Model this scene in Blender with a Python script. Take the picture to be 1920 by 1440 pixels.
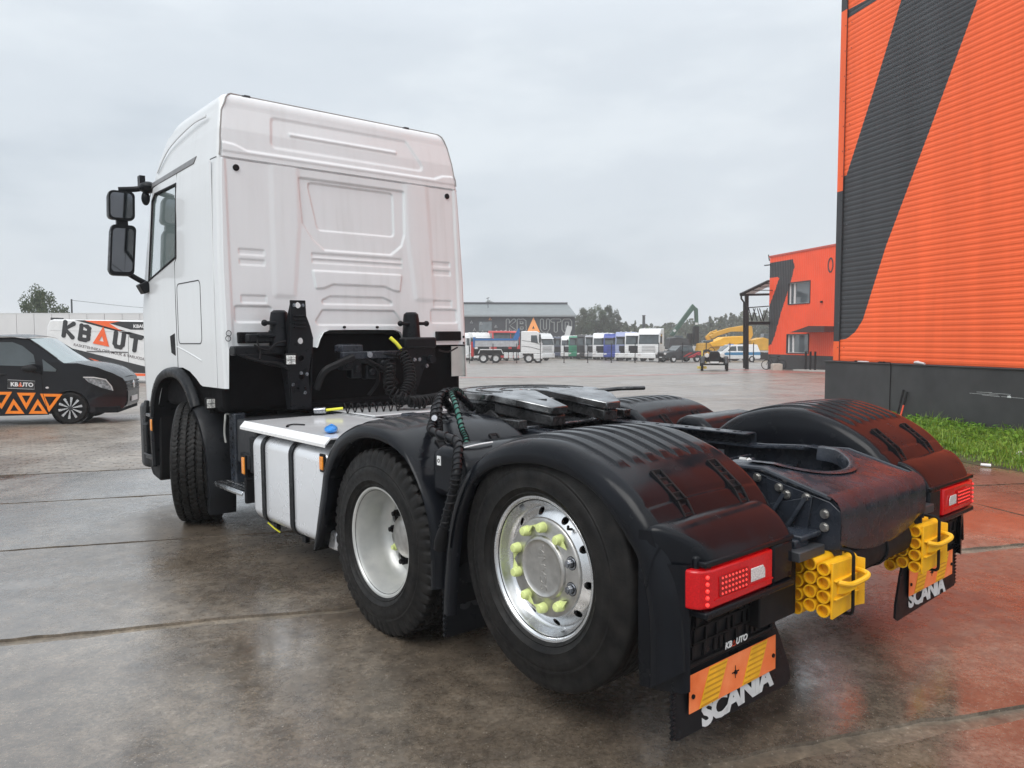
import bpy, bmesh, math, random
import numpy as np
from mathutils import Vector, Matrix, Euler
R_ = math.radians
random.seed(7)
for o in list(bpy.data.objects): bpy.data.objects.remove(o)
scene = bpy.context.scene
COL = scene.collection

# ------------------------------------------------------------------ camera
CAMH = 1.60
PITCH = 0.058
FPX = 1433.8
cam_d = bpy.data.cameras.new('camera'); cam = bpy.data.objects.new('camera', cam_d); COL.objects.link(cam)
cam.location = (0, 0, CAMH); cam.rotation_euler = (math.pi/2 - PITCH, 0, 0)
cam_d.sensor_width = 36; cam_d.lens = 36*FPX/1920; cam_d.clip_start = 0.05; cam_d.clip_end = 4000
scene.camera = cam
scene.render.resolution_x = 1024; scene.render.resolution_y = 768

# ------------------------------------------------------------------ sky + sun (overcast, rain)
SUN_EL, SUN_AZ = 50.0, -32.0     # azimuth: degrees from -Y (behind the camera) towards -X
world = bpy.data.worlds.new('World'); scene.world = world; world.use_nodes = True
wn = world.node_tree; wn.nodes.clear()
def N(nt, t, **kw):
    n = nt.nodes.new(t)
    for k, v in kw.items(): setattr(n, k, v)
    return n
wo = N(wn, 'ShaderNodeOutputWorld'); bg = N(wn, 'ShaderNodeBackground'); wn.links.new(bg.outputs[0], wo.inputs[0])
sky = N(wn, 'ShaderNodeTexSky', sky_type='NISHITA'); sky.sun_disc = False
sky.sun_elevation = R_(SUN_EL); sky.sun_rotation = R_(180 + SUN_AZ); sky.dust_density = 4; sky.air_density = 1.5
tc = N(wn, 'ShaderNodeTexCoord'); sp = N(wn, 'ShaderNodeSeparateXYZ'); wn.links.new(tc.outputs['Generated'], sp.inputs[0])
def ramp(nt, pts, interp='EASE'):
    r = N(nt, 'ShaderNodeValToRGB'); r.color_ramp.interpolation = interp
    el = r.color_ramp.elements
    while len(el) < len(pts): el.new(0.5)
    for e, (p, c) in zip(el, pts):
        e.position = p; e.color = c if len(c) == 4 else (*c, 1)
    return r
grad = ramp(wn, [(0.0, (.63, .68, .735)), (.35, (.68, .735, .79)), (1.0, (1.60, 1.67, 1.74))], 'LINEAR')
wn.links.new(sp.outputs['Z'], grad.inputs[0])
mp = N(wn, 'ShaderNodeMapping'); mp.inputs['Scale'].default_value = (1.6, 1.6, 4.5); wn.links.new(tc.outputs['Generated'], mp.inputs[0])
nz = N(wn, 'ShaderNodeTexNoise'); nz.inputs['Scale'].default_value = 1.5; nz.inputs['Detail'].default_value = 5; nz.inputs['Roughness'].default_value = .52
wn.links.new(mp.outputs[0], nz.inputs['Vector'])
cr = ramp(wn, [(.34, (.84, .86, .88)), (.50, (.97, .975, .98)), (.66, (1.09, 1.085, 1.07))]); wn.links.new(nz.outputs[0], cr.inputs[0])
mul = N(wn, 'ShaderNodeMix', data_type='RGBA', blend_type='MULTIPLY'); mul.inputs[0].default_value = 1
wn.links.new(grad.outputs[0], mul.inputs[6]); wn.links.new(cr.outputs[0], mul.inputs[7])
skys = N(wn, 'ShaderNodeMix', data_type='RGBA', blend_type='MULTIPLY'); skys.inputs[0].default_value = 1
skys.inputs[7].default_value = (.075, .075, .075, 1); wn.links.new(sky.outputs[0], skys.inputs[6])
mx = N(wn, 'ShaderNodeMix', data_type='RGBA'); mx.inputs[0].default_value = .90
wn.links.new(skys.outputs[2], mx.inputs[6]); wn.links.new(mul.outputs[2], mx.inputs[7]); wn.links.new(mx.outputs[2], bg.inputs[0])
bg.inputs[1].default_value = 1.0
sun_d = bpy.data.lights.new('sun', 'SUN'); sun_d.energy = 1.5; sun_d.angle = R_(35); sun_d.color = (1, .975, .94)
sun = bpy.data.objects.new('sun', sun_d); COL.objects.link(sun)
a = R_(SUN_AZ); e_ = R_(SUN_EL)
sdir = Vector((-math.sin(a)*-1*math.cos(e_), -math.cos(a)*math.cos(e_), math.sin(e_)))
sun.rotation_euler = sdir.to_track_quat('Z', 'Y').to_euler(); sun.location = (0, 0, 30)
scene.view_settings.view_transform = 'Standard'; scene.view_settings.look = 'None'
scene.view_settings.exposure = 0.24; scene.view_settings.gamma = 1
scene.cycles.max_bounces = 8; scene.cycles.volume_bounces = 1

# ------------------------------------------------------------------ materials
MATS = {}
def pm(name, col, rough=.5, metal=0, var=.12, vs=6.0, rvar=.08, bump=0, bs=120, coat=0, emit=None, spec=.5, trans=0, ior=1.45, alpha=1, col2=None, det=4, stretch=None):
    """procedural material: noise-varied colour and roughness, optional fine bump, object coordinates"""
    if name in MATS: return MATS[name]
    m = bpy.data.materials.new(name); m.use_nodes = True; nt = m.node_tree
    b = nt.nodes['Principled BSDF']
    t = N(nt, 'ShaderNodeTexCoord')
    n = N(nt, 'ShaderNodeTexNoise'); n.inputs['Scale'].default_value = vs; n.inputs['Detail'].default_value = det
    if stretch:
        mp_ = N(nt, 'ShaderNodeMapping'); mp_.inputs['Scale'].default_value = stretch; nt.links.new(t.outputs['Object'], mp_.inputs[0]); nt.links.new(mp_.outputs[0], n.inputs['Vector'])
    else: nt.links.new(t.outputs['Object'], n.inputs['Vector'])
    c1 = tuple(max(0, c*(1-var)) for c in col); c2 = col2 or tuple(min(1, c*(1+var)) for c in col)
    r = ramp(nt, [(.32, c1), (.68, c2)], 'LINEAR'); nt.links.new(n.outputs[0], r.inputs[0]); nt.links.new(r.outputs[0], b.inputs['Base Color'])
    mr = N(nt, 'ShaderNodeMapRange'); mr.inputs[1].default_value = .3; mr.inputs[2].default_value = .7
    mr.inputs[3].default_value = max(.02, rough-rvar); mr.inputs[4].default_value = min(1, rough+rvar)
    n2 = N(nt, 'ShaderNodeTexNoise'); n2.inputs['Scale'].default_value = vs*2.7; n2.inputs['Detail'].default_value = 3
    nt.links.new(t.outputs['Object'], n2.inputs['Vector']); nt.links.new(n2.outputs[0], mr.inputs[0]); nt.links.new(mr.outputs[0], b.inputs['Roughness'])
    b.inputs['Metallic'].default_value = metal; b.inputs['Specular IOR Level'].default_value = spec
    b.inputs['Coat Weight'].default_value = coat; b.inputs['Coat Roughness'].default_value = .08
    b.inputs['Transmission Weight'].default_value = trans; b.inputs['IOR'].default_value = ior
    if emit: b.inputs['Emission Color'].default_value = (*emit[0], 1); b.inputs['Emission Strength'].default_value = emit[1]
    if bump:
        n3 = N(nt, 'ShaderNodeTexNoise'); n3.inputs['Scale'].default_value = bs; n3.inputs['Detail'].default_value = 2
        nt.links.new(t.outputs['Object'], n3.inputs['Vector'])
        bp = N(nt, 'ShaderNodeBump'); bp.inputs['Strength'].default_value = bump; bp.inputs['Distance'].default_value = .004
        nt.links.new(n3.outputs[0], bp.inputs['Height']); nt.links.new(bp.outputs[0], b.inputs['Normal'])
    MATS[name] = m
    return m

M_black = pm('black_plastic', (.008, .009, .011), .36, var=.3, rvar=.12, bump=.05, bs=260, spec=.2)
M_fend = pm('wet_fender_plastic', (.006, .007, .0095), .20, var=.25, rvar=.09, vs=4, bump=.03, bs=60, spec=.22)
M_matte = pm('matte_black', (.006, .006, .007), .55, var=.4, spec=.25)
M_deepblack = pm('sooty_black', (.003, .003, .004), .8, var=.4, spec=.15)
M_dkgrey = pm('dark_grey_plastic', (.035, .037, .041), .42, var=.2)
M_frame = pm('frame_paint', (.020, .024, .032), .27, spec=.45, var=.35, rvar=.14, vs=7, bump=.05, bs=80)
M_rubber = pm('tyre_rubber', (.009, .009, .0095), .52, var=.4, vs=14, bump=.25, bs=150, rvar=.14, col2=(.017, .016, .015), spec=.22, det=9)
M_alu = pm('polished_aluminium', (.72, .73, .74), .24, metal=1, var=.06, rvar=.07, vs=9)
M_alubr = pm('cast_hub_aluminium', (.50, .49, .47), .42, metal=1, var=.12, vs=30, bump=.12, bs=300)
M_silver = pm('silver_wheel_paint', (.50, .51, .50), .36, metal=.35, var=.10, vs=12, col2=(.55, .55, .53))
M_steel = pm('wet_steel', (.26, .27, .29), .22, metal=.9, var=.35, vs=11, rvar=.12)
M_grease = pm('greasy_steel', (.055, .056, .058), .28, metal=.6, var=.6, vs=9, rvar=.15, bump=.3, bs=40)
M_white = pm('white_paint', (.80, .80, .795), .30, var=.03, vs=2.2, coat=.5)
M_deck = pm('deck_sheet', (.72, .73, .74), .12, metal=.1, var=.03, vs=2, rvar=.05)
M_lime = pm('lime_plastic', (.66, .74, .30), .4, var=.15, vs=40)
M_yel = pm('yellow_plastic', (.80, .42, .012), .38, var=.08, vs=18, rvar=.1, bump=.08, bs=200)
M_yellow_in = pm('yellow_tag', (.72, .70, .05), .4)
M_amber = pm('amber_lens', (.85, .28, .01), .12, var=.15, vs=60, coat=.6)
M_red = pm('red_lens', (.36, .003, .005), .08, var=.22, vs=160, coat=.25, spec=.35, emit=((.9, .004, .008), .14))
M_clear = pm('clear_lens', (.62, .60, .59), .12, var=.3, vs=140, coat=.8)
M_lampface = pm('work_lamp_lens', (.62, .62, .60), .15, var=.45, vs=90, coat=.8)
M_glass = pm('cab_glass', (.42, .52, .51), .02, var=.02, trans=.62, ior=1.55, rvar=.0, spec=.9, coat=.6)
M_mirror = pm('mirror_glass', (.16, .17, .19), .05, metal=1, var=.02, rvar=.0)
M_orplate = pm('orange_retroreflector', (.98, .19, .045), .42, var=.12, vs=9, rvar=.1, col2=(1.0, .29, .11), spec=.2)
M_yelplate = pm('yellow_retroreflector', (.86, .46, .02), .35, var=.15, vs=14)
M_ltgrey = pm('light_grey_print', (.62, .63, .63), .5, var=.08, vs=20)
M_whprint = pm('white_print', (.8, .8, .8), .5, var=.03)
M_redprint = pm('red_print', (.75, .08, .03), .5, var=.03)
M_blue = pm('blue_plastic', (.02, .22, .62), .3, var=.15, vs=30)
M_green = pm('green_hose', (.015, .10, .075), .35, var=.2, vs=30)
M_interior = pm('cab_interior', (.10, .10, .10), .8, var=.2)
M_door_ink = pm('panel_gap', (.03, .03, .032), .6, var=.1)

# ------------------------------------------------------------------ mesh builder
def rotm(ax, ang): return Matrix.Rotation(ang, 3, ax)
class MB:
    def __init__(s): s.v = []; s.f = []; s.m = []
    def add(s, vs, fs, mi=0):
        o = len(s.v); s.v.extend([tuple(p) for p in vs])
        for f in fs: s.f.append(tuple(i+o for i in f)); s.m.append(mi)
        return s
    def box2(s, a, b, mi=0):
        (x0, y0, z0), (x1, y1, z1) = a, b
        x0, x1 = sorted((x0, x1)); y0, y1 = sorted((y0, y1)); z0, z1 = sorted((z0, z1))
        return s.add([(x0,y0,z0),(x1,y0,z0),(x1,y1,z0),(x0,y1,z0),(x0,y0,z1),(x1,y0,z1),(x1,y1,z1),(x0,y1,z1)],
              [(0,3,2,1),(4,5,6,7),(0,1,5,4),(1,2,6,5),(2,3,7,6),(3,0,4,7)], mi)
    def obox(s, c, size, rot=None, mi=0):
        h = Vector(size)/2; M = rot or Matrix.Identity(3); c = Vector(c)
        vs = [c + M @ Vector((sx*h.x, sy*h.y, sz*h.z)) for sz in (-1,1) for sx, sy in ((-1,-1),(1,-1),(1,1),(-1,1))]
        return s.add(vs, [(0,3,2,1),(4,5,6,7),(0,1,5,4),(1,2,6,5),(2,3,7,6),(3,0,4,7)], mi)
    def bar(s, p0, p1, w, h, mi=0, up=(0,0,1)):
        p0 = Vector(p0); p1 = Vector(p1); d = (p1-p0); L = d.length; d.normalize()
        u = Vector(up); 
        if abs(d.dot(u)) > .98: u = Vector((1,0,0))
        x = d.cross(u).normalized(); z = x.cross(d).normalized()
        M = Matrix((x, d, z)).transposed()
        return s.obox((p0+p1)/2, (w, L, h), M, mi)
    def tube(s, pts, r, n=8, closed=False, caps=True, mi=0, flat=None):
        """round tube along pts; r number or list; flat=(normal, factor) squashes it along a normal"""
        P = [Vector(p) for p in pts]; k = len(P); rr = r if isinstance(r, (list, tuple)) else [r]*k
        vs = []; up = None
        for i, p in enumerate(P):
            if closed: t = P[(i+1) % k]-P[i-1]
            else: t = P[min(i+1, k-1)]-P[max(i-1, 0)]
            if t.length < 1e-9: t = Vector((0,0,1))
            t.normalize()
            if up is None:
                up = Vector((0,0,1)) if abs(t.z) < .9 else Vector((1,0,0))
            u = (up - t*up.dot(t))
            if u.length < 1e-6: u = t.orthogonal()
            u.normalize(); w = t.cross(u); up = u
            for j in range(n):
                a = 2*math.pi*j/n; off = (u*math.cos(a)+w*math.sin(a))*rr[i]
                if flat: nn = Vector(flat[0]); off = off - nn*off.dot(nn)*(1-flat[1])
                vs.append(p+off)
        fs = []
        for i in range(k if closed else k-1):
            for j in range(n):
                a = i*n+j; b = i*n+(j+1) % n; c = ((i+1) % k)*n+(j+1) % n; d = ((i+1) % k)*n+j
                fs.append((a, b, c, d))
        if caps and not closed:
            fs.append(tuple(range(n-1, -1, -1))); fs.append(tuple((k-1)*n+j for j in range(n)))
        return s.add(vs, fs, mi)
    def cyl(s, p0, p1, r0, r1=None, n=18, caps=True, mi=0):
        return s.tube([p0, p1], [r0, r0 if r1 is None else r1], n, False, caps, mi)
    def lathe(s, prof, c, axis, n=48, mi=0, a0=0, a1=2*math.pi, close=False):
        """profile [(along axis, radius)]"""
        ax = Vector(axis).normalized(); c = Vector(c); u = ax.orthogonal().normalized()
        if abs(ax.x) > .9: u = Vector((0,1,0))
        w = ax.cross(u); full = abs(a1-a0-2*math.pi) < 1e-6; m = n if full else n+1
        vs = []
        for i in range(m):
            a = a0+(a1-a0)*i/n; d = u*math.cos(a)+w*math.sin(a)
            for (h, r) in prof: vs.append(c+ax*h+d*r)
        k = len(prof); fs = []
        for i in range(n):
            for j in range(k if close else k-1):
                a = i*k+j; b = i*k+(j+1) % k; i2 = (i+1) % m
                fs.append((a, i2*k+j, i2*k+(j+1) % k, b))
        return s.add(vs, fs, mi)
    def prism(s, poly, off, mi=0):
        P = [Vector(p) for p in poly]; o = Vector(off); n = len(P)
        fs = [tuple(range(n-1, -1, -1)), tuple(range(n, 2*n))]+[(i, (i+1) % n, n+(i+1) % n, n+i) for i in range(n)]
        return s.add(P+[p+o for p in P], fs, mi)
    def plate(s, outer, holes, o, u, v, th, mi=0):
        """flat plate with real holes; 2-d loops in frame (o,u,v), thickness vector th"""
        o = Vector(o); u = Vector(u); v = Vector(v); th = Vector(th)
        bm = bmesh.new(); loops = []
        for lp in [outer]+list(holes):
            vs = [bm.verts.new((x, y, 0)) for x, y in lp]; loops.append(vs)
            for i in range(len(vs)): bm.edges.new((vs[i], vs[(i+1) % len(vs)]))
        bmesh.ops.triangle_fill(bm, use_beauty=True, use_dissolve=False, edges=bm.edges[:])
        bm.verts.index_update()
        base = [o+u*q.co.x+v*q.co.y for q in bm.verts]; n = len(base)
        fs = [tuple(q.index for q in f.verts) for f in bm.faces]
        F = [f for f in fs]+[tuple(i+n for i in reversed(f)) for f in fs]
        for vs in loops:
            id_ = [q.index for q in vs]
            for i in range(len(id_)): a, b = id_[i], id_[(i+1) % len(id_)]; F.append((a, b, b+n, a+n))
        bm.free()
        return s.add(base+[p+th for p in base], F, mi)
    def ball(s, c, r, n=12, m=8, mi=0, sc=(1,1,1)):
        c = Vector(c); vs = []; fs = []
        for i in range(m+1):
            t = math.pi*i/m
            for j in range(n):
                a = 2*math.pi*j/n
                vs.append(c+Vector((r*sc[0]*math.sin(t)*math.cos(a), r*sc[1]*math.sin(t)*math.sin(a), r*sc[2]*math.cos(t))))
        for i in range(m):
            for j in range(n): fs.append((i*n+j, (i+1)*n+j, (i+1)*n+(j+1) % n, i*n+(j+1) % n))
        return s.add(vs, fs, mi)
    def grid(s, pts, closed_u=False, mi=0):
        """pts[i][j] -> quads"""
        k = len(pts); n = len(pts[0]); vs = [p for row in pts for p in row]; fs = []
        for i in range(k-1 if not closed_u else k):
            for j in range(n-1):
                i2 = (i+1) % k; fs.append((i*n+j, i2*n+j, i2*n+j+1, i*n+j+1))
        return s.add(vs, fs, mi)
    def mirror(s):
        o = MB(); o.v = [(-x, y, z) for x, y, z in s.v]; o.f = [tuple(reversed(f)) for f in s.f]; o.m = list(s.m); return o
    def xf(s, M):
        s.v = [tuple(M @ Vector(p)) for p in s.v]; return s
    def mesh(s, name, mats, smooth=True, angle=38):
        me = bpy.data.meshes.new(name); me.from_pydata(s.v, [], s.f)
        for m in (mats if isinstance(mats, (list, tuple)) else [mats]): me.materials.append(m)
        if any(s.m): me.polygons.foreach_set('material_index', s.m)
        if smooth:
            me.shade_smooth(); me.set_sharp_from_angle(angle=R_(angle))
        me.update(); return me
    def build(s, name, mats, parent=None, bevel=0, smooth=True, angle=38, seg=2):
        o = bpy.data.objects.new(name, s.mesh(name, mats, smooth, angle)); COL.objects.link(o)
        if parent is not None: o.parent = parent
        if bevel:
            b = o.modifiers.new('bevel', 'BEVEL'); b.width = bevel; b.segments = seg; b.limit_method = 'ANGLE'; b.angle_limit = R_(40); b.harden_normals = False
        return o
def tag(o, label=None, cat=None, group=None, kind=None):
    if label: o['label'] = label
    if cat: o['category'] = cat
    if group: o['group'] = group
    if kind: o['kind'] = kind
    return o
def empty(name, loc=(0,0,0), rz=0, label=None, cat=None, group=None):
    o = bpy.data.objects.new(name, None); COL.objects.link(o); o.location = loc; o.rotation_euler = (0,0,rz); o.empty_display_size = .2
    return tag(o, label, cat, group)
def children(o): return [c for c in bpy.data.objects if c.parent == o]
def copy_tree(o, parent=None):
    c = o.copy(); COL.objects.link(c); c.parent = parent
    for ch in children(o): copy_tree(ch, c)
    return c
def circ(cx, cy, r, n=16, a0=0): return [(cx+r*math.cos(a0+2*math.pi*i/n), cy+r*math.sin(a0+2*math.pi*i/n)) for i in range(n)]
def rrect(x0, y0, x1, y1, r, n=4):
    P = []
    for cx, cy, a in ((x1-r, y1-r, 0), (x0+r, y1-r, 90), (x0+r, y0+r, 180), (x1-r, y0+r, 270)):
        for i in range(n+1): t = R_(a+90*i/n); P.append((cx+r*math.cos(t), cy+r*math.sin(t)))
    return P
def smooth_path(P, n=6, closed=False):
    P = [Vector(p) for p in P]; out = []; k = len(P)
    for i in range(k if closed else k-1):
        if closed: p0, p1, p2, p3 = P[i-1], P[i], P[(i+1) % k], P[(i+2) % k]
        else: p0, p1, p2, p3 = P[max(i-1,0)], P[i], P[i+1], P[min(i+2,k-1)]
        for j in range(n):
            t = j/n
            out.append(.5*((2*p1)+(p2-p0)*t+(2*p0-5*p1+4*p2-p3)*t*t+(3*p1-p0-3*p2+p3)*t**3))
    if not closed: out.append(P[-1])
    return out
def text_mesh(txt, size, offset=0, extrude=.001, align='CENTER', shear=0, spacing=1.0):
    cu = bpy.data.curves.new('t', 'FONT'); cu.body = txt; cu.size = size; cu.offset = offset; cu.extrude = extrude
    cu.align_x = align; cu.align_y = 'CENTER'; cu.shear = shear; cu.space_character = spacing; cu.resolution_u = 3
    ob = bpy.data.objects.new('t', cu); COL.objects.link(ob)
    dg = bpy.context.evaluated_depsgraph_get(); me = bpy.data.meshes.new_from_object(ob.evaluated_get(dg))
    bpy.data.objects.remove(ob); bpy.data.curves.remove(cu); return me
def put_text(name, txt, o, u, v, size, mat, parent, offset=0, extrude=.001, align='CENTER', shear=0, sx=1.0, spacing=1.0):
    me = text_mesh(txt, size, offset, extrude, align, shear, spacing); me.materials.clear(); me.materials.append(mat)
    u = Vector(u).normalized(); v = Vector(v).normalized(); w = u.cross(v)
    M = Matrix(((u.x*sx, v.x, w.x, o[0]), (u.y*sx, v.y, w.y, o[1]), (u.z*sx, v.z, w.z, o[2]), (0,0,0,1)))
    me.transform(M); ob = bpy.data.objects.new(name, me); COL.objects.link(ob)
    if parent is not None: ob.parent = parent
    return ob
GLYPH = {'K': ([[(0,0),(0,1)], [(.62,1),(.06,.5),(.66,0)]], .66), 'B': ([[(0,0),(0,1),(.42,1),(.58,.9),(.58,.64),(.42,.53),(.1,.53)], [(.42,.53),(.6,.42),(.6,.12),(.42,0),(0,0)]], .62),
         'A': ([[(0,0),(.42,.95),(.84,0),(0,0)]], .84), 'U': ([[(0,1),(0,.2),(.14,0),(.46,0),(.6,.2),(.6,1)]], .6),
         'T': ([[(0,1),(.7,1)], [(.35,1),(.35,0)]], .7), 'O': ([[(.1,.0),(.0,.15),(0,.85),(.1,1),(.55,1),(.65,.85),(.65,.15),(.55,0),(.1,0)]], .65)}
def tri_ring(P3, wd, nrm, th, mat, parent, name):
    """flat hollow triangle of three mitred bars; P3 = centre line corners"""
    P = [Vector(p) for p in P3]; c = (P[0]+P[1]+P[2])/3; n = Vector(nrm).normalized(); O = []; I = []
    for i in range(3):
        a, b = (P[i-1]-P[i]).normalized(), (P[(i+1) % 3]-P[i]).normalized(); half = math.acos(max(-1, min(1, a.dot(b))))/2; bis = (a+b).normalized(); d = wd/math.sin(half)
        I.append(P[i]+bis*d); O.append(P[i]-bis*d*.8)
    mb = MB()
    for i in range(3):
        j = (i+1) % 3; mb.prism([O[i], O[j], I[j], I[i]], n*th)
    return mb.build(name, mat, parent)
def stroke_word(word, o, u, v, h, wd, mats, parent, name='lettering', gap=.30, flat=.06, skip_mat=None):
    """rounded stroke lettering built of flattened tubes; mats = (letters, triangle)"""
    u = Vector(u).normalized(); v = Vector(v).normalized(); w = u.cross(v).normalized(); o = Vector(o); x = 0; out = []
    for ch in word:
        st, adv = GLYPH[ch]; mb = MB()
        if ch == 'A':
            out.append(tri_ring([o+u*((x+px)*h)+v*(py*h) for px, py in st[0][:3]], wd*.95, w, wd*flat*1.5, mats[1], parent, 'letter')); x += adv+gap; continue
        for pl in st:
            P = [o+u*((x+px)*h)+v*(py*h) for px, py in pl]
            mb.tube(P, wd, 8, False, True, 0, (w, flat))
            for qi, q in enumerate(P): ee = 1.03+.02*(qi+len(mb.v) % 7); mb.tube([q-w*wd*flat*ee, q+w*wd*flat*ee], wd, 12)
        out.append(mb.build('letter', mats[1] if ch == 'A' else mats[0], parent)); x += adv+gap
    return out
def at(px, py, Y):
    """world point on the ray through photo pixel (px,py) at world depth Y"""
    u = (px-960)/FPX; vv = (720-py)/FPX; c, s = math.cos(PITCH), math.sin(PITCH)
    r = Vector((u, c+vv*s, -s+vv*c)); t = Y/r.y
    return Vector((r.x*t, Y, CAMH+r.z*t))

# truck pose (solved from the photograph)
TR_LOC = Vector((1.1081, 3.9543, .0134))
TR_M = Matrix.Rotation(.7063, 3, 'Z') @ Matrix.Rotation(-.0047, 3, 'X') @ Matrix.Rotation(-.0099, 3, 'Y')
def gz(X, Y):
    n = TR_M.col[2]; near = TR_LOC.z-(n.x*(X-TR_LOC.x)+n.y*(Y-TR_LOC.y))/n.z
    yy = Y-6; far = -.012*(yy if yy > 1.5 else max(0, (yy+1.5))**2/6) + .005*max(-16, min(16, X))
    d = math.hypot(X-.1, Y-5.6); t = min(1, max(0, (d-3.8)/5)); t = t*t*(3-2*t)
    return near*(1-t)+far*t

# ================================================================== ground
def ground_mat(name, c_dark, c_mid, c_light, wet_lo, wet_hi, agg=38, bumpk=.5, film=.9):
    m = bpy.data.materials.new(name); m.use_nodes = True; nt = m.node_tree; b = nt.nodes['Principled BSDF']; L = nt.links.new
    g = N(nt, 'ShaderNodeNewGeometry'); pos = g.outputs['Position']
    def noise(sc, det=4, ro=.55, dist=0):
        n = N(nt, 'ShaderNodeTexNoise'); n.inputs['Scale'].default_value = sc; n.inputs['Detail'].default_value = det
        n.inputs['Roughness'].default_value = ro; n.inputs['Distortion'].default_value = dist; L(pos, n.inputs['Vector']); return n.outputs[0]
    big = ramp(nt, [(.34, c_dark), (.5, c_mid), (.66, c_light)], 'LINEAR'); L(noise(.8, 8, .66, .5), big.inputs[0])
    mid = ramp(nt, [(.3, (.62,.62,.62)), (.7, (1.28,1.26,1.22))], 'LINEAR'); L(noise(9, 5, .62), mid.inputs[0])
    mm = N(nt, 'ShaderNodeMix', data_type='RGBA', blend_type='MULTIPLY'); mm.inputs[0].default_value = 1; L(big.outputs[0], mm.inputs[6]); L(mid.outputs[0], mm.inputs[7])
    # aggregate flecks: small pale and dark stones showing in the worn surface
    vo = N(nt, 'ShaderNodeTexVoronoi'); vo.inputs['Scale'].default_value = agg; vo.inputs['Randomness'].default_value = 1; L(pos, vo.inputs['Vector'])
    fl = ramp(nt, [(.16, (1,1,1)), (.30, (0,0,0))], 'LINEAR'); L(vo.outputs['Distance'], fl.inputs[0])
    sel = N(nt, 'ShaderNodeSeparateColor'); L(vo.outputs['Color'], sel.inputs[0])
    s2 = ramp(nt, [(.45, (0,0,0)), (.80, (1,1,1))], 'LINEAR'); L(sel.outputs[0], s2.inputs[0])
    fm = N(nt, 'ShaderNodeMath', operation='MULTIPLY'); L(fl.outputs[0], fm.inputs[0]); L(s2.outputs[0], fm.inputs[1])
    stone = ramp(nt, [(0, (.10,.085,.07)), (.55, (.22,.19,.155)), (1, (.50,.45,.38))], 'LINEAR'); L(sel.outputs[1], stone.inputs[0])
    fm2 = N(nt, 'ShaderNodeMath', operation='MULTIPLY'); L(fm.outputs[0], fm2.inputs[0]); fm2.inputs[1].default_value = .62
    m2 = N(nt, 'ShaderNodeMix', data_type='RGBA'); L(fm2.outputs[0], m2.inputs[0]); L(mm.outputs[2], m2.inputs[6]); L(stone.outputs[0], m2.inputs[7])
    gr = ramp(nt, [(.33, (.70,.69,.68)), (.67, (1.30,1.30,1.30))], 'LINEAR'); L(noise(48, 3, .7), gr.inputs[0])
    m3 = N(nt, 'ShaderNodeMix', data_type='RGBA', blend_type='MULTIPLY'); m3.inputs[0].default_value = 1; L(m2.outputs[2], m3.inputs[6]); L(gr.outputs[0], m3.inputs[7])
    L(m3.outputs[2], b.inputs['Base Color'])
    # wetness: standing film -> smooth, damp -> rougher
    wet = ramp(nt, [(.36, (0,0,0)), (.60, (1,1,1))], 'LINEAR'); L(noise(.55, 5, .6, .6), wet.inputs[0])
    mr = N(nt, 'ShaderNodeMapRange'); mr.inputs[3].default_value = wet_lo; mr.inputs[4].default_value = wet_hi; L(wet.outputs[0], mr.inputs[0])
    mr2 = N(nt, 'ShaderNodeMapRange'); mr2.inputs[1].default_value = .3; mr2.inputs[2].default_value = .7; mr2.inputs[3].default_value = -.05; mr2.inputs[4].default_value = .09; L(noise(22, 4), mr2.inputs[0])
    ad = N(nt, 'ShaderNodeMath', operation='ADD'); ad.use_clamp = True; L(mr.outputs[0], ad.inputs[0]); L(mr2.outputs[0], ad.inputs[1]); L(ad.outputs[0], b.inputs['Roughness'])
    b.inputs['Specular IOR Level'].default_value = .72; b.inputs['IOR'].default_value = 1.5
    h1 = N(nt, 'ShaderNodeMath', operation='MULTIPLY_ADD'); L(noise(70, 4, .65), h1.inputs[0]); h1.inputs[1].default_value = 1.0; L(fm.outputs[0], h1.inputs[2])
    h2 = N(nt, 'ShaderNodeMath', operation='MULTIPLY_ADD'); L(noise(4, 4, .6), h2.inputs[0]); h2.inputs[1].default_value = 4.0; L(h1.outputs[0], h2.inputs[2])
    bs = N(nt, 'ShaderNodeMapRange'); bs.inputs[3].default_value = bumpk*.22; bs.inputs[4].default_value = bumpk; L(wet.outputs[0], bs.inputs[0])
    bp = N(nt, 'ShaderNodeBump'); bp.inputs['Distance'].default_value = .0035; L(bs.outputs[0], bp.inputs['Strength']); L(h2.outputs[0], bp.inputs['Height']); L(bp.outputs[0], b.inputs['Normal'])
    # water film as a clear coat, smoother than the stone under it
    b.inputs['Coat Weight'].default_value = film; b.inputs['Coat IOR'].default_value = 1.6
    cr_ = N(nt, 'ShaderNodeMath', operation='MULTIPLY'); L(ad.outputs[0], cr_.inputs[0]); cr_.inputs[1].default_value = 1.15; L(cr_.outputs[0], b.inputs['Coat Roughness'])
    bc = N(nt, 'ShaderNodeBump'); bc.inputs['Distance'].default_value = .0035; bc.inputs['Strength'].default_value = bumpk*.22; L(h2.outputs[0], bc.inputs['Height']); L(bc.outputs[0], b.inputs['Coat Normal'])
    return m
M_conc = ground_mat('wet_concrete', (.072,.057,.044), (.126,.101,.077), (.205,.172,.138), .09, .30, 88, .40, film=.85)
M_dirt = ground_mat('sandy_joint_dirt', (.075,.060,.044), (.14,.115,.085), (.23,.19,.145), .32, .6, 60, 1.0, film=.25)
M_pav = ground_mat('wet_pavers', (.14,.115,.095), (.20,.17,.14), (.27,.24,.205), .26, .46, 24, .35, film=.35)
M_pavred = ground_mat('red_pavers', (.22,.07,.05), (.30,.11,.085), (.36,.16,.13), .26, .46, 24, .35, film=.35)
DW = Vector((-.2435, .970, 0)).normalized()      # direction of the hall wall
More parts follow.
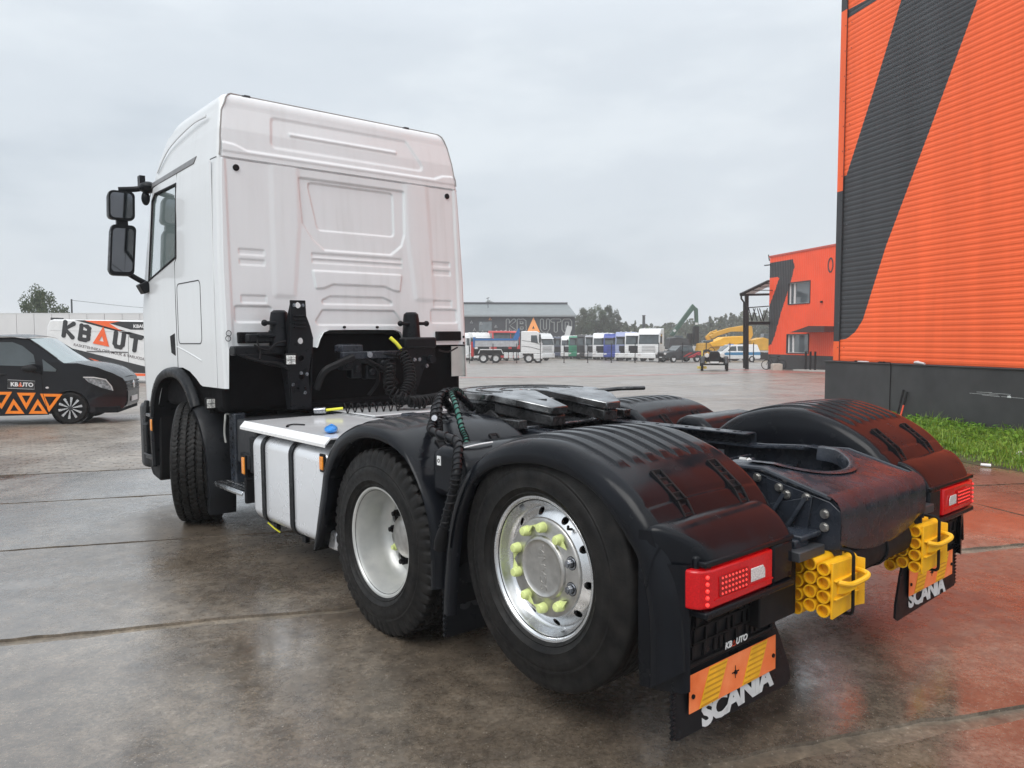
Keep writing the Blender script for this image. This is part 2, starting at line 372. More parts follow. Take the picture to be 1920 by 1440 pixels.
SU = Vector((DW.y, -DW.x, 0))                     # across: direction of the slab joints
SA = math.atan2(SU.y, SU.x)
def slabpt(a_, b_):                                # a along joints, b across joints (towards far)
    return Vector((SU.x*a_+DW.x*b_, SU.y*a_+DW.y*b_, 0))
# one ground sheet to the horizon
mb = MB(); rows = []
ys = [-30, -20, -12]+[-8+i*1.0 for i in range(31)]+[24, 28, 33, 40, 50, 60, 75, 90, 110, 140, 200, 400, 900, 2500]
xs = [-2500, -900, -300, -120, -60, -30]+[-18+i*1.5 for i in range(25)]+[24, 36, 60, 120, 300, 900, 2500]
for x in xs: rows.append([(x, y, gz(x, min(y, 200))-.016) for y in ys])
grd = tag(mb.grid(rows).build('ground', M_dirt, None), kind='structure')
# concrete slabs, each its own piece with chipped edges
JOINTS = [-3.6, -1.55, .5, 2.52, 4.58, 6.62, 8.60, 10.55]
rnd = random.Random(3)
for j in range(len(JOINTS)-1):
    b0, b1 = JOINTS[j], JOINTS[j+1]; off = 5.2+rnd.uniform(0, 1.2)
    for k in range(-2, 2):
        a0 = k*12+off-12*0; a1 = a0+12; gap = .022
        wj0 = .050 if abs(b0-4.58) < .1 else (.055 if abs(b0-2.52) < .1 else .022); wj1 = .050 if abs(b1-4.58) < .1 else (.055 if abs(b1-2.52) < .1 else .022)
        na, nb = 110, 6; pts = []
        for i in range(na+1):
            row = []
            for q in range(nb+1):
                aa = a0+gap/2+(a1-a0-gap)*i/na; bb = b0+wj0+(b1-b0-wj0-wj1)*q/nb
                if q in (0, nb): jw = wj0 if q == 0 else wj1; bb += (1 if q == 0 else -1)*jw*.7*(math.sin(aa*1.7+j*3+q)*math.sin(aa*.53+q)+.4*math.sin(aa*5.1+j))*.6+rnd.gauss(0, .006)+(rnd.uniform(-.03, .03) if rnd.random() < .06 else 0)
                if i in (0, na): aa += rnd.gauss(0, .004)
                p = slabpt(aa, bb); row.append((p.x, p.y, gz(p.x, p.y)))
            pts.append(row)
        mb = MB(); mb.grid(pts)
        # short sides down to the joint
        ring = [pts[i][0] for i in range(na+1)]+[pts[na][q] for q in range(1, nb+1)]+[pts[i][nb] for i in range(na-1, -1, -1)]+[pts[0][q] for q in range(nb-1, 0, -1)]
        mb.grid([[p, (p[0], p[1], p[2]-.04)] for p in ring+[ring[0]]])
        mb.build('concrete_slab', M_conc, grd, angle=50)
# paver yard beyond the slabs: herringbone-free running bond, real joints for the nearer rows
mb = MB(); cnt = 0
pr = random.Random(5)
for r in range(0, 76):
    b0 = 10.60+r*.105
    for c in range(-62, 4):
        a0 = c*.21+(r % 2)*.105
        p = slabpt(a0+.1, b0+.05)
        if not (-12.8 < p.x < -2.6 and p.y < 19): continue
        if p.x/p.y < -.80 or p.x/p.y > -.40: continue
        dz = pr.uniform(-.0025, .0025); q = [slabpt(a0+.004, b0+.004), slabpt(a0+.206, b0+.004), slabpt(a0+.206, b0+.101), slabpt(a0+.004, b0+.101)]
        z = gz(p.x, p.y)+dz
        mb.add([(v.x, v.y, z-.02) for v in q]+[(v.x, v.y, z) for v in q], [(4,5,6,7),(0,1,5,4),(1,2,6,5),(2,3,7,6),(3,0,4,7)]); cnt += 1
tag(mb.build('paver', M_pav, grd, smooth=False), kind='stuff')
# the rest of the yard: paver sheet, too far away to tell the pieces apart
rows = []
ys2 = [10.6, 11, 12, 13, 14, 15, 16, 17, 18, 19, 20, 22, 24, 27, 30, 35, 40, 48, 56, 66, 76, 86, 96]
for i in range(60):
    a_ = -60+i*2
    row = []
    for b_ in ys2:
        p = slabpt(a_, b_); row.append((p.x, p.y, gz(p.x, p.y)-.008))
    rows.append(row)
tag(MB().grid(rows).build('paver_yard', M_pav, None), kind='structure')
# red paver strip crossing the yard
def strip(name, pxs, w, mat, dz=.004):
    pts = []
    for (px, Y) in pxs:
        p = at(px, 636, Y); pts.append([(p.x, p.y-w/2, gz(p.x, p.y)+dz), (p.x, p.y+w/2, gz(p.x, p.y)+dz)])
    return tag(MB().grid(pts).build(name, mat, None), kind='structure')
strip('red_paver_strip', [(500, 39), (900, 41), (1150, 42), (1300, 45), (1420, 47), (1560, 46), (1640, 45)], 1.0, M_pavred)
strip('red_paver_apron', [(1372, 53), (1440, 50), (1500, 47.5), (1580, 44)], 4.2, M_pavred, .006)

# ================================================================== tractor unit
truck = bpy.data.objects.new('tractor_truck', None); COL.objects.link(truck)
truck.location = TR_LOC; truck.rotation_euler = TR_M.to_euler(); truck.empty_display_size = .3
tag(truck, 'large white three-axle tractor truck without trailer, black fenders, rear axle lifted', 'truck')

def tyre_mesh(Ro, width, rim_r, nseg, pattern):
    """tyre around the local X axis, centre at origin; returns MB.  pattern: 'steer','drive','trail'"""
    hw = width/2; prof = []
    def side(sg):
        return [(sg*.120, rim_r-.012), (sg*.128, rim_r+.004), (sg*(hw-.020), rim_r+.020), (sg*(hw-.016), rim_r+.0215), (sg*(hw-.018), rim_r+.026), (sg*(hw-.006), rim_r+.046), (sg*(hw-.001), rim_r+.048), (sg*(hw-.003), rim_r+.052), (sg*hw, rim_r+.085), (sg*(hw-.003), rim_r+.115),
                (sg*(hw-.006), rim_r+.118), (sg*(hw-.006), rim_r+.128), (sg*(hw-.010), rim_r+.132), (sg*(hw-.016), Ro-.040), (sg*(hw-.019), Ro-.030), (sg*(hw-.024), Ro-.014), (sg*(hw-.034), Ro-.004)]
    tw = hw-.034; nt_ = 46 if pattern != 'trail' else 26
    tread = [(-tw+2*tw*i/nt_, Ro) for i in range(1, nt_)]
    prof = side(-1)+tread+list(reversed(side(1)))
    k = len(prof); vs = []; fs = []
    rr = random.Random(11)
    for i in range(nseg):
        a = 2*math.pi*i/nseg
        for j, (x, r) in enumerate(prof):
            ax_ = abs(x)
            if r >= Ro-.016 and pattern == 'steer':
                z = .006*math.sin(a*70)
                for gx in (-.098, -.034, .034, .098):
                    if abs(x-gx-z) < .0065: r -= .015
                if ((a*70/(2*math.pi)+ .25*math.sin(x*60)) % 1) < .17 and ax_ < .16: r -= .005
            if r >= Ro-.045 and pattern == 'drive':
                ph = (a*52/(2*math.pi)+(.5 if x > 0 else 0)) % 1
                if ax_ > .072 and ph < .30: r -= .017
                if abs(ax_-.066-.006*math.sin(a*52)) < .007: r -= .014
                if ax_ < .06 and ((a*52/(2*math.pi)+x*4) % 1) < .2: r -= .012
            if r >= Ro-.004 and pattern == 'trail':
                for gx in (-.075, -.025, .025, .075):
                    if abs(x-gx) < .007: r -= .012
            vs.append((x, r*math.cos(a), r*math.sin(a)))
    for i in range(nseg):
        for j in range(k-1):
            i2 = (i+1) % nseg; fs.append((i*k+j, i*k+j+1, i2*k+j+1, i2*k+j))
    mb = MB(); mb.add(vs, fs); return mb
TY_drive = tyre_mesh(.5075, .318, .292, 312, 'drive').mesh('tyre', M_rubber, angle=45)
TY_trail = tyre_mesh(.5075, .318, .292, 200, 'trail').mesh('tyre', M_rubber, angle=45)
TY_steer = tyre_mesh(.532, .372, .292, 420, 'steer').mesh('tyre', M_rubber, angle=45)
def linkmesh(name, me, parent):
    o = bpy.data.objects.new(name, me); COL.objects.link(o); o.parent = parent; return o

def rim_deep():
    """drive rim, deep dish, outer side = -x; flange plane at x=-.127"""
    mb = MB()
    mb.lathe([(-.118,.285),(-.124,.299),(-.128,.303),(-.131,.300),(-.130,.290),(-.122,.283),(-.10,.277),(-.06,.272),(.02,.262),(.05,.255),(.075,.235),(.085,.222)], (0,0,0), (1,0,0), 72)
    mb.lathe([(.126,.303),(.128,.300),(.120,.283),(.08,.275),(.02,.262)], (0,0,0), (1,0,0), 72)
    rim = mb
    disc = MB(); holes = [circ(.190*math.cos(2*math.pi*(i+.5)/10), .190*math.sin(2*math.pi*(i+.5)/10), .033, 14) for i in range(10)]
    disc.plate(circ(0,0,.232,60), holes+[circ(0,0,.14,30)], (.083,0,0), (0,1,0), (0,0,1), (.014,0,0))
    return rim, disc
def rim_alloy():
    mb = MB()
    mb.lathe([(-.118,.285),(-.124,.299),(-.129,.3035),(-.132,.3005),(-.1315,.292),(-.126,.286),(-.108,.279),(-.082,.268),(-.070,.258),(-.066,.252)], (0,0,0), (1,0,0), 90)
    mb.lathe([(.126,.303),(.128,.300),(.120,.283),(.08,.275),(-.05,.262)], (0,0,0), (1,0,0), 60)
    ring = MB()   # conical ring with ten hand holes
    n = 120; holes = [2*math.pi*(i+.2)/10 for i in range(10)]
    disc = MB(); hl = [circ(.231*math.cos(t), .231*math.sin(t), .0165, 14) for t in holes]
    disc.plate(circ(0,0,.254,80), hl+[circ(0,0,.208,60)], (-.066,0,0), (0,1,0), (0,0,1), (.016,0,0))
    disc.v = [(x-.030*max(0,(.254-math.hypot(y,z)))/.046, y, z) for x, y, z in disc.v]
    return mb, disc

def wheel(parent_name, loc, tyre, kind, side, steer=0, label=None, dual=False, detail=True):
    """side=-1: left wheel (outer face -x). wheel is a part of the truck, tyre/rim/nuts its sub-parts"""
    w = bpy.data.objects.new('wheel', None); COL.objects.link(w); w.parent = truck; w.location = loc
    w.rotation_euler = (random.uniform(0, 6) if kind != 'alloy' else 0, 0, (0 if side < 0 else math.pi)+steer); w.empty_display_size = .1
    if label: w['label'] = label
    linkmesh('tyre', tyre, w)
    if dual:
        t2 = linkmesh('tyre', tyre, w); t2.location = (.345, 0, 0)
    if not detail: return w
    if kind == 'deep':
        r, d = rim_deep(); r.build('rim', M_silver, w); d.build('wheel_disc', M_silver, w)
        h = MB(); h.lathe([(.084,.125),(.05,.123),(.03,.115),(.02,.10),(.012,.09),(.008,.06),(.006,.0)], (0,0,0), (1,0,0), 40); h.build('hub', M_alubr, w)
        bk = MB(); bk.cyl((.17,0,0),(.18,0,0),.25,n=40); bk.build('brake_drum', M_deepblack, w)
        for i in range(10):
            t = 2*math.pi*i/10; c = (0, .1675*math.cos(t), .1675*math.sin(t)); nb = MB()
            nb.cyl((.085,c[1],c[2]),(.05,c[1],c[2]),.021,n=6); nb.cyl((.05,c[1],c[2]),(.035,c[1],c[2]),.014,n=10)
            nb.build('wheel_nut', M_lime if i % 3 == 0 else M_matte, w)
    elif kind == 'alloy':
        r, d = rim_alloy(); r.build('rim', M_alu, w); d.build('wheel_disc', M_alu, w)
        h = MB(); h.lathe([(-.098,.2085),(-.104,.207),(-.108,.203),(-.110,.196),(-.110,.138),(-.112,.134),(-.120,.131),(-.124,.127),(-.126,.118),(-.121,.112),(-.119,.10),(-.119,0)], (0,0,0), (1,0,0), 72)
        h.build('hub', M_alubr, w)
        put_text('hub_lettering', 'SCANIA', (-.1192, 0, 0), (0, .10, .995), (0, .995, -.10), .052, M_alubr, w, .001, .0015, spacing=1.05)
        bk = MB(); bk.cyl((-.03,0,0),(-.02,0,0),.25,n=40); bk.build('brake_drum', M_deepblack, w)
        # local y axis points to the truck front (left in the photo), z up.  two bare nuts on the rear side
        angs = [R_(90+36*i) for i in range(10)]
        for i, t in enumerate(angs):
            cy, cz = .1695*math.cos(t), .1695*math.sin(t)
            if math.cos(t) < -.75:
                nb = MB(); nb.lathe([(-.1105,.026),(-.112,.026),(-.112,.019),(-.1105,.018)], (0,cy,cz), (1,0,0), 20); nb.cyl((-.110,cy,cz),(-.133,cy,cz),.0165,n=6); nb.cyl((-.133,cy,cz),(-.138,cy,cz),.010,n=10); nb.build('wheel_nut', M_steel, w)
                ho = MB(); ho.lathe([(-.1106,.0255),(-.1100,.0285)], (0,cy,cz), (1,0,0), 20); ho.cyl((-.1103,cy,cz),(-.1108,cy,cz),.0265,n=20); ho.build('nut_seat', M_matte, w)
            else:
                nb = MB(); nb.lathe([(-.110,.0225),(-.122,.022),(-.137,.0195),(-.143,.016),(-.145,.0)], (0,cy,cz), (1,0,0), 18)
                tdir = t+(R_(90) if i % 2 else R_(-90))
                dy, dz = math.cos(tdir), math.sin(tdir); px_, pz_ = -dz, dy
                nb.add([(-.118,cy+px_*.021,cz+pz_*.021),(-.118,cy-px_*.021,cz-pz_*.021),(-.118,cy+dy*.056,cz+dz*.056),(-.126,cy+px_*.021,cz+pz_*.021),(-.126,cy-px_*.021,cz-pz_*.021),(-.122,cy+dy*.056,cz+dz*.056)],
                       [(0,2,1),(3,4,5),(0,1,4,3),(1,2,5,4),(2,0,3,5)])
                nb.build('nut_indicator', M_lime, w)
        va = MB(); va.tube([(-.09,-.235*math.cos(.9),.235*math.sin(.9)),(-.118,-.243*math.cos(.9),.243*math.sin(.9)),(-.128,-.262*math.cos(.9),.262*math.sin(.9))], .0055, 8); va.build('valve', M_matte, w)
    return w
AX_D, AX_T, AX_F = 1.294, 0.0, 4.78
wheel('w', (-1.163, AX_D, .5075), TY_drive, 'deep', -1, dual=True, label='deep dish drive wheel with silver rim')
wheel('w', (-1.163, AX_T, .655), TY_trail, 'alloy', -1, label='lifted rear wheel with polished rim and lime nut pointers')
wheel('w', (1.163, AX_D, .5075), TY_drive, 'deep', 1, dual=True, detail=False)
wheel('w', (1.163, AX_T, .655), TY_trail, 'alloy', 1, detail=False)
wheel('w', (-1.095, AX_F-.05, .532), TY_steer, 'deep', -1, steer=R_(-27), label='front wheel turned to the right')
wheel('w', (1.045, AX_F, .532), TY_steer, 'deep', 1, steer=R_(-27), detail=False)

# ------------------------------------------------------------------ cab shell
def lerp_tab(tab):
    xs_ = np.array([p[0] for p in tab]); ys_ = np.array([p[1] for p in tab])
    return lambda q: np.interp(q, xs_, ys_)
w_z = lerp_tab([(.9,1.20),(1.6,1.205),(2.2,1.205),(2.9,1.185),(3.06,1.175),(3.30,1.147),(3.49,1.115)])
yr_z = lerp_tab([(.9,3.755),(3.06,3.862),(3.30,3.888),(3.49,3.930)])
yf_z = lerp_tab([(.9,6.14),(1.9,6.12),(2.2,6.03),(2.9,5.80),(3.06,5.74),(3.3,5.60),(3.49,5.40)])
def sd_poly(px, pz, poly):
    d = np.full(px.shape, 1e9); s = np.ones(px.shape); n = len(poly); j = n-1
    for i in range(n):
        xi, zi = poly[i]; xj, zj = poly[j]; ex, ez = xj-xi, zj-zi; wx, wz = px-xi, pz-zi
        t = np.clip((wx*ex+wz*ez)/(ex*ex+ez*ez), 0, 1); bx, bz = wx-ex*t, wz-ez*t; d = np.minimum(d, bx*bx+bz*bz)
        c1 = pz >= zi; c2 = pz < zj; c3 = ex*wz > ez*wx
        flip = (c1 & c2 & c3) | (~c1 & ~c2 & ~c3); s = np.where(flip, -s, s); j = i
    return s*np.sqrt(d)
def sstep(e0, e1, x): t = np.clip((x-e0)/(e1-e0), 0, 1); return t*t*(3-2*t)
def emb(px, pz, poly, depth, r=.03, soft=.011):
    """raised (+) or recessed (-) panel with rounded corners"""
    xs_ = [p[0] for p in poly]; cx = sum(xs_)/len(poly); cz = sum(p[1] for p in poly)/len(poly)
    shr = [(cx+(x-cx)*(1-r/max(.02,abs(x-cx))), cz+(z-cz)*(1-min(.9, r/max(.02,abs(z-cz))))) for x, z in poly]
    return depth*(1-sstep(-soft, soft, sd_poly(px, pz, shr)-r))
def relief(x, z):
    """outward (rearward) offset of the rear wall"""
    h = np.zeros(x.shape)
    body = z < 3.06
    b = np.zeros(x.shape)
    # broad pressed columns either side of the middle field
    b += emb(x, z, [(-.74,3.2),(-.50,3.2),(-.51,2.55),(-.58,1.97),(-.76,1.97)], .009, .02, .03)
    b += emb(x, z, [(.80,3.2),(.56,3.2),(.56,2.55),(.62,1.97),(.84,1.97)], .009, .02, .03)
    b += emb(x, z, [(-.50,2.98),(.55,2.98),(.535,2.56),(.50,2.46),(.39,2.38),(-.30,2.38),(-.40,2.46),(-.48,2.60)], -.018, .02, .008)
    b += emb(x, z, [(-.41,2.95),(.43,2.95),(.425,2.55),(-.345,2.55)], -.015, .035, .007)
    for z0, z1 in ((2.318,2.347),(2.268,2.297)): b += emb(x, z, [(-.41,z1),(.49,z1),(.49,z0),(-.41,z0)], -.009, .006, .007)
    b += emb(x, z, [(-.41,2.20),(.48,2.20),(.455,2.045),(.40,2.05),(.31,2.095),(-.24,2.10),(-.33,2.05),(-.39,2.045)], .015, .012, .008)
    b += emb(x, z, [(-.27,1.985),(.29,1.985),(.365,1.915),(-.335,1.915)], -.013, .02, .007)
    b += emb(x, z, [(-.35,1.865),(.40,1.865),(.45,1.735),(-.40,1.735)], -.014, .03, .007)
    for s in (-1, 1):
        for z0, z1 in ((2.30,2.345),(2.218,2.262),(1.912,1.972)):
            b += emb(x, z, [(s*1.04,z1),(s*.83,z1),(s*.83,z0),(s*1.04,z0)], -.009, .008, .007)
        b += emb(x, z, [(s*1.10,1.885),(s*.79,1.885),(s*.79,1.755),(s*1.10,1.755)], -.014, .025, .007)
        b += emb(x, z, [(s*1.30,3.3),(s*1.115,3.3),(s*1.125,1.2),(s*1.30,1.2)], .012, .0, .014)
    # roof cap
    c = np.zeros(x.shape)
    c += emb(x, z, [(-.70,3.455),(.64,3.465),(.77,3.20),(-.72,3.20)], -.012, .04, .016)
    c += emb(x, z, [(-.55,3.342),(.50,3.345),(.50,3.327),(-.55,3.325)], .013, .006, .009)
    c += emb(x, z, [(-1.3,3.20),(-1.03,3.175),(-.93,3.137),(.90,3.140),(1.00,3.180),(1.3,3.2),(1.3,3.0),(-1.3,3.0)], .018, .0, .010)
    c += emb(x, z, [(-1.3,3.11),(1.3,3.11),(1.3,3.0),(-1.3,3.0)], -.008, 0, .008)
    g = -.012*(1-sstep(.003, .009, np.abs(z-3.06)))
    return np.where(body, b, c)*.74+g
NRr, NC, NS, NF = 320, 7, 96, 20
zlev = np.concatenate([np.arange(.955, 1.55, .02), np.arange(1.55, 3.045, .0080), np.arange(3.045, 3.076, .005), np.arange(3.08, 3.491, .009)])
def zb_side(y):
    return np.interp(y, [3.7, 4.30, 4.36, 4.45, 4.62, 4.80, 5.05, 5.25, 5.40, 5.50, 5.58, 5.62, 7], [1.226, 1.226, 1.24, 1.285, 1.345, 1.372, 1.365, 1.32, 1.23, 1.10, .985, .958, .958])
def zb_rear(x):
    t = np.abs(x-.035)
    arch = np.interp(t, [0, .33, .385, .42, .445, .46], [1.693, 1.69, 1.67, 1.61, 1.54, 1.54])
    return np.where(t < .455, arch, 1.545)
WIN_L = [(4.885,3.005),(5.52,3.005),(5.60,2.95),(5.735,2.20),(4.90,2.355)]
verts = []; faces = []; kinds = []
def ring(z, w, yr, yf, rr, rf, relief_on=True):
    P = []
    xs_ = np.linspace(w-rr, -(w-rr), NRr); dy = relief(xs_, np.full(xs_.shape, z)) if relief_on else np.zeros(NRr)
    zz = np.maximum(z, zb_rear(xs_))
    for x, d, q in zip(xs_, dy, zz): P.append((x, yr-d, q))
    def arc(cx, cy, r, a0, n, zz):
        for i in range(1, n): t = R_(a0-90*i/n); P.append((cx+r*math.cos(t), cy+r*math.sin(t), zz))
    cz = max(z, 1.226)
    arc(-(w-rr), yr+rr, rr, 270, NC, cz)
    ys_ = np.linspace(yr+rr, yf-rf, NS)
    for y in ys_: P.append((-w, y, max(z, float(zb_side(y)))))
    arc(-(w-rf), yf-rf, rf, 180, NC, max(z, .958))
    for x in np.linspace(-(w-rf), w-rf, NF): P.append((x, yf, max(z, .958)))
    arc(w-rf, yf-rf, rf, 90, NC, max(z, .958))
    for y in ys_[::-1]: P.append((w, y, max(z, float(zb_side(y)))))
    arc(w-rr, yr+rr, rr, 0, NC, cz)
    return P
rings = []
for z in zlev: rings.append(ring(z, float(w_z(z)), float(yr_z(z)), float(yf_z(z)), .035, .16))
w0, yr0, yf0 = 1.115, 3.930, 5.40
for i in range(1, 9):
    t = R_(90*i/8); ins = .085*(1-math.cos(t)); z = 3.49+.112*math.sin(t)
    rings.append(ring(z, w0-ins, yr0+ins*.7, yf0-ins*6, .05, .3, False))
k = len(rings[0])
for r in rings: verts.extend(r)
def inpoly(px, pz, poly):
    c = False; j = len(poly)-1
    for i in range(len(poly)):
        xi, zi = poly[i]; xj, zj = poly[j]
        if (zi > pz) != (zj > pz) and px < (xj-xi)*(pz-zi)/(zj-zi)+xi: c = not c
        j = i
    return c
for i in range(len(rings)-1):
    for j in range(k):
        j2 = (j+1) % k; A, B, C_, D = rings[i][j], rings[i][j2], rings[i+1][j2], rings[i+1][j]
        if abs(A[2]-D[2]) < 1e-6 and abs(B[2]-C_[2]) < 1e-6: continue
        cx = (A[0]+C_[0])/2; cy = (A[1]+C_[1])/2; cz = (A[2]+C_[2])/2
        if abs(cx) > 1.0 and inpoly(cy, cz, WIN_L): continue
        if cy > 5.45 and abs(cx) < 1.02 and 2.10 < cz < 3.02: continue          # windscreen opening
        faces.append((i*k+j, i*k+j2, (i+1)*k+j2, (i+1)*k+j))
faces.append(tuple((len(rings)-1)*k+j for j in range(k)))
# white cab paint with road film and rain streaks on the rear wall
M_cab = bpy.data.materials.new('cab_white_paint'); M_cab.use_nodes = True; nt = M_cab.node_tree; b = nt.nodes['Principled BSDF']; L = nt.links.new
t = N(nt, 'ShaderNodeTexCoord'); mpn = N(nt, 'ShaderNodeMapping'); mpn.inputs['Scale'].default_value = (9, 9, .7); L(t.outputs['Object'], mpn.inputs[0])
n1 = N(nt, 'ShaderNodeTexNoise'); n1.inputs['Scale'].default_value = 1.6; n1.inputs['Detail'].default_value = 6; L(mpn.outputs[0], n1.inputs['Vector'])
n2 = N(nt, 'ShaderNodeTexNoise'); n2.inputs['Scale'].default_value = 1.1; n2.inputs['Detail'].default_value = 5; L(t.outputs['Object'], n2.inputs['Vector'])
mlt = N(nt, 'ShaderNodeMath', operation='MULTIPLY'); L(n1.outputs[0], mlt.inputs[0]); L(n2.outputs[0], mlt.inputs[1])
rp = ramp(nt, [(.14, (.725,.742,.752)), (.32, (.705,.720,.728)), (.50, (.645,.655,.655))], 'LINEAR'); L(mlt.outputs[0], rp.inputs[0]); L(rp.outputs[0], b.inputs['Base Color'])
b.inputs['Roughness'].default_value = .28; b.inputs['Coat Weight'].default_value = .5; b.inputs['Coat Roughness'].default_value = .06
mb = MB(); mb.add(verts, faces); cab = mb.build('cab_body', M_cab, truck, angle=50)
cab['label'] = 'white pressed cab shell with wavy embossed rear wall'
# thin grey rim around the rear edge of the roof cap
hi = [r for r in rings if r[0][2] > 3.07]
PL = [Vector(r[NRr-1]) for r in hi]; PT_ = [Vector(p) for p in hi[-1][:NRr]]; PR = [Vector(r[0]) for r in hi]
path = [PL[i]+Vector((-.020,.004,0)) for i in range(0, len(PL)-9, 6)]+[PL[i]+Vector((-.012,-.002,.004)) for i in range(len(PL)-8, len(PL), 2)]+[PT_[i]+Vector((0,-.002,.004)) for i in range(NRr-12, 10, -12)]+[PR[i]+Vector((.012,-.002,.004)) for i in range(len(PR)-1, len(PR)-9, -2)]+[PR[i]+Vector((.020,.004,0)) for i in range(len(PR)-10, -1, -6)]
mb = MB(); mb.tube(path, .0065, 6); mb.build('roof_rim', pm('rim_grey', (.30,.29,.28), .5), cab)
# floor and inner lining so the cab is a closed room
mb = MB(); mb.box2((-1.15,4.0,1.40),(1.15,6.0,1.46)); mb.box2((-1.17,3.95,1.46),(1.17,3.97,3.0)); mb.build('cab_floor', M_interior, cab)
for sx in (-.58, .58):
    mb = MB(); mb.obox((sx,4.75,1.95),(.5,.5,.16)); mb.obox((sx,4.50,2.35),(.48,.14,.75), rotm('X', R_(-8))); mb.obox((sx,4.46,2.80),(.26,.1,.2)); mb.build('seat', M_interior, cab, .03)
# side windows with rubber seals, windscreen
for s in (-1, 1):
    def sx(z): return s*(float(w_z(z))+.003)
    P = [(y, z) for y, z in WIN_L]
    mb = MB(); mb.prism([(sx(z)-s*.012, y, z) for y, z in P], (-s*.006,0,0)); mb.build('side_window', M_glass, cab)
    ctr = (sum(p[0] for p in P)/5, sum(p[1] for p in P)/5)
    Q = [(sx(z), y, z) for y, z in P]; mb = MB(); mb.tube(Q, .014, 8, True, False, 0, ((1,0,0), .35)); mb.build('window_seal', M_matte, cab)
    # black door corner, quarter pillar
mb = MB(); mb.prism([(-1.0,5.775,2.12),(1.0,5.775,2.12),(1.0,5.50,3.02),(-1.0,5.50,3.02)], (0,.008,.003)); mb.xf(Matrix.Translation((0,.25,0))); mb.build('windscreen', M_glass, cab)
# roof top marker fittings on the rear roof edge
for x in (-.88, .66):
    mb = MB(); mb.obox((x,4.0,3.600),(.07,.06,.02)); mb.obox((x+.01,3.99,3.612),(.05,.03,.010)); mb.build('roof_fitting', M_dkgrey, cab, .004)
# plugs in the rear wall, small bolts
for x, z in ((-1.03,2.99),(1.04,2.99)):
    mb = MB(); y = float(yr_z(z)); mb.lathe([(.01,.026),(-.004,.026),(-.009,.021),(-.009,0)], (x,y-.004,z), (0,1,0), 20); mb.build('rubber_plug', M_matte, cab)
for x, z in ((-.14,1.715),(.19,1.715),(-.47,1.60),(1.16,1.62),(1.16,1.56)):
    mb = MB(); mb.cyl((x,3.80,z),(x,3.773,z),.011,n=8); mb.build('bolt', M_matte, cab)
# thin black bead under the roof cap
def side_line(name, pts, r=.006, mat=M_door_ink, s=-1, off=.001):
    mb = MB(); mb.tube([(s*(float(w_z(z))+off), y, z) for y, z in pts], r, 6, False, True, 0, ((1,0,0), .4)); return mb.build(name, mat, cab)
for s in (-1, 1):
    side_line('door_gap', [(4.875,3.10),(4.875,2.6),(4.875,2.35),(4.93,2.31),(4.93,1.9),(4.93,1.37)], .006, s=s)
    side_line('door_gap', [(4.875,3.10),(5.3,3.10),(5.62,3.08),(5.70,2.98)], .006, s=s)
    side_line('roof_joint', [(3.88,3.06),(4.02,3.063)], .004, s=s)
    rr_ = rrect(4.27, 1.585, 4.88, 2.115, .05, 4); side_line('locker_door', rr_+[rr_[0]], .005, s=s)
    # grey strip standing in for the shade under the roof fairing
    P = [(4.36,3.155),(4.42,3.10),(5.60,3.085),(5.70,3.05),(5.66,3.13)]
    mb = MB(); mb.prism([(s*(float(w_z(z))+.006), y, z) for y, z in P], (-s*.02,0,0)); mb.build('fairing_shade_strip', pm('fairing_shade_grey', (.20,.20,.205), .4), cab, .004)
    # recessed black vent (door handle well)
    mb = MB(); mb.prism([(s*1.2085,y,z) for y, z in ((4.985,1.68),(5.125,1.655),(5.10,1.50),(4.985,1.475))], (-s*.012,0,0)); mb.build('handle_recess', M_matte, cab, .004)
    # roof side fairing crease
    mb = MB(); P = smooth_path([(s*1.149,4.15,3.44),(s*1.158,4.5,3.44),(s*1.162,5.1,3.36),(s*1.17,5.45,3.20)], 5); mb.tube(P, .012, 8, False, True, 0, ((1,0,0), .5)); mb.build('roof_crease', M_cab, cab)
    # rear edge profile of the side panel
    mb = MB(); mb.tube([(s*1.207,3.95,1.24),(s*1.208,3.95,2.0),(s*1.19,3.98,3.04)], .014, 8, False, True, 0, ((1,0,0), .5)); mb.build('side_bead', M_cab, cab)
# character line and swage on the lower side
for s in (-1, 1):
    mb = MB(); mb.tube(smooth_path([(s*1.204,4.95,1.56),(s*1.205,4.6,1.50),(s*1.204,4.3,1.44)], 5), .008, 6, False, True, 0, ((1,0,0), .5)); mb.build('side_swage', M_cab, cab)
# black louvred vents low on the rear wall
for x0, x1 in ((-1.09,-.78),(.83,1.12)):
    mb = MB(); mb.box2((x0,3.76,1.585),(x1,3.80,1.675)); v = mb.build('rear_vent', M_matte, truck, .008)
    mb = MB()
    for i in range(5): mb.box2((x0+.02,3.752,1.598+i*.016),(x1-.02,3.765,1.604+i*.016))
    mb.build('louvre', M_black, v)
# round wire rings on the lower left
for x, z in ((-1.17,1.625),(-1.165,1.665),(-.80,1.70)):
    mb = MB(); mb.tube([(x+.02*math.cos(q), 3.765, z+.022*math.sin(q)) for q in [i*math.pi/8 for i in range(16)]], .003, 6, True); mb.build('wire_ring', M_dkgrey, truck)

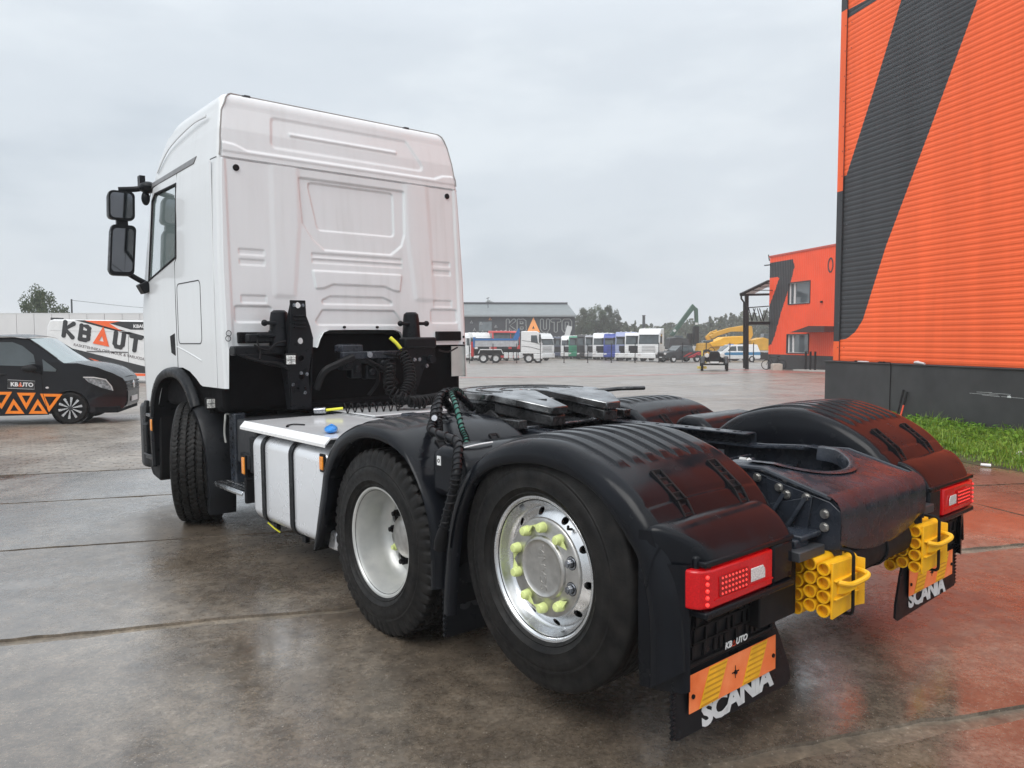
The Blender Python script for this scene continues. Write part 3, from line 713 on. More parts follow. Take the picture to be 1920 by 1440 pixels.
# ------------------------------------------------------------------ mirrors
for s in (-1, 1):
    M_ = MB()
    def housing(x0, x1, z0, z1, y, name, skew=0):
        P = rrect(x0, z0, x1, z1, .045, 4); mb = MB()
        P = [(x+skew*(z1-z)*.10, z) for x, z in P]
        lay = [(0, 1.0), (-.012, 1.0), (.03, 1.02), (.12, .92), (.19, .62)]; tl_ = .13
        cx = (x0+x1)/2; cz = (z0+z1)/2; rows = []
        for dy, sc in lay[1:]: rows.append([(s*(cx+(x-cx)*sc), y+dy-tl_*(z-z0), cz+(z-cz)*sc) for x, z in P]+[(s*(cx+(P[0][0]-cx)*sc), y+dy-tl_*(P[0][1]-z0), cz+(P[0][1]-cz)*sc)])
        mb.grid(rows); mb.add([rows[-1][i] for i in range(len(P))], [tuple(range(len(P)))]); mb.add([rows[0][i] for i in range(len(P))], [tuple(range(len(P)))])
        h = mb.build(name, M_black, truck, angle=60)
        g = MB(); Q = [(cx+(x-cx)*.84+.004, cz+(z-cz)*.86) for x, z in P]
        g.prism([(s*x, y-.014-.13*(z-z0), z) for x, z in Q], (0,.004,0)); g.build('mirror_glass', M_mirror, h)
        return h
    housing(1.30, 1.53, 2.775, 3.045, 5.78, 'wide_mirror')
    housing(1.305, 1.525, 2.245, 2.72, 5.78, 'main_mirror', .45)
    mb = MB(); mb.tube(smooth_path([(s*1.16,5.72,3.12),(s*1.26,5.80,3.09),(s*1.42,5.84,3.07)], 5), .028, 10); mb.ball((s*1.185,5.72,3.10), .075, sc=(1.1,1.4,.75)); mb.obox((s*1.225,5.78,3.17),(.05,.08,.09)); mb.ball((s*1.20,5.75,3.0), .05, sc=(.8,1,1.4)); mb.build('mirror_arm', M_black, truck)
    mb = MB(); mb.tube(smooth_path([(s*1.42,5.84,2.31),(s*1.32,5.82,2.24),(s*1.22,5.80,2.18)], 5), .026, 10); mb.obox((s*1.235,5.79,2.135),(.09,.14,.10), rotm('Y', s*.5)); mb.build('mirror_arm', M_black, truck, .01)
    mb = MB(); mb.obox((s*1.40,5.84,2.745),(.10,.07,.12)); mb.build('mirror_arm', M_black, truck, .012)

# ------------------------------------------------------------------ chassis frame
def bolts(pts, nrm, r, parent, mat=M_steel, name='bolt', h=.014):
    for p in pts:
        p = Vector(p); n = Vector(nrm); mb = MB(); mb.cyl(p, p+n*h, r, n=6); mb.cyl(p, p+n*h*.3, r*1.45, n=12); mb.build(name, mat, parent)
for s in (-1, 1):
    # web plate with tapered tail, top and bottom flanges
    prof = [(6.0,.70),(6.0,.985),(1.2,.995),(.0,1.0),(-.20,1.015),(-.47,1.025),(-.79,.938),(-.83,.90),(-.83,.71),(-.55,.66),(-.30,.69),(.2,.70)]
    mb = MB(); mb.plate(prof, [circ(4.2-.5*i, .84, .03, 10) for i in range(5)], (s*.40,0,0), (0,1,0), (0,0,1), (-s*.010,0,0)); rail = mb.build('frame_rail', M_frame, truck, .002)
    top = prof[1:7]; mb = MB()
    rows = [[(s*.40, y, z+.002), (s*.315, y, z+.002)] for y, z in top]; mb.grid(rows); mb.grid([[(s*.40, y, z-.008), (s*.315, y, z-.008)] for y, z in top]); mb.grid([[(s*.315,y,z+.002),(s*.315,y,z-.008)] for y, z in top]); mb.grid([[(s*.402,y,z+.002),(s*.402,y,z-.010)] for y, z in top])
    mb.build('top_flange', M_frame, rail)
    mb = MB(); mb.box2((s*.40,-.1,.70),(s*.315,6.0,.71)); mb.build('bottom_flange', M_frame, rail)
    mb = MB(); mb.tube([(s*.402, y, z-.004) for y, z in top], .012, 8); mb.build('rolled_edge', M_frame, rail)
    bolts([(s*.40, y, z) for y, z in ((-.70,.82),(-.70,.74),(-.62,.80),(-.48,.86),(-.30,.92),(-.15,.93),(.05,.93),(.2,.9),(.2,.8),(.45,.93),(.45,.78),(.7,.9),(.7,.78),(.95,.93))], (s,0,0), .011, rail)
    bolts([(s*.39, y, z) for y, z in ((-.4,.90),(-.2,.93),(0,.94),(.12,.90),(.12,.82),(.28,.93),(.28,.82),(.5,.93),(.62,.90),(.62,.82))], (-s,0,0), .013, rail, M_frame)
    # fifth wheel mounting angle on top of the rail
    mb = MB(); P = [(s*.412,.06,.90),(s*.412,.06,1.058),(s*.402,.06,1.066),(s*.30,.06,1.066),(s*.30,.06,1.054),(s*.400,.06,1.054),(s*.402,.06,.90)]
    mb.prism(P, (0,2.4,0)); mb.build('mounting_angle', M_frame, truck, .004)
    for i in range(9):
        mb = MB(); mb.cyl((s*.35,.16+i*.11,1.066),(s*.35,.16+i*.11,1.0685),.011,n=8); mb.build('bolt_hole', M_matte, truck)
for y in (3.2, 2.1, .62, -.15):
    mb = MB(); mb.box2((-.39,y-.06,.74),(.39,y+.06,.92)); mb.build('cross_member', M_frame, truck, .01)
# light grey W bracket on the inner right web
mb = MB(); mb.plate([(-.11,-.05),(.11,-.05),(.11,.05),(.07,.05),(.0,.0),(-.07,.05),(-.11,.05)], [circ(-.085,0,.012,8), circ(.085,0,.012,8)], (.386,.36,.90), (0,-1,0), (0,0,1), (-.006,0,0)); mb.build('web_bracket', pm('galvanised', (.34,.36,.40), .35, metal=.6), truck)
# valves and air lines between the rails
mb = MB(); mb.obox((.22,.06,.90),(.10,.09,.06)); mb.obox((.14,.05,.945),(.16,.012,.012)); mb.obox((.20,.0,.96),(.12,.012,.012)); mb.cyl((.20,-.02,.92),(.20,-.06,.94),.022); mb.build('valve_block', M_frame, truck, .005)
mb = MB(); mb.cyl((.13,-.02,.95),(.13,-.06,.95),.016,n=10); mb.cyl((.13,-.06,.95),(.13,-.075,.94),.022,n=6); mb.build('brass_fitting', M_alubr, truck)
for P, r in (([(.13,-.07,.95),(.10,-.13,.93),(.05,-.2,.86),(-.1,-.25,.80),(-.3,-.2,.76)], .010), ([(.3,-.35,.78),(.15,-.42,.84),(-.05,-.40,.82),(-.2,-.3,.75)], .014), ([(.33,-.5,.80),(.1,-.55,.78),(-.25,-.52,.76)], .012),
             ([(-.415,-.40,.94),(-.445,-.41,.95),(-.45,-.42,.92),(-.44,-.45,.86),(-.45,-.50,.82),(-.48,-.54,.80)], .009), ([(-.2,.5,.95),(0,.3,.9),(.1,.1,.9)], .012), ([(.2,.5,.94),(.22,.3,.88),(.18,.0,.84)], .012)):
    mb = MB(); mb.tube(smooth_path(P, 6), r, 8); mb.build('air_line', M_matte, truck)
# dark floor of the rear well: axle beam, air bags, tank
mb = MB(); mb.cyl((-1.0,0,.655),(1.0,0,.655),.065,n=16); mb.build('rear_axle_beam', M_matte, truck)
mb = MB(); mb.cyl((-1.0,AX_D,.51),(1.0,AX_D,.51),.10,n=16); mb.ball((0,AX_D,.51),.26,16,10,sc=(1,1,1)); mb.build('drive_axle', M_matte, truck)
for s in (-1, 1):
    mb = MB(); mb.cyl((s*.52,-.12,.50),(s*.52,-.12,.80),.11,n=18); mb.build('air_bag', M_matte, truck)
    mb = MB(); mb.bar((s*.52,1.9,.50),(s*.52,.8,.45),.08,.08); mb.build('suspension_arm', M_matte, truck, .01)
mb = MB(); mb.cyl((-.36,-.40,.60),(.36,-.40,.60),.13,n=24); mb.build('air_tank', M_matte, truck)

# rear cross beam: pressed tail with an oval cut-out
def tail():
    mb = MB(); n = 28
    # top plate sloping down to the rear with a deep U cut
    out = []
    def zt(y): return np.interp(y, [-.83,-.78,-.47,-.28], [.918,.942,1.024,1.026])
    poly = [(-.405,-.28),(-.405,-.80),(.405,-.80),(.405,-.28),(.315,-.28)]
    cut = [(.30*math.cos(t), -.36-.27*math.sin(t)) for t in [math.pi*i/20 for i in range(21)]]
    poly = [(-.405,-.28),(-.405,-.795),(.405,-.795),(.405,-.28)]+[(.30,-.28)]+cut+[(-.30,-.28)]
    mb.plate(poly, [], (0,0,0), (1,0,0), (0,1,0), (0,0,-.008))
    mb.v = [(x, y, float(zt(y))+z+.006) for x, y, z in mb.v]
    return mb
tl = tail().build('tail_plate', M_frame, truck, .002)
# flared rim of the cut-out
rows = []
for i in range(25):
    t = math.pi*i/24; row = []
    for rr_, dz in ((1.16, .007), (1.08, .010), (1.0, .002), (.96, -.03), (.95, -.06)):
        x = .30*rr_*math.cos(t); y = -.36-.27*rr_*math.sin(t); row.append((x, y, float(np.interp(y, [-.83,-.78,-.47,-.28], [.918,.942,1.024,1.026]))+.006+dz))
    rows.append(row)
MB().grid(rows).build('cutout_rim', M_frame, tl)
# rear face: rolled section, drooping in the middle
rows = []
for i in range(33):
    x = -.415+.83*i/32; m = max(0, 1-(abs(x)/.36)**2.2); row = []
    for y, z in ((-.775,.951),(-.80,.943),(-.822,.926),(-.835,.900),(-.839,.86),(-.839,.78)): row.append((x, y, z))
    zb_ = .735-.06*m
    row += [(x, -.836+.0*m, zb_+.03), (x, -.825, zb_+.008), (x, -.80, zb_), (x, -.66, zb_+.01)]
    rows.append(row)
MB().grid(rows).build('tail_face', M_frame, truck, angle=45)
for s in (-1, 1):
    mb = MB(); mb.prism([(s*.414,-.50,.99),(s*.414,-.79,.925),(s*.414,-.835,.89),(s*.414,-.835,.735),(s*.414,-.62,.69),(s*.414,-.52,.74)], (-s*.008,0,0)); mb.build('tail_gusset', M_frame, truck, .003)
mb = MB(); mb.cyl((-.30,-.74,.655),(.30,-.74,.655),.085,n=24); mb.build('tail_tube', M_matte, truck)
mb = MB(); mb.tube([(.04+.09*math.cos(q)*0, -.74+.09*math.cos(q), .655+.09*math.sin(q)) for q in [i*math.pi/10 for i in range(20)]], .006, 6, True); mb.build('tube_strap', M_black, truck)
# side brackets with struts left of the tail
for s in (-1, 1):
    mb = MB(); mb.prism([(s*.416,-.46,.86),(s*.416,-.72,.94),(s*.416,-.70,.80),(s*.416,-.50,.78)], (s*.012,0,0)); mb.build('bracket_plate', M_frame, truck, .003)
    for y0, y1 in ((-.52,-.585),(-.62,-.685)):
        mb = MB(); mb.prism([(s*.43,y1,.94),(s*.43,y1-.012,.94),(s*.47,y0-.012,.80),(s*.47,y0,.80),(s*.43,y0,.80)], (0,-.008,0)); mb.build('bracket_rib', M_frame, truck)
    mb = MB(); mb.obox((s*.50,-.65,.795),(.16,.22,.022)); mb.obox((s*.56,-.70,.772),(.10,.10,.04)); mb.cyl((s*.46,-.56,.785),(s*.66,-.56,.785),.045,n=16); mb.cyl((s*.50,-.56,.785),(s*.54,-.56,.785),.058,n=16); mb.build('lamp_arm', M_frame, truck, .006)
    bolts([(s*.418, y, z) for y, z in ((-.77,.875),(-.77,.82),(-.60,.93),(-.69,.93),(-.46,.985),(-.565,.955))], (s,0,0), .014, truck, M_alubr)
# carrier boxes for the wheel chocks
for s in (-1, 1):
    mb = MB(); mb.box2((s*.575,-.42,.49),(s*.84,-.735,.71)); mb.build('chock_carrier', M_matte, truck, .006)
    mb = MB(); mb.box2((s*.45,-.70,.72),(s*.65,-.79,.76)); mb.build('carrier_bracket', M_dkgrey, truck, .004)
    mb = MB(); mb.box2((s*.56,-.40,.55),(s*.42,-.44,.70)); mb.build('carrier_bracket', M_matte, truck, .004)

# ------------------------------------------------------------------ fifth wheel
FW = (0, 1.55, 1.262)
outl = []
for i in range(25): t = R_(-8+196*i/24); outl.append((.475*math.cos(t), .475*math.sin(t)))
outl += [(-.46,-.22),(-.40,-.42),(-.30,-.58),(-.17,-.58),(-.045,-.16)]
slot = [(.055*math.cos(R_(200-220*i/10)), -.02+.055*math.sin(R_(200-220*i/10))) for i in range(11)]
outl += slot+[(.045,-.16),(.17,-.58),(.30,-.58),(.40,-.42),(.46,-.22)]
mb = MB(); mb.plate(outl, [], FW, (1,0,0), (0,1,0), (0,0,-.045))
mb.v = [(x, y, z-.20*max(0, FW[1]-.28-y)-.22*max(0, FW[1]-.55-y)) for x, y, z in mb.v]
fwp = mb.build('fifth_wheel_plate', pm('greasy_coupling_plate', (.20,.205,.21), .15, metal=.85, var=.6, vs=7, rvar=.12, bump=.2, bs=35, col2=(.40,.41,.42)), truck, .006)
for r in (.43, .33, .30, .17):
    mb = MB(); a0, a1 = (R_(-20), R_(200)); mb.tube([(r*math.cos(a0+(a1-a0)*i/40), FW[1]+r*math.sin(a0+(a1-a0)*i/40), FW[2]+.0005) for i in range(41)], .004, 6); mb.build('grease_groove', M_grease, fwp)
mb = MB(); mb.lathe([(0,.468),(-.03,.476),(-.10,.44),(-.13,.40)], (0,FW[1],FW[2]-.03), (0,0,1), 48, a0=R_(-20), a1=R_(200)); mb.build('plate_skirt', M_grease, fwp)
for s in (-1, 1):
    mb = MB(); mb.prism([(s*.44,1.34,1.215),(s*.29,.985,1.145),(s*.17,.99,1.145),(s*.12,1.40,1.215)], (0,0,-.07)); mb.build('horn_web', M_grease, fwp, .01)
    mb = MB(); mb.prism([(s*.36,1.40,1.17),(s*.36,1.70,1.17),(s*.36,1.86,1.085),(s*.36,1.24,1.085)], (s*.07,0,0)); mb.cyl((s*.34,1.55,1.165),(s*.45,1.55,1.165),.05); mb.build('pedestal', M_grease, truck, .008)
mb = MB(); mb.obox((0,1.55,1.075),(1.02,.95,.014)); mb.build('mounting_plate', M_steel, truck, .003)
mb = MB(); mb.obox((-.1,1.35,1.12),(.36,.16,.08)); mb.obox((.15,1.6,1.11),(.2,.3,.06)); mb.build('lock_mechanism', M_grease, truck, .01)
mb = MB(); mb.tube(smooth_path([(.30,1.32,1.235),(.45,1.25,1.245),(.56,1.22,1.25),(.62,1.17,1.252),(.74,1.14,1.25)], 5), .014, 8); mb.build('release_handle', M_grease, truck)
for s in (-1, 1): mb = MB(); mb.obox((s*.46,1.30,1.10),(.07,.5,.05)); mb.build('slide_rail', M_grease, truck, .006)
bolts([(x, y, 1.082) for x in (-.47,.47) for y in (1.12,1.24,1.36,1.75,1.88,2.0)], (0,0,1), .014, truck, M_grease)
# grey gearbox / cover plates on the frame seen between plate and fender
mb = MB(); mb.box2((-.30,2.06,.985),(.30,2.9,1.0)); mb.build('frame_cover', M_steel, truck, .003)
mb = MB(); mb.obox((-.52,1.02,1.02),(.12,.5,.03)); mb.obox((-.47,.80,1.03),(.16,.12,.05)); mb.build('fender_stay', M_grease, truck, .006)

# ------------------------------------------------------------------ catwalk deck, tanks, steps
mb = MB(); mb.box2((-1.19,2.03,.985),(-.36,3.42,.997)); mb.prism([(-1.19,2.03,.997),(-1.225,2.03,.958),(-1.225,2.03,.953),(-1.19,2.03,.987)], (0,1.39,0)); d1 = mb.build('deck_plate', M_deck, truck, .003)
mb = MB(); mb.prism([(-1.192,2.032,.9985),(-1.228,2.032,.9585),(-1.229,2.032,.940),(-1.231,2.032,.940),(-1.231,2.032,.9595),(-1.193,2.032,1.000)], (0,1.388,0)); mb.build('deck_lip', M_white, d1)
mb = MB(); mb.box2((-.358,2.92,1.000),(.36,4.30,1.012)); mb.build('deck_plate', M_deck, truck, .003)
mb = MB(); mb.box2((.362,2.03,.985),(1.2,3.6,.997)); mb.build('deck_plate', M_deck, truck, .003)
mb = MB(); mb.tube(smooth_path([(-1.14,2.78,1.001),(-1.10,2.85,1.004),(-1.05,2.86,1.006),(-1.0,2.80,1.003)], 5), .010, 6, False, True, 0, ((0,0,1), .5)); mb.build('deck_handle', M_matte, d1)
# left fuel tank: rounded box with brushed aluminium skin and black straps
def tank_prof(x0, x1, z0, z1, r): return rrect(x0, z0, x1, z1, r, 6)
M_tank = pm('brushed_tank', (.80,.815,.84), .26, metal=.40, var=.025, vs=2, rvar=.05)
for s in (-1, 1):
    P = tank_prof(-1.215, -.66, .285, .915, .085) if s < 0 else tank_prof(.66, 1.215, .285, .915, .085)
    mb = MB(); n = len(P); rows = []
    for y, sc in ((2.10,.94),(2.115,.985),(2.14,1.0),(3.20,1.0),(3.225,.985),(3.24,.94)):
        cx = s*.9375; rows.append([(cx+(x-cx)*sc, y, .60+(z-.60)*sc) for x, z in P+[P[0]]])
    mb.grid(rows); mb.add(rows[0][:-1], [tuple(range(n))]); mb.add(rows[-1][:-1], [tuple(range(n))])
    tk = mb.build('fuel_tank', M_tank, truck, angle=50)
    for y in (2.55, 3.02):
        Q = tank_prof(-1.228, -.65, .275, .928, .09) if s < 0 else tank_prof(.65, 1.228, .275, .928, .09); mb = MB()
        mb.grid([[(x, y-.028, z), (x, y+.028, z)] for x, z in Q+[Q[0]]]); Q2 = [(x*1.004, z) for x, z in Q]; mb.grid([[(x, y-.028, z), (x*.992, y-.028, z)] for x, z in Q+[Q[0]]])
        mb.obox((s*1.13,y,.262),(.03,.05,.07)); mb.build('tank_strap', M_black, tk)
    mb = MB(); mb.tube([(s*1.2,3.02,.29),(s*1.17,2.98,.25),(s*1.14,2.95,.22)], .006, 6); mb.build('strap_tail', M_yellow_in, tk)
# lower rear corner piece and small silver box ahead of the drive wheel
mb = MB(); mb.box2((-1.21,1.96,.30),(-.75,2.08,.42)); mb.build('tank_box', M_tank, truck, .015)
# side markers
def marker(p, size, parent=truck):
    mb = MB(); mb.obox(p, size); mk = mb.build('side_marker', M_amber, parent, .005); m2 = MB(); m2.obox((p[0]+.008,p[1],p[2]), (size[0],size[1]+.02,size[2]+.03)); m2.build('marker_base', M_matte, mk, .004)
marker((-1.222,2.10,.835),(.016,.045,.085)); marker((-1.205,3.44,.655),(.016,.05,.13)); marker((-1.275,5.58,.80),(.016,.05,.11))
# battery / air unit between front wheel and tank
mb = MB(); mb.box2((-1.10,3.46,.62),(-.45,4.02,.975)); bx_ = mb.build('battery_box', M_dkgrey, truck, .02)
mb = MB(); mb.box2((-1.13,3.50,.60),(-1.09,3.70,.72)); mb.box2((-1.125,3.40,.58),(-1.09,3.52,.86)); mb.build('box_trim', M_black, bx_, .008)
mb = MB(); mb.box2((-1.12,3.83,.45),(-1.02,3.95,1.02)); mb.build('bracket_column', M_frame, truck, .012)
for i in range(6):
    mb = MB(); mb.cyl((-1.118,3.87+.03*(i%2),.52+i*.075),(-1.124,3.87+.03*(i%2),.52+i*.075),.014,n=8); mb.build('bolt_hole', M_matte, truck)
mb = MB(); mb.tube(smooth_path([(-1.10,3.93,1.00),(-1.14,3.95,1.01),(-1.16,3.92,.97),(-1.165,3.93,.86),(-1.16,3.92,.78)], 5), .008, 6); mb.build('grey_cable', pm('cable_grey', (.35,.35,.33), .5), truck)
# tread step with punched holes
mb = MB(); mb.plate([(-.30,-.115),(.30,-.115),(.30,.115),(-.30,.115)], [circ(-.25+.056*i, -.08+.053*j, .015, 8) for i in range(10) for j in range(4)], (-1.10,3.74,.455), (0,1,0), (1,0,0), (0,0,-.006)); st = mb.build('tread_step', M_alu, truck)
mb = MB(); mb.prism([(-1.215,3.44,.457),(-1.228,3.44,.435),(-1.222,3.44,.415),(-1.212,3.44,.44)], (0,.60,0)); mb.build('step_edge', M_alu, st, .003)
mb = MB(); mb.box2((-1.20,3.42,.36),(-.9,3.46,.56)); mb.box2((-.98,3.5,.40),(-.8,4.0,.46)); mb.build('step_bracket', M_matte, truck, .01)
mb = MB(); mb.cyl((-1.0,3.6,.36),(-.6,3.6,.36),.13,n=20); mb.build('air_tank', M_matte, truck)
mb = MB(); mb.box2((-.6,2.2,.35),(.6,4.1,.70)); mb.box2((-.5,4.0,.45),(.5,5.8,1.0)); mb.build('engine_underbody', M_deepblack, truck, .02)

# ------------------------------------------------------------------ front wheel arch, lower front body
AR = [(5.60,.40),(5.62,.80),(5.585,.98),(5.50,1.12),(5.34,1.235),(5.10,1.285),(4.86,1.275),(4.66,1.205),(4.53,1.10),(4.46,1.00)]
for s in (-1, 1):
    P = smooth_path([(0,y,z) for y, z in AR], 4); c = Vector((0, AX_F+.12, .60)); rows = []
    for p in P:
        d = (p-c).normalized(); row = []
        for x, e in ((1.02,.0),(1.19,.0),(1.245,-.006),(1.262,.012),(1.262,.060),(1.24,.082),(1.20,.088)): q = p+d*e; row.append((s*x, q.y, q.z))
        rows.append(row)
    MB().grid(rows).build('arch_flare', M_dkgrey if False else M_black, truck, angle=50)
    G = [(4.455,.99),(4.35,.92),(4.24,.78),(4.175,.60),(4.15,.40),(4.16,.20)]
    P = smooth_path([(0,y,z) for y, z in G], 4); rows = []
    for p in P:
        d = (p-Vector((0,AX_F,.55))).normalized(); row = []
        for x, e in ((1.03,.02),(1.16,.02),(1.235,.0),(1.25,.014),(1.25,.055),(1.22,.075),(1.03,.078)): q = p+d*e; row.append((s*x, q.y, q.z))
        rows.append(row)
    MB().grid(rows).build('mudguard', M_black, truck, angle=50)
    # inner liner: dark half barrel above the tyre
    mb = MB(); mb.lathe([(s*.60,.70),(s*1.05,.70)], (0,AX_F,.56), (1,0,0), 24, a0=R_(0), a1=R_(200)); mb.build('arch_liner', M_deepblack, truck)
    mb = MB(); mb.box2((s*.35,4.0,1.0),(s*1.15,5.5,1.36)); mb.build('arch_housing', M_deepblack, truck, .05)
    # front steps and bumper corner
    mb = MB(); mb.prism([(s*1.19,5.62,.94),(s*1.19,5.92,.94),(s*1.225,5.93,.80),(s*1.23,5.93,.42),(s*1.21,5.84,.27),(s*1.21,5.60,.24),(s*1.21,5.58,.40)], (-s*.55,0,0)); mb.build('front_step', M_matte, truck, .02)
    mb = MB(); mb.box2((s*1.25,5.64,.44),(s*1.05,5.92,.48)); mb.tube([(s*1.25,5.63,.485),(s*1.262,5.8,.485),(s*1.255,5.93,.485)], .010, 8); mb.build('step_tray', M_dkgrey, truck, .006)
    mb = MB(); mb.prism([(s*1.242,5.84,1.02),(s*1.242,5.93,1.02),(s*1.262,5.945,.85),(s*1.255,5.86,.80)], (-s*.03,0,0)); mb.prism([(s*1.25,5.86,.78),(s*1.262,5.945,.78),(s*1.262,5.945,.46),(s*1.245,5.87,.46)], (-s*.03,0,0)); mb.build('corner_trim', M_black, truck, .008)
    mb = MB(); mb.obox((s*1.23,5.78,.88),(.04,.16,.035)); mb.build('step_lamp', M_steel, truck, .006)
mb = MB(); mb.box2((-1.2,6.12,.3),(1.2,6.30,.98)); mb.build('front_bumper', M_dkgrey, truck, .05)

# ------------------------------------------------------------------ rear fenders
LIP_D = [(1.98,.33),(1.94,.40),(1.88,.52),(1.818,.665),(1.773,.821),(1.636,.972),(1.435,1.057),(1.267,1.078),(1.092,1.059),(.948,1.006),(.848,.912),(.783,.808),(.745,.682),(.740,.503),(.746,.392)]
CRN_D = [(2.06,.30),(2.02,.40),(1.985,.54),(1.941,.69),(1.868,.890),(1.728,1.037),(1.53,1.125),(1.33,1.152),(1.14,1.131),(1.003,1.076),(.900,.995),(.802,.880),(.724,.757),(.679,.605),(.676,.404)]
LIP_T = [(.586,.30),(.576,.40),(.55,.60),(.512,.761),(.46,.875),(.387,.972),(.24,1.051),(.018,1.093),(-.196,1.079),(-.354,1.021),(-.456,.935),(-.551,.83),(-.590,.72),(-.609,.598),(-.609,.372)]
CRN_T = [(.685,.30),(.672,.47),(.640,.64),(.603,.80),(.545,.915),(.455,1.020),(.30,1.125),(.085,1.185),(-.11,1.193),(-.28,1.153),(-.411,1.098),(-.53,1.02),(-.625,.905),(-.693,.711),(-.714,.448)]
def fender(lip, crn, s, rib_s, seams, xin=.60, fcut=2):
    """lip/crown poly-lines (y,z) from front to rear; ribs run along the travel direction between rib_s fractions"""
    nL = 14; Lp = smooth_path([(0,y,z) for y, z in lip], nL); Cp = smooth_path([(0,y,z) for y, z in crn], nL); rows = []
    nx = 150; n = len(Lp)
    for i in range(n):
        l = Lp[i]; c = Cp[i]; d = (c-l); L_ = d.length; d = d.normalized(); f = i/(n-1); row = []
        row.append((s*1.30, l.y-d.y*.004, l.z-d.z*.004)); row.append((s*1.334, l.y, l.z)); row.append((s*1.340, *(l+d*L_*.10).yz))
        row.append((s*1.336, *(l+d*L_*.45).yz)); row.append((s*1.328, *(l+d*L_*.70).yz)); row.append((s*1.312, *(l+d*L_*.88).yz)); row.append((s*1.29, *(l+d*L_*.98).yz))
        for q in range(nx+1):
            x = 1.275-(1.275-xin)*q/nx; e = L_*1.0+.012*math.sin(math.pi*q/nx)
            # raised ribs
            ph = (1.21-x)/.088; k = round(ph); inr = abs(ph-k)
            r0, r1 = rib_s
            if 0 <= k <= 6:
                fr = max(0, min(1, (f-(r0))/.012))*max(0, min(1, ((r1)-f)/.012))
                e += .013*fr*(1 if inr < .24 else max(0, 1-(inr-.24)/.07))
            for sm in seams:
                if abs(f-sm) < .0042: e -= .006
            p = l+d*e; row.append((s*x, p.y, p.z))
        
        for de, dx in ((.006,.018),(.022,.036),(.06,.052),(.13,.060),(.30,.062)): p = l+d*(L_-de); row.append((s*(xin-dx), p.y, p.z))
        rows.append(row)
    full = [r for i, r in enumerate(rows) if i/(n-1) <= fcut]; sk = [r[:9] for i, r in enumerate(rows) if i/(n-1) >= fcut-.012]
    mb = MB(); mb.grid(full)
    if fcut < 1: mb.grid(sk)
    return mb, Lp, Cp
def on_fender(Lp, Cp, f, x, s, up=0):
    i = int(f*(len(Cp)-1)); c = Cp[i]; d = (c-Lp[i]).normalized(); t = (Cp[min(i+2,len(Cp)-1)]-Cp[max(i-2,0)]).normalized()
    return Vector((s*x, c.y, c.z))+d*(up+.008), d, t
def clip(parent, Lp, Cp, f0, f1, x, s):
    """ladder shaped hinge clip following the fender"""
    a, da, ta = on_fender(Lp, Cp, f0, x, s, .004); b_, db, tb = on_fender(Lp, Cp, f1, x, s, .004); m_, dm, tm = on_fender(Lp, Cp, (f0+f1)/2, x, s, .004)
    ex = Vector((s,0,0)); mb = MB()
    for p, q in ((a, m_), (m_, b_)):
        for o in (-.026, .026): mb.bar(p+ex*o, q+ex*o, .010, .020, up=da)
        for t in (.0, .28, .5, .78, 1.0): c = p.lerp(q, t); mb.bar(c-ex*.026, c+ex*.026, .012, .018, up=da)
    o = mb.build('hinge_clip', M_matte, parent, .002)
    m2 = MB(); m2.bar(a-da*.008, m_-da*.008, .05, .008, up=da); m2.bar(m_-da*.008, b_-da*.008, .05, .008, up=da); m2.build('clip_base', M_black, o)
for s in (-1, 1):
    mbf, Lp, Cp = fender(LIP_D, CRN_D, s, (.27, .56), (.245, .70), xin=.56)
    fd = mbf.build('drive_fender', M_fend, truck, angle=55)
    for x in (1.10, .74): clip(fd, Lp, Cp, .66, .80, x, s)
    mbf, Lt, Ct = fender(LIP_T, CRN_T, s, (.40, .70), (.335, .80), xin=.60, fcut=.872)
    ft = mbf.build('rear_fender', M_fend, truck, angle=55)
    for x in (1.10, .74): clip(ft, Lt, Ct, .735, .895, x, s)
    # domed top bridging both fenders on the inner side, and the flat link panel
    mb = MB(); mb.prism([(s*1.29,.50,.84),(s*1.29,.50,1.02),(s*1.29,.60,1.085),(s*1.29,.72,1.095),(s*1.29,.80,1.06),(s*1.29,.80,.84)], (-s*.67,0,0)); mb.build('link_cover', M_fend, truck, .045, seg=4)
    # mud flap behind the drive wheel
    mb = MB(); P = rrect(.64, .13, 1.26, .60, .02, 3); mb.prism([(s*x, .735, z) for x, z in P], (0,.010,0)); fl = mb.build('drive_flap', M_black, truck)
    mb = MB()
    for i in range(16): mb.obox((s*1.262,.735,.15+i*.027),(.014,.016,.016), rotm('X', .6))
    tag(mb.build('flap_fringe', M_black, fl), kind='stuff')
    put_text('flap_lettering', 'SCANIA', (s*.93, .733, .30), (1,0,0), (0,0,1), .15, M_dkgrey, fl, .006, .0015, sx=.95, spacing=.92)

# small white sticker on the link panel
mb = MB(); mb.obox((-1.2915,.72,1.02),(.003,.030,.045)); stk = mb.build('sticker', M_whprint, truck)
mb = MB(); mb.lathe([(0,.010),(-.0015,.010),(-.0015,.006),(0,.006)], (-1.293,.72,1.02), (1,0,0), 16); mb.build('sticker_mark', M_matte, stk)
mb = MB(); mb.tube(smooth_path([(-1.27,.60,1.085),(-1.15,.60,1.095),(-1.05,.605,1.097)], 5), .004, 6); mb.build('white_tie', M_whprint, truck)

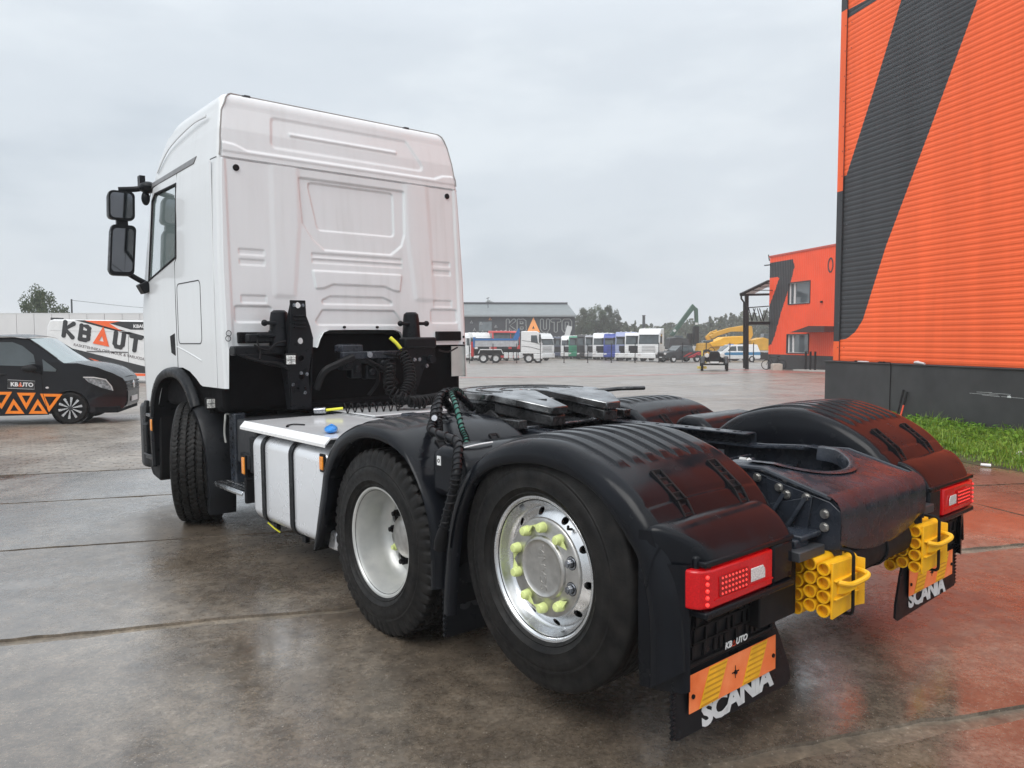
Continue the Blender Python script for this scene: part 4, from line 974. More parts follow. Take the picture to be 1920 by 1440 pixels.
# ------------------------------------------------------------------ tail lamp housings, plates, flaps
for s in (-1, 1):
    # hood: hump behind the fender, chamfered outer corner, overhanging the lamp
    prof = [(-.572,.905),(-.580,.935),(-.600,.947),(-.650,.936),(-.700,.908),(-.738,.868),(-.756,.836),(-.760,.822),(-.748,.812)]
    Ph = smooth_path([(0,y,z) for y, z in prof], 5); rows = []
    def xo_(y): return float(np.interp(-y, [.57,.61,.66,.71,.76], [1.330,1.316,1.282,1.236,1.192]))
    for p in Ph:
        xo = xo_(p.y); row = [(s*(xo+.002), p.y, min(p.z-.004, .800)), (s*(xo+.001), p.y, p.z-.026), (s*(xo-.004), p.y, p.z-.011), (s*(xo-.014), p.y, p.z-.003)]
        for i in range(19): x = xo-.03-(xo-.03-.675)*i/18; row.append((s*x, p.y, p.z+.004*math.sin(math.pi*i/18)))
        row += [(s*.662, p.y, p.z-.004), (s*.655, p.y, p.z-.014), (s*.654, p.y, min(p.z-.02, .80))]
        rows.append(row)
    hood = MB().grid(rows).build('lamp_hood', M_fend, truck, angle=60)
    # side cheek: skirt running down beside the lamp
    ch = [(1.335,-.56),(1.325,-.60),(1.305,-.645),(1.282,-.69),(1.268,-.708)]
    rows = [[(s*x, y, .93 if y > -.62 else .82), (s*(x+.003), y, .66), (s*(x+.002), y, .50), (s*(x-.004), y, .365)] for x, y in ch]+[[(s*1.24,-.712,.82),(s*1.24,-.712,.66),(s*1.24,-.712,.50),(s*1.24,-.712,.365)]]
    MB().grid(rows).build('housing_cheek', M_fend, truck, angle=50)
    mb = MB(); mb.box2((s*1.235,-.56,.655),(s*.660,-.735,.850)); mb.build('lamp_housing', M_fend, truck, .012)
    mb = MB(); mb.prism([(s*1.235,-.735,.834),(s*.655,-.735,.834),(s*.655,-.735,.812),(s*1.235,-.735,.812)], (0,-.035,0)); mb.build('housing_lip', M_fend, truck, .006)
    mb = MB(); mb.prism([(s*1.235,-.70,.660),(s*.655,-.70,.660),(s*.655,-.70,.632),(s*1.235,-.70,.632)], (0,-.075,0)); mb.build('housing_sill', M_fend, truck, .008)
    mb = MB(); mb.box2((s*.80,-.70,.660),(s*.655,-.765,.815)); mb.build('housing_corner', M_fend, truck, .012)
    # lamp: wraps round the outer corner, red lens with rows of optics and a clear window
    mb = MB(); P = [(1.266,-.68),(1.264,-.725),(1.246,-.757),(1.205,-.774),(.812,-.772),(.812,-.70)]
    mb.prism([(s*x, y, .668) for x, y in P], (0,0,.137)); lamp = mb.build('tail_lamp', M_red, truck, .008)
    lamp['label'] = 'red tail lamp with clear reversing window'
    mb = MB(); mb.prism([(s*x,-.7755,z) for x, z in ((.890,.762),(.968,.762),(.968,.712),(.876,.712),(.876,.745))], (0,-.004,0)); mb.build('reverse_window', M_clear, lamp, .004)
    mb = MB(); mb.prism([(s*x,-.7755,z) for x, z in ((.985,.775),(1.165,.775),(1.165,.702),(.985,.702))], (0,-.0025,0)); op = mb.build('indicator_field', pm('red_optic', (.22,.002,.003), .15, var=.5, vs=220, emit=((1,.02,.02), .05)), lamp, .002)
    mb = MB()
    for i in range(5): mb.ball((s*1.222,-.769,.685+i*.024), .008, 8, 6)
    for i in range(8):
        for j in range(4): mb.ball((s*(1.000+i*.021),-.778,.711+j*.0185), .005, 6, 4)
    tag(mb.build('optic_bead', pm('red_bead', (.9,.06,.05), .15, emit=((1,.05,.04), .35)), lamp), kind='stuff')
    mb = MB(); mb.prism([(s*x,-.773,z) for x, z in ((.82,.700),(1.19,.700),(1.19,.694),(.82,.694))], (0,-.005,0)); mb.build('lens_rib', M_red, lamp)
    # number-plate holder panel: ribbed dark panel
    mb = MB(); mb.prism([(s*1.225,-.700,.645),(s*.680,-.700,.645),(s*.645,-.672,.415),(s*1.235,-.672,.415)], (0,.03,0)); ph = mb.build('plate_holder', M_black, truck, .006)
    rndp = random.Random(4); mb = MB()
    for i in range(15):
        for j in range(3):
            if rndp.random() < .75: mb.obox((s*(1.19-.034*i), -.700+.008*j, .605-.062*j), (.010+.012*rndp.random(), .010, .046))
    for j in range(2): mb.obox((s*.95,-.700+.008*j,.575-.06*j),(.50,.008,.006))
    tag(mb.build('holder_clip', M_matte, ph), kind='stuff')
    mb = MB(); mb.tube([(s*1.215,-.702,.638),(s*.692,-.702,.638),(s*.665,-.682,.440),(s*1.225,-.682,.440)], .006, 6, True); mb.build('holder_frame', M_matte, ph)
    mb = MB(); mb.box2((s*.645,-.60,.43),(s*.68,-.69,.64)); mb.build('holder_side', M_black, truck, .008)
    # mud flap with orange plate and lettering
    P = [(1.245,.425),(1.275,.40),(1.285,.20),(1.265,.18),(.53,.160),(.500,.18),(.515,.25),(.575,.38),(.60,.425)]
    mb = MB(); mb.prism([(s*x, -.664-.012*((.425-z)/.26), z) for x, z in P], (0,.012,0)); fl = mb.build('rear_flap', M_black, truck, .002)
    mb = MB()
    for i in range(12): mb.obox((s*1.282,-.668,.195+i*.019),(.016,.014,.011), rotm('X', .6))
    tag(mb.build('flap_fringe', M_black, fl), kind='stuff')
    # warning plate 565 x 140 mm with diagonal yellow stripes
    x0, x1, z0, z1 = 1.206, .636, .262, .402
    mb = MB(); mb.box2((s*x0,-.6835,z0),(s*x1,-.6815,z1)); wp = mb.build('warning_plate', M_orplate, truck)
    wp['label'] = 'orange warning plate with yellow diagonal bars'
    def q(f, z):                      # point on the plate, f from outer edge
        return (s*(x0+(x1-x0)*f), -.6845, z)
    for fa, fb in ((.10,.30),(.58,.78)):
        sl = .11
        mb = MB(); A_, B_, C2, D_ = fa, fb, fb+sl, fa+sl
        if s > 0: A_, B_, C2, D_ = fa+sl, fb+sl, fb, fa
        mb.prism([q(A_, z0+.002), q(B_, z0+.002), q(C2, z1-.002), q(D_, z1-.002)], (0,-.0012,0)); yb = mb.build('yellow_bar', M_yelplate, wp)
        mb = MB()
        for i in range(7):
            t0 = (i+.25)/7; t1 = (i+.6)/7; e0 = A_+(D_-A_)*t0; e1 = A_+(D_-A_)*t1; g0 = B_+(C2-B_)*t0; g1 = B_+(C2-B_)*t1
            mb.prism([(q(e0+.008,0)[0],-.6858,z0+(z1-z0)*t0),(q(g0-.008,0)[0],-.6858,z0+(z1-z0)*t0),(q(g1-.008,0)[0],-.6858,z0+(z1-z0)*t1),(q(e1+.008,0)[0],-.6858,z0+(z1-z0)*t1)], (0,-.0006,0))
        tag(mb.build('bar_stripe', pm('dark_amber_stripe', (.62,.27,.01), .35), yb), kind='stuff')
    for f in (.035, .50, .965):
        mb = MB(); mb.cyl((s*(x0+(x1-x0)*f),-.684,.333 if f == .5 else .322),(s*(x0+(x1-x0)*f),-.689,.333 if f == .5 else .322),.0085,n=10); mb.build('rivet', M_matte, wp)
    mb = MB(); cx = x0+(x1-x0)*.5; mb.box2((s*(cx+.022),-.6842,.331),(s*(cx-.024),-.6850,.336)); mb.box2((s*(cx+.002),-.6842,.310),(s*(cx-.002),-.6850,.358)); mb.build('plate_print', M_matte, wp)
    put_text('flap_lettering', 'SCANIA', (s*.885, -.6768, .228), (1,0,.035*-s), (0,.046,1), .118, M_ltgrey, fl, .0055, .0006, sx=1.22, spacing=.90)
# dealer sticker under the left plate holder
put_text('dealer_lettering', 'KB', (-.972,-.688,.452), (1,0,0), (0,-.12,1), .036, M_whprint, truck, .0012, .0008)
mb = MB(); mb.tube([(-.949,-.687,.441),(-.938,-.690,.463),(-.927,-.687,.441)], .0030, 6, True, False, 0, ((0,1,0), .3)); mb.build('dealer_triangle', M_redprint, truck)
put_text('dealer_lettering', 'UTO', (-.885,-.688,.452), (1,0,0), (0,-.12,1), .036, M_whprint, truck, .0012, .0008)

# ------------------------------------------------------------------ yellow wheel chocks strapped to the carriers
def chock(loc, label):
    """honeycomb of tubes along x, plate with handle facing -y; origin at the lower rear left corner"""
    root = empty('wheel_chock', (0,0,0), 0, label, 'wheel chock', 'yellow chocks strapped at the truck tail')
    root.matrix_world = Matrix.LocRotScale(TR_LOC+TR_M @ Vector(loc), TR_M.to_euler(), None)
    Lx = .235; r = .027; mb = MB()
    for i in range(3):
        for j in range(4):
            y = .03+i*.056; z = .03+j*.056+(.018 if i == 1 else 0)-(.008*i)
            tb = MB(); tb.lathe([(0,r),(Lx,r),(Lx,r-.006),(.0,r-.006),(0,r)], (0,y,z), (1,0,0), 14); tb.build('tube', M_yel, root)
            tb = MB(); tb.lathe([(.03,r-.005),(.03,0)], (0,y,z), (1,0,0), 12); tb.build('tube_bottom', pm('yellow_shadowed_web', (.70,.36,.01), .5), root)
    mb = MB(); mb.prism([(.012,-.004,.0),(.222,-.004,.012),(.222,-.004,.215),(.012,-.004,.225)], (0,.010,0)); mb.prism([(.215,-.004,.01),(.232,-.03,.02),(.232,-.03,.21),(.215,-.004,.215)], (0,.01,0))
    mb.box2((.02,-.016,.148),(.21,0,.156)); mb.box2((.02,-.016,.075),(.21,0,.083)); mb.build('face_plate', M_yel, root, .002)
    mb = MB(); P = smooth_path([(.045,-.006,.145),(.06,-.03,.140),(.10,-.044,.135),(.165,-.060,.148),(.188,-.060,.160),(.19,-.042,.166),(.205,-.006,.165)], 5); mb.tube(P, [.011]*len(P), 8, False, True); mb.prism([(.05,-.006,.095),(.07,-.03,.10),(.12,-.05,.115),(.10,-.05,.135),(.05,-.02,.145)], (0,.012,0)); mb.build('handle', M_yel, root)
    mb = MB(); P = rrect(-.012, -.006, .190, .252, .02, 3); mb.tube([(.140, -.012+ (0 if True else 0)+(x)*1.0, z) for x, z in P], .007, 8, True); mb.build('rubber_strap', M_matte, root)
    return root
chock((-.545,-.862,.487), 'yellow wheel chock strapped beside the tail lamp on the side away from the warehouse')
chock((.315,-.862,.487), 'yellow wheel chock strapped beside the tail lamp on the side facing the warehouse')

# ------------------------------------------------------------------ cab suspension towers, hoses and lines behind the cab
mb = MB(); mb.plate([(-.775,1.05),(-.60,1.05),(-.625,1.30),(-.575,1.62),(-.60,1.72),(-.63,1.80),(-.635,1.925),(-.765,1.925),(-.765,1.62),(-.80,1.45),(-.775,1.22)],
        [circ(-.698,1.885,.026,16), circ(-.685,1.60,.026,14), circ(-.685,1.46,.026,14), circ(-.685,1.31,.024,14), circ(-.72,1.22,.010,8), circ(-.66,1.22,.010,8)], (0,3.50,0), (1,0,0), (0,0,1), (0,.012,0)); tw = mb.build('cab_tower', M_black, truck, .003)
mb = MB(); mb.prism([(-.765,3.512,1.90),(-.765,3.512,1.62),(-.80,3.512,1.45),(-.775,3.512,1.05),(-.775,3.60,1.05),(-.80,3.66,1.5)], (.012,0,0)); mb.prism([(-.60,3.512,1.72),(-.575,3.512,1.62),(-.60,3.512,1.05),(-.60,3.60,1.05),(-.57,3.62,1.62)], (-.012,0,0)); mb.build('tower_flange', M_black, tw, .004)
bolts([(-.735,3.50,1.885),(-.66,3.50,1.885),(-.76,3.50,1.25),(-.69,3.50,1.34),(-.64,3.50,1.33),(-.66,3.50,1.18)], (0,-1,0), .010, tw)
mb = MB()
for i in range(4): mb.obox((-.695,3.488,1.80-.03*i),(.10,.02,.012))
mb.build('tower_rib', M_black, tw, .003)
for s, x in ((-1, -.80), (1, .46)):
    mb = MB(); mb.lathe([(.15,.0),(.148,.045),(.13,.066),(.08,.074),(.0,.078),(-.14,.085)], (x+ (.0), 3.64, 1.70), (0,0,1), 24); mb.build('air_spring', M_black, truck)
    mb = MB(); mb.bar((x-.14,3.60,1.745),(x+.14,3.60,1.745),.04,.03); mb.ball((x-.14,3.60,1.745),.026); mb.ball((x+.14,3.60,1.745),.026); mb.build('spring_yoke', M_black, truck, .01)
mb = MB(); mb.plate([(.30,1.10),(.40,1.10),(.50,1.34),(.62,1.42),(.63,1.60),(.30,1.62),(.27,1.50),(.31,1.32)], [circ(.40,1.42,.012,8), circ(.45,1.42,.012,8), circ(.53,1.36,.012,8)], (0,3.50,0), (1,0,0), (0,0,1), (0,.05,0)); tw2 = mb.build('cab_tower', M_black, truck, .006)
mb = MB(); mb.box2((.28,3.46,1.52),(.62,3.58,1.62)); mb.build('tower_head', M_black, tw2, .02)
mb = MB(); mb.cyl((.56,3.44,1.42),(.56,3.52,1.42),.035,n=14); mb.build('tower_link', M_black, tw2)
bolts([(.40,3.50,1.42),(.45,3.50,1.42),(.53,3.50,1.36)], (0,-1,0), .012, tw2)
# cross beam and lever on the left, with lines lying on it
mb = MB(); mb.box2((-1.19,3.58,1.49),(-.78,3.70,1.565)); mb.build('cab_beam', M_black, truck, .012)
mb = MB(); mb.prism([(-1.18,3.56,1.50),(-1.10,3.56,1.46),(-.9,3.56,1.40),(-.79,3.56,1.38),(-.79,3.56,1.45),(-1.0,3.56,1.50)], (0,.02,0)); mb.build('beam_web', M_black, truck, .005)
mb = MB(); mb.obox((-.93,3.66,1.625),(.26,.10,.07)); mb.cyl((-1.0,3.6,1.65),(-.70,3.6,1.64),.018); mb.obox((-.86,3.63,1.665),(.06,.06,.05)); mb.build('latch_unit', M_black, truck, .012)
for P, r in (([(-1.12,3.56,1.48),(-.98,3.54,1.44),(-.85,3.54,1.42),(-.78,3.5,1.36)], .012), ([(-1.05,3.55,1.57),(-.95,3.53,1.53),(-.88,3.53,1.58),(-.80,3.52,1.60)], .008), ([(-.55,3.52,1.20),(-.50,3.48,1.34),(-.40,3.45,1.40),(-.25,3.43,1.46)], .030),
             ([(-.25,3.5,1.46),(-.05,3.45,1.38),(.02,3.5,1.25),(-.05,3.55,1.12)], .016), ([(-.12,3.45,1.44),(.02,3.42,1.36),(.10,3.42,1.30)], .012), ([(.0,3.5,1.42),(.1,3.42,1.30),(.16,3.4,1.22)], .014),
             ([(.66,3.5,1.50),(.8,3.55,1.48),(.95,3.6,1.52)], .008), ([(-1.0,3.62,1.62),(-1.0,3.56,1.52),(-1.02,3.52,1.46)], .007), ([(.30,3.45,1.35),(.20,3.44,1.45),(.05,3.46,1.48)], .012)):
    mb = MB(); mb.tube(smooth_path(P, 6), r, 8); mb.build('air_line', M_matte, truck)
# valve bracket in the arch
mb = MB(); mb.box2((-.34,3.46,1.50),(-.14,3.60,1.56)); mb.box2((-.34,3.45,1.44),(.22,3.50,1.505)); mb.build('valve_bracket', M_frame, truck, .008)
mb = MB(); mb.plate(rrect(-.09,-.05,.09,.05,.01), [circ(-.03,0,.015,8), circ(.04,0,.012,8)], (-.24,3.53,1.562), (1,0,0), (0,1,0), (0,0,.006)); mb.build('valve_plate', M_frame, truck)
mb = MB(); mb.cyl((-.10,3.44,1.475),(-.10,3.42,1.475),.026,n=18); mb.build('valve_cap', M_steel, truck)
for x, z, h in ((-.20,1.36,.16),(-.06,1.33,.13),(.05,1.40,.15),(.14,1.36,.10),(-.28,1.40,.10)):
    mb = MB(); mb.obox((x,3.52,z),(.10,.10,h)); mb.cyl((x,3.47,z),(x,3.44,z),.03,n=12); mb.build('valve_body', M_black, truck, .012)
mb = MB(); mb.box2((-.55,3.9,1.02),(.62,3.98,1.66)); mb.box2((-.62,3.6,1.02),(.62,4.3,1.08)); mb.build('tunnel_wall', M_deepblack, truck, .02)
for s in (-1, 1):
    mb = MB(); mb.box2((s*.62,3.86,1.02),(s*1.18,4.1,1.56)); mb.build('rear_arch_liner', M_deepblack, truck, .05)
# coiled air and electric lines
def coil(path, R, r, turns, mat, name='coil_hose', n=9):
    P = smooth_path(path, 10); L_ = [0]
    for i in range(1, len(P)): L_.append(L_[-1]+(P[i]-P[i-1]).length)
    T_ = L_[-1]; out = []; N_ = int(turns*14); up = Vector((0,0,1))
    for i in range(N_+1):
        d = T_*i/N_; k = 0
        while k < len(L_)-2 and L_[k+1] < d: k += 1
        f = (d-L_[k])/max(1e-6, L_[k+1]-L_[k]); p = P[k].lerp(P[k+1], f); t = (P[min(k+2,len(P)-1)]-P[max(k-1,0)]).normalized()
        u = up-t*up.dot(t)
        if u.length < .05: u = t.orthogonal()
        u.normalize(); w = t.cross(u); up = u; a = 2*math.pi*turns*i/N_
        out.append(p+(u*math.cos(a)+w*math.sin(a))*R)
    mb = MB(); mb.tube(out, r, 7); return mb.build(name, mat, truck)
coil([(.18,3.38,1.50),(.20,3.30,1.38),(.16,3.22,1.24),(.04,3.16,1.12),(-.02,3.12,1.08)], .046, .008, 18, M_matte)
coil([(.06,3.36,1.40),(.0,3.28,1.28),(-.03,3.2,1.17),(.10,3.08,1.08),(.22,3.06,1.075)], .044, .008, 16, M_matte)
coil([(.05,3.05,1.085),(.22,3.10,1.085),(.42,3.20,1.085),(.60,3.32,1.085)], .042, .008, 20, M_matte)
coil([(-.42,3.30,1.05),(-.30,3.24,1.05),(-.15,3.18,1.05),(.0,3.10,1.05)], .038, .0055, 8, M_matte)
for P, r, m_, nm in (([(-.62,3.42,1.035),(-.55,3.36,1.04)], .028, M_steel, 'hose_coupling'), ([(-.55,3.36,1.04),(-.43,3.30,1.05)], .011, M_yellow_in, 'hose_sleeve'), ([(.10,3.42,1.62),(.15,3.40,1.57),(.19,3.38,1.51)], .016, M_yellow_in, 'hose_sleeve'), ([(.60,3.32,1.085),(.72,3.38,1.08)], .018, M_matte, 'plug'), ([(.64,3.34,1.088),(.67,3.355,1.087)], .021, M_redprint, 'plug_ring')):
    mb = MB(); mb.tube(P, r, 10); mb.build(nm, m_, truck)
mb = MB(); mb.ball((.06,3.18,1.10), .09, 12, 8, sc=(1,1,.5)); mb.build('hose_bundle', M_matte, truck)
# work lamps
def work_lamp(p, yaw, tilt=0, size=.095):
    r = Matrix.Rotation(yaw, 3, 'Z') @ Matrix.Rotation(tilt, 3, 'X'); p = Vector(p)
    mb = MB(); mb.obox(p, (size,.045,size), r); lp = mb.build('work_lamp', M_matte, truck, .012)
    mb = MB(); mb.obox(p+r @ Vector((0,-.024,0)), (size*.74,.006,size*.74), r); mb.build('lamp_lens', M_lampface, lp, .012)
    mb = MB(); mb.obox(p+r @ Vector((0,-.029,0)), (size*.70,.003,.004), r); mb.obox(p+r @ Vector((0,-.029,0)), (.004,.003,size*.70), r); mb.build('lens_cross', M_dkgrey, lp)
    mb = MB(); mb.obox(p+r @ Vector((0,.03,-size*.6)), (.03,.03,.05), r); mb.build('lamp_mount', M_matte, lp)
work_lamp((-.80,3.44,1.455), R_(-22), R_(8)); work_lamp((-1.17,4.20,1.085), R_(-12), 0, .10); work_lamp((1.12,4.05,1.10), R_(-8))
# dark inner side panel lower right, ribbed
mb = MB()
for i in range(4): mb.box2((1.12+.02*i,3.80,1.23),(1.125+.02*i,3.802,1.53))
for i in range(1): pass
mb = MB(); mb.box2((1.02,3.79,1.235),(1.19,3.80,1.53)); mb.build('inner_panel', pm('inner_grey', (.42,.42,.40), .5), truck)
# ------------------------------------------------------------------ black and green hoses draped over the drive fender
def wrapped(P, r, mat, wrap, name):
    Q = smooth_path(P, 10); mb = MB(); mb.tube(Q, r, 10); h = mb.build(name, mat, truck)
    if wrap:
        mb = MB(); L_ = 0; out = []; N_ = len(Q)
        turns = int(wrap); M2 = turns*12
        for i in range(M2+1):
            f = i/M2*(N_-1); k = min(N_-2, int(f)); p = Q[k].lerp(Q[k+1], f-k); t = (Q[k+1]-Q[k]).normalized(); u = t.orthogonal() if abs(t.x) > .9 else Vector((1,0,0))-t*t.x; u.normalize(); w = t.cross(u); a = 2*math.pi*turns*i/M2
            out.append(p+(u*math.cos(a)+w*math.sin(a))*(r+.001))
        mb.tube(out, .005, 5); mb.build('spiral_wrap', M_matte, h)
    return h
wrapped([(-.52,1.45,1.17),(-.66,1.42,1.27),(-.80,1.36,1.29),(-.93,1.26,1.23),(-1.04,1.12,1.17),(-1.15,.98,1.13),(-1.24, 0.645, 1.115),(-1.33, 0.516, 1.057),(-1.375, 0.464, 0.996),(-1.38, 0.479, 0.933),(-1.38, 0.528, 0.821),(-1.38, 0.564, 0.735)], .020, M_black, 36, 'black_hose')
wrapped([(-.60,1.55,1.14),(-.74,1.46,1.25),(-.88,1.30,1.26),(-1.0,1.14,1.16),(-1.04,1.08,1.11),(-1.02,1.12,1.075)], .021, M_black, 26, 'black_hose')
wrapped([(-.50,1.50,1.18),(-.62,1.46,1.285),(-.76,1.34,1.29),(-.88,1.14,1.24),(-.98,.95,1.13),(-1.02,.86,1.08),(-1.05,.83,1.01)], .014, M_green, 30, 'green_hose')
mb = MB(); mb.tube([(-1.38, 0.564, 0.735),(-1.38, 0.573, 0.713),(-1.38, 0.587, 0.668),(-1.38, 0.596, 0.628)], [.020,.026,.032,.030], 12); mb.build('hose_plug', M_matte, truck)
mb = MB(); mb.cyl((-1.06,1.08,1.175),(-1.08,1.06,1.185),.016,n=12); mb.build('hose_clamp', M_steel, truck)

# ------------------------------------------------------------------ small things lying about on the truck
mb = MB(); Q = TR_M
P = [(.0,.0,.0),(.05,.06,.02),(.10,.15,.03),(.09,.20,.02)]
mb.ball((0,0,.024), .062, 16, 10, sc=(.7,1.6,.40)); mb.tube([(0,-.08,.022),(-.01,-.13,.014),(-.014,-.16,.009)], [.028,.014,.010], 8)
bl = mb.build('blue_cap', M_blue, None); bl.matrix_world = Matrix.LocRotScale(TR_LOC+TR_M @ Vector((-1.06,2.28,.997)), (TR_M @ Matrix.Rotation(R_(150), 3, 'Z')).to_euler(), None)
tag(bl, 'small blue plastic piece lying on the edge of the grey deck', 'cap')

# ================================================================== orange hall
M_or = pm('orange_cladding', (.92,.145,.046), .50, var=.075, vs=1.4, rvar=.06, spec=.25, det=8, stretch=(1.6,1.6,.14))
M_dk = pm('anthracite_cladding', (.046,.048,.052), .42, var=.14, vs=1.4, rvar=.06, spec=.35, det=8, stretch=(1.6,1.6,.14))
M_plinth = pm('dark_plinth_paint', (.040,.041,.043), .62, var=.12, vs=1.5, bump=.15, bs=60, col2=(.052,.053,.054))
NW = Vector((-DW.y, DW.x, 0))                       # outward normal of the wall (towards the yard)
_c = at(1566, 636, 17.6); HC = Vector((_c.x, _c.y, 0))
def wall_sz(px, py, off=0.0, C=None, dirv=None):
    """(distance from the corner towards the camera, height) where a pixel ray meets the wall plane"""
    C0 = C if C is not None else HC+NW*off; n = NW if dirv is None else Vector((-dirv.y, dirv.x, 0)); r = at(px, py, 10)-Vector((0,0,CAMH)); o = Vector((0,0,CAMH))
    t = (C0-o).dot(n)/r.dot(n); p = o+r*t; d = -(DW if dirv is None else dirv)
    return (p-C0).dot(d), p.z
hall = empty('warehouse', HC, 0, 'tall orange warehouse clad in ribbed sheet with a dark diagonal band', 'building')
def HL(s, z, off=0):                                 # local point on the wall
    p = -DW*s+NW*off; return (p.x, p.y, z)
SL = 14.0
# diagonal band edges measured on the wall
LE = [wall_sz(*q) for q in ((1690,0),(1640,165),(1587,330))]; RE = [wall_sz(*q) for q in ((1833,0),(1745,240),(1662,460),(1632,555),(1618,600),(1604,622),(1592,632),(1583,637.5))]
def edge(tab, z, lo):
    tab = sorted(tab, key=lambda p: p[1]); zz = [p[1] for p in tab]; ss = [p[0] for p in tab]
    if z > zz[-1]: return ss[-1]+(z-zz[-1])*(ss[-1]-ss[-2])/(zz[-1]-zz[-2])
    return float(np.interp(z, zz, ss)) if z >= zz[0] else lo
s_top, z_top = wall_sz(1625, 0); s_t2, z_t2 = wall_sz(1584, 21)
ZP = wall_sz(1600, 677)[1]
ZT = 13.0; pitch = .104
def bounds(z):
    """break points along s and the colours between them"""
    r = max(0, edge(RE, z, 0)); l = max(0, edge(LE, z, 0))
    zz0 = min(RE, key=lambda p: p[1])[1]
    if z < zz0: r = 0
    l = min(l, r)
    zl = min(LE, key=lambda p: p[1])[1]
    if z < zl: l = 0
    t = max(0, (z-z_t2)/(z_top-z_t2)*s_top) if z > z_t2-.2 else 0
    t = min(t, l)
    return [0, t, l, r, SL]
mats_c = [M_dk, M_or, M_dk, M_or]
mb = MB(); z = ZP
prof = [(0,0),(.10,.0),(.32,.006),(.70,.006),(.92,0),(1,0)]
while z < ZT:
    for (f0, e0), (f1, e1) in zip(prof[:-1], prof[1:]):
        za, zb2 = z+f0*pitch, z+f1*pitch; ba, bb = bounds(za), bounds(zb2)
        for i in range(4):
            if ba[i+1]-ba[i] < 1e-4 and bb[i+1]-bb[i] < 1e-4: continue
            mb.add([HL(ba[i],za,e0),HL(ba[i+1],za,e0),HL(bb[i+1],zb2,e1),HL(bb[i],zb2,e1)], [(0,3,2,1)], 0 if i in (0,2) else 1)
    z += pitch
clad = mb.build('cladding', [M_dk, M_or], hall, angle=20)
# corner trim, two colours
sc_, zc1 = wall_sz(1584, 21); zc2 = wall_sz(1574, 360)[1]; zc3 = wall_sz(1567, 640)[1]
for z0, z1, m_ in ((ZP, zc3, M_or), (zc3, zc2, M_dk), (zc2, zc1, M_or), (zc1, ZT, M_dk)):
    mb = MB(); mb.prism([HL(-.02,z0,.03),HL(.17,z0,.03),HL(.17,z0,.022),HL(-.012,z0,.022),HL(-.012,z0,-.3),HL(-.02,z0,-.3)], (0,0,z1-z0)); mb.build('corner_trim', m_, hall)
mb = MB(); mb.prism([HL(.172,ZP,.022),HL(.190,ZP,.030),HL(.190,ZP,.022)], (0,0,ZT-ZP)); mb.build('trim_lip', M_dk, hall)
# screws along the corner
for i in range(16):
    zz = ZP+.3+i*.55; m_ = M_dk if not (zc3 < zz < zc2) else M_steel
    for s_ in (.145, .34):
        p = Vector(HL(s_, zz, .032 if s_ < .2 else .022)); mb = MB(); mb.cyl(p, p+NW*.008, .010, n=8); mb.build('screw', m_, hall)
# end wall, roof, back so the building is a solid block
E2 = -NW*18
mb = MB(); a0 = Vector(HL(0,0)); mb.add([a0, a0+E2, a0+E2+Vector((0,0,ZT)), a0+Vector((0,0,ZT))], [(0,1,2,3)]); e2 = Vector(HL(SL,0))
mb.add([e2, e2+E2, e2+E2+Vector((0,0,ZT)), e2+Vector((0,0,ZT))], [(3,2,1,0)]); mb.add([a0+Vector((0,0,ZT)), a0+E2+Vector((0,0,ZT)), e2+E2+Vector((0,0,ZT)), e2+Vector((0,0,ZT))], [(0,1,2,3)]); mb.build('end_wall', M_or, hall, smooth=False)
# plinth with a ledge
pl_s0 = wall_sz(1547, 690, .20)[0]; PT = ZP-.03
mb = MB(); mb.prism([HL(pl_s0,-.6,.20),HL(SL,-.6,.20),HL(SL,-.6,-.1),HL(pl_s0,-.6,-.1)], (0,0,PT+.6)); pth = mb.build('plinth', M_plinth, hall, .008)
mb = MB(); mb.prism([HL(pl_s0-.03,PT,.225),HL(SL,PT,.225),HL(SL,PT,-.05),HL(pl_s0-.03,PT,-.05)], (0,0,.022)); mb.build('ledge', M_plinth, hall, .004)
# scrape with pale plaster on the plinth
sp_, zp_ = wall_sz(1892, 744, .20)
mb = MB(); rs = random.Random(9)
c0 = Vector(HL(sp_, zp_, .2015)); ring_ = [(c0+(-DW)*(.05*rs.uniform(.5,1.2)*math.cos(i*.63))+Vector((0,0,.028*rs.uniform(.5,1.3)*math.sin(i*.63)))) for i in range(10)]
mb.prism(ring_, NW*.002)
for i in range(5):
    q0 = c0+(-DW)*rs.uniform(-.9,-.05)+Vector((0,0,rs.uniform(-.01,.05))); mb.bar(q0, q0+(-DW)*rs.uniform(.2,.8)+Vector((0,0,rs.uniform(-.012,.012))), .002, .004)
mb.build('plaster_scrape', M_ltgrey, pth)
# cable hanging over the plinth
s1, z1_ = wall_sz(1668, 690, .23)
mb = MB(); mb.tube(smooth_path([HL(s1-.5,PT+.03,.10),HL(s1-.15,PT+.035,.14),HL(s1,PT+.03,.22),HL(s1+.01,PT-.1,.212),HL(s1+.005,.5,.212),HL(s1+.012,.05,.212)], 6), .008, 6); mb.build('cable', M_matte, hall)
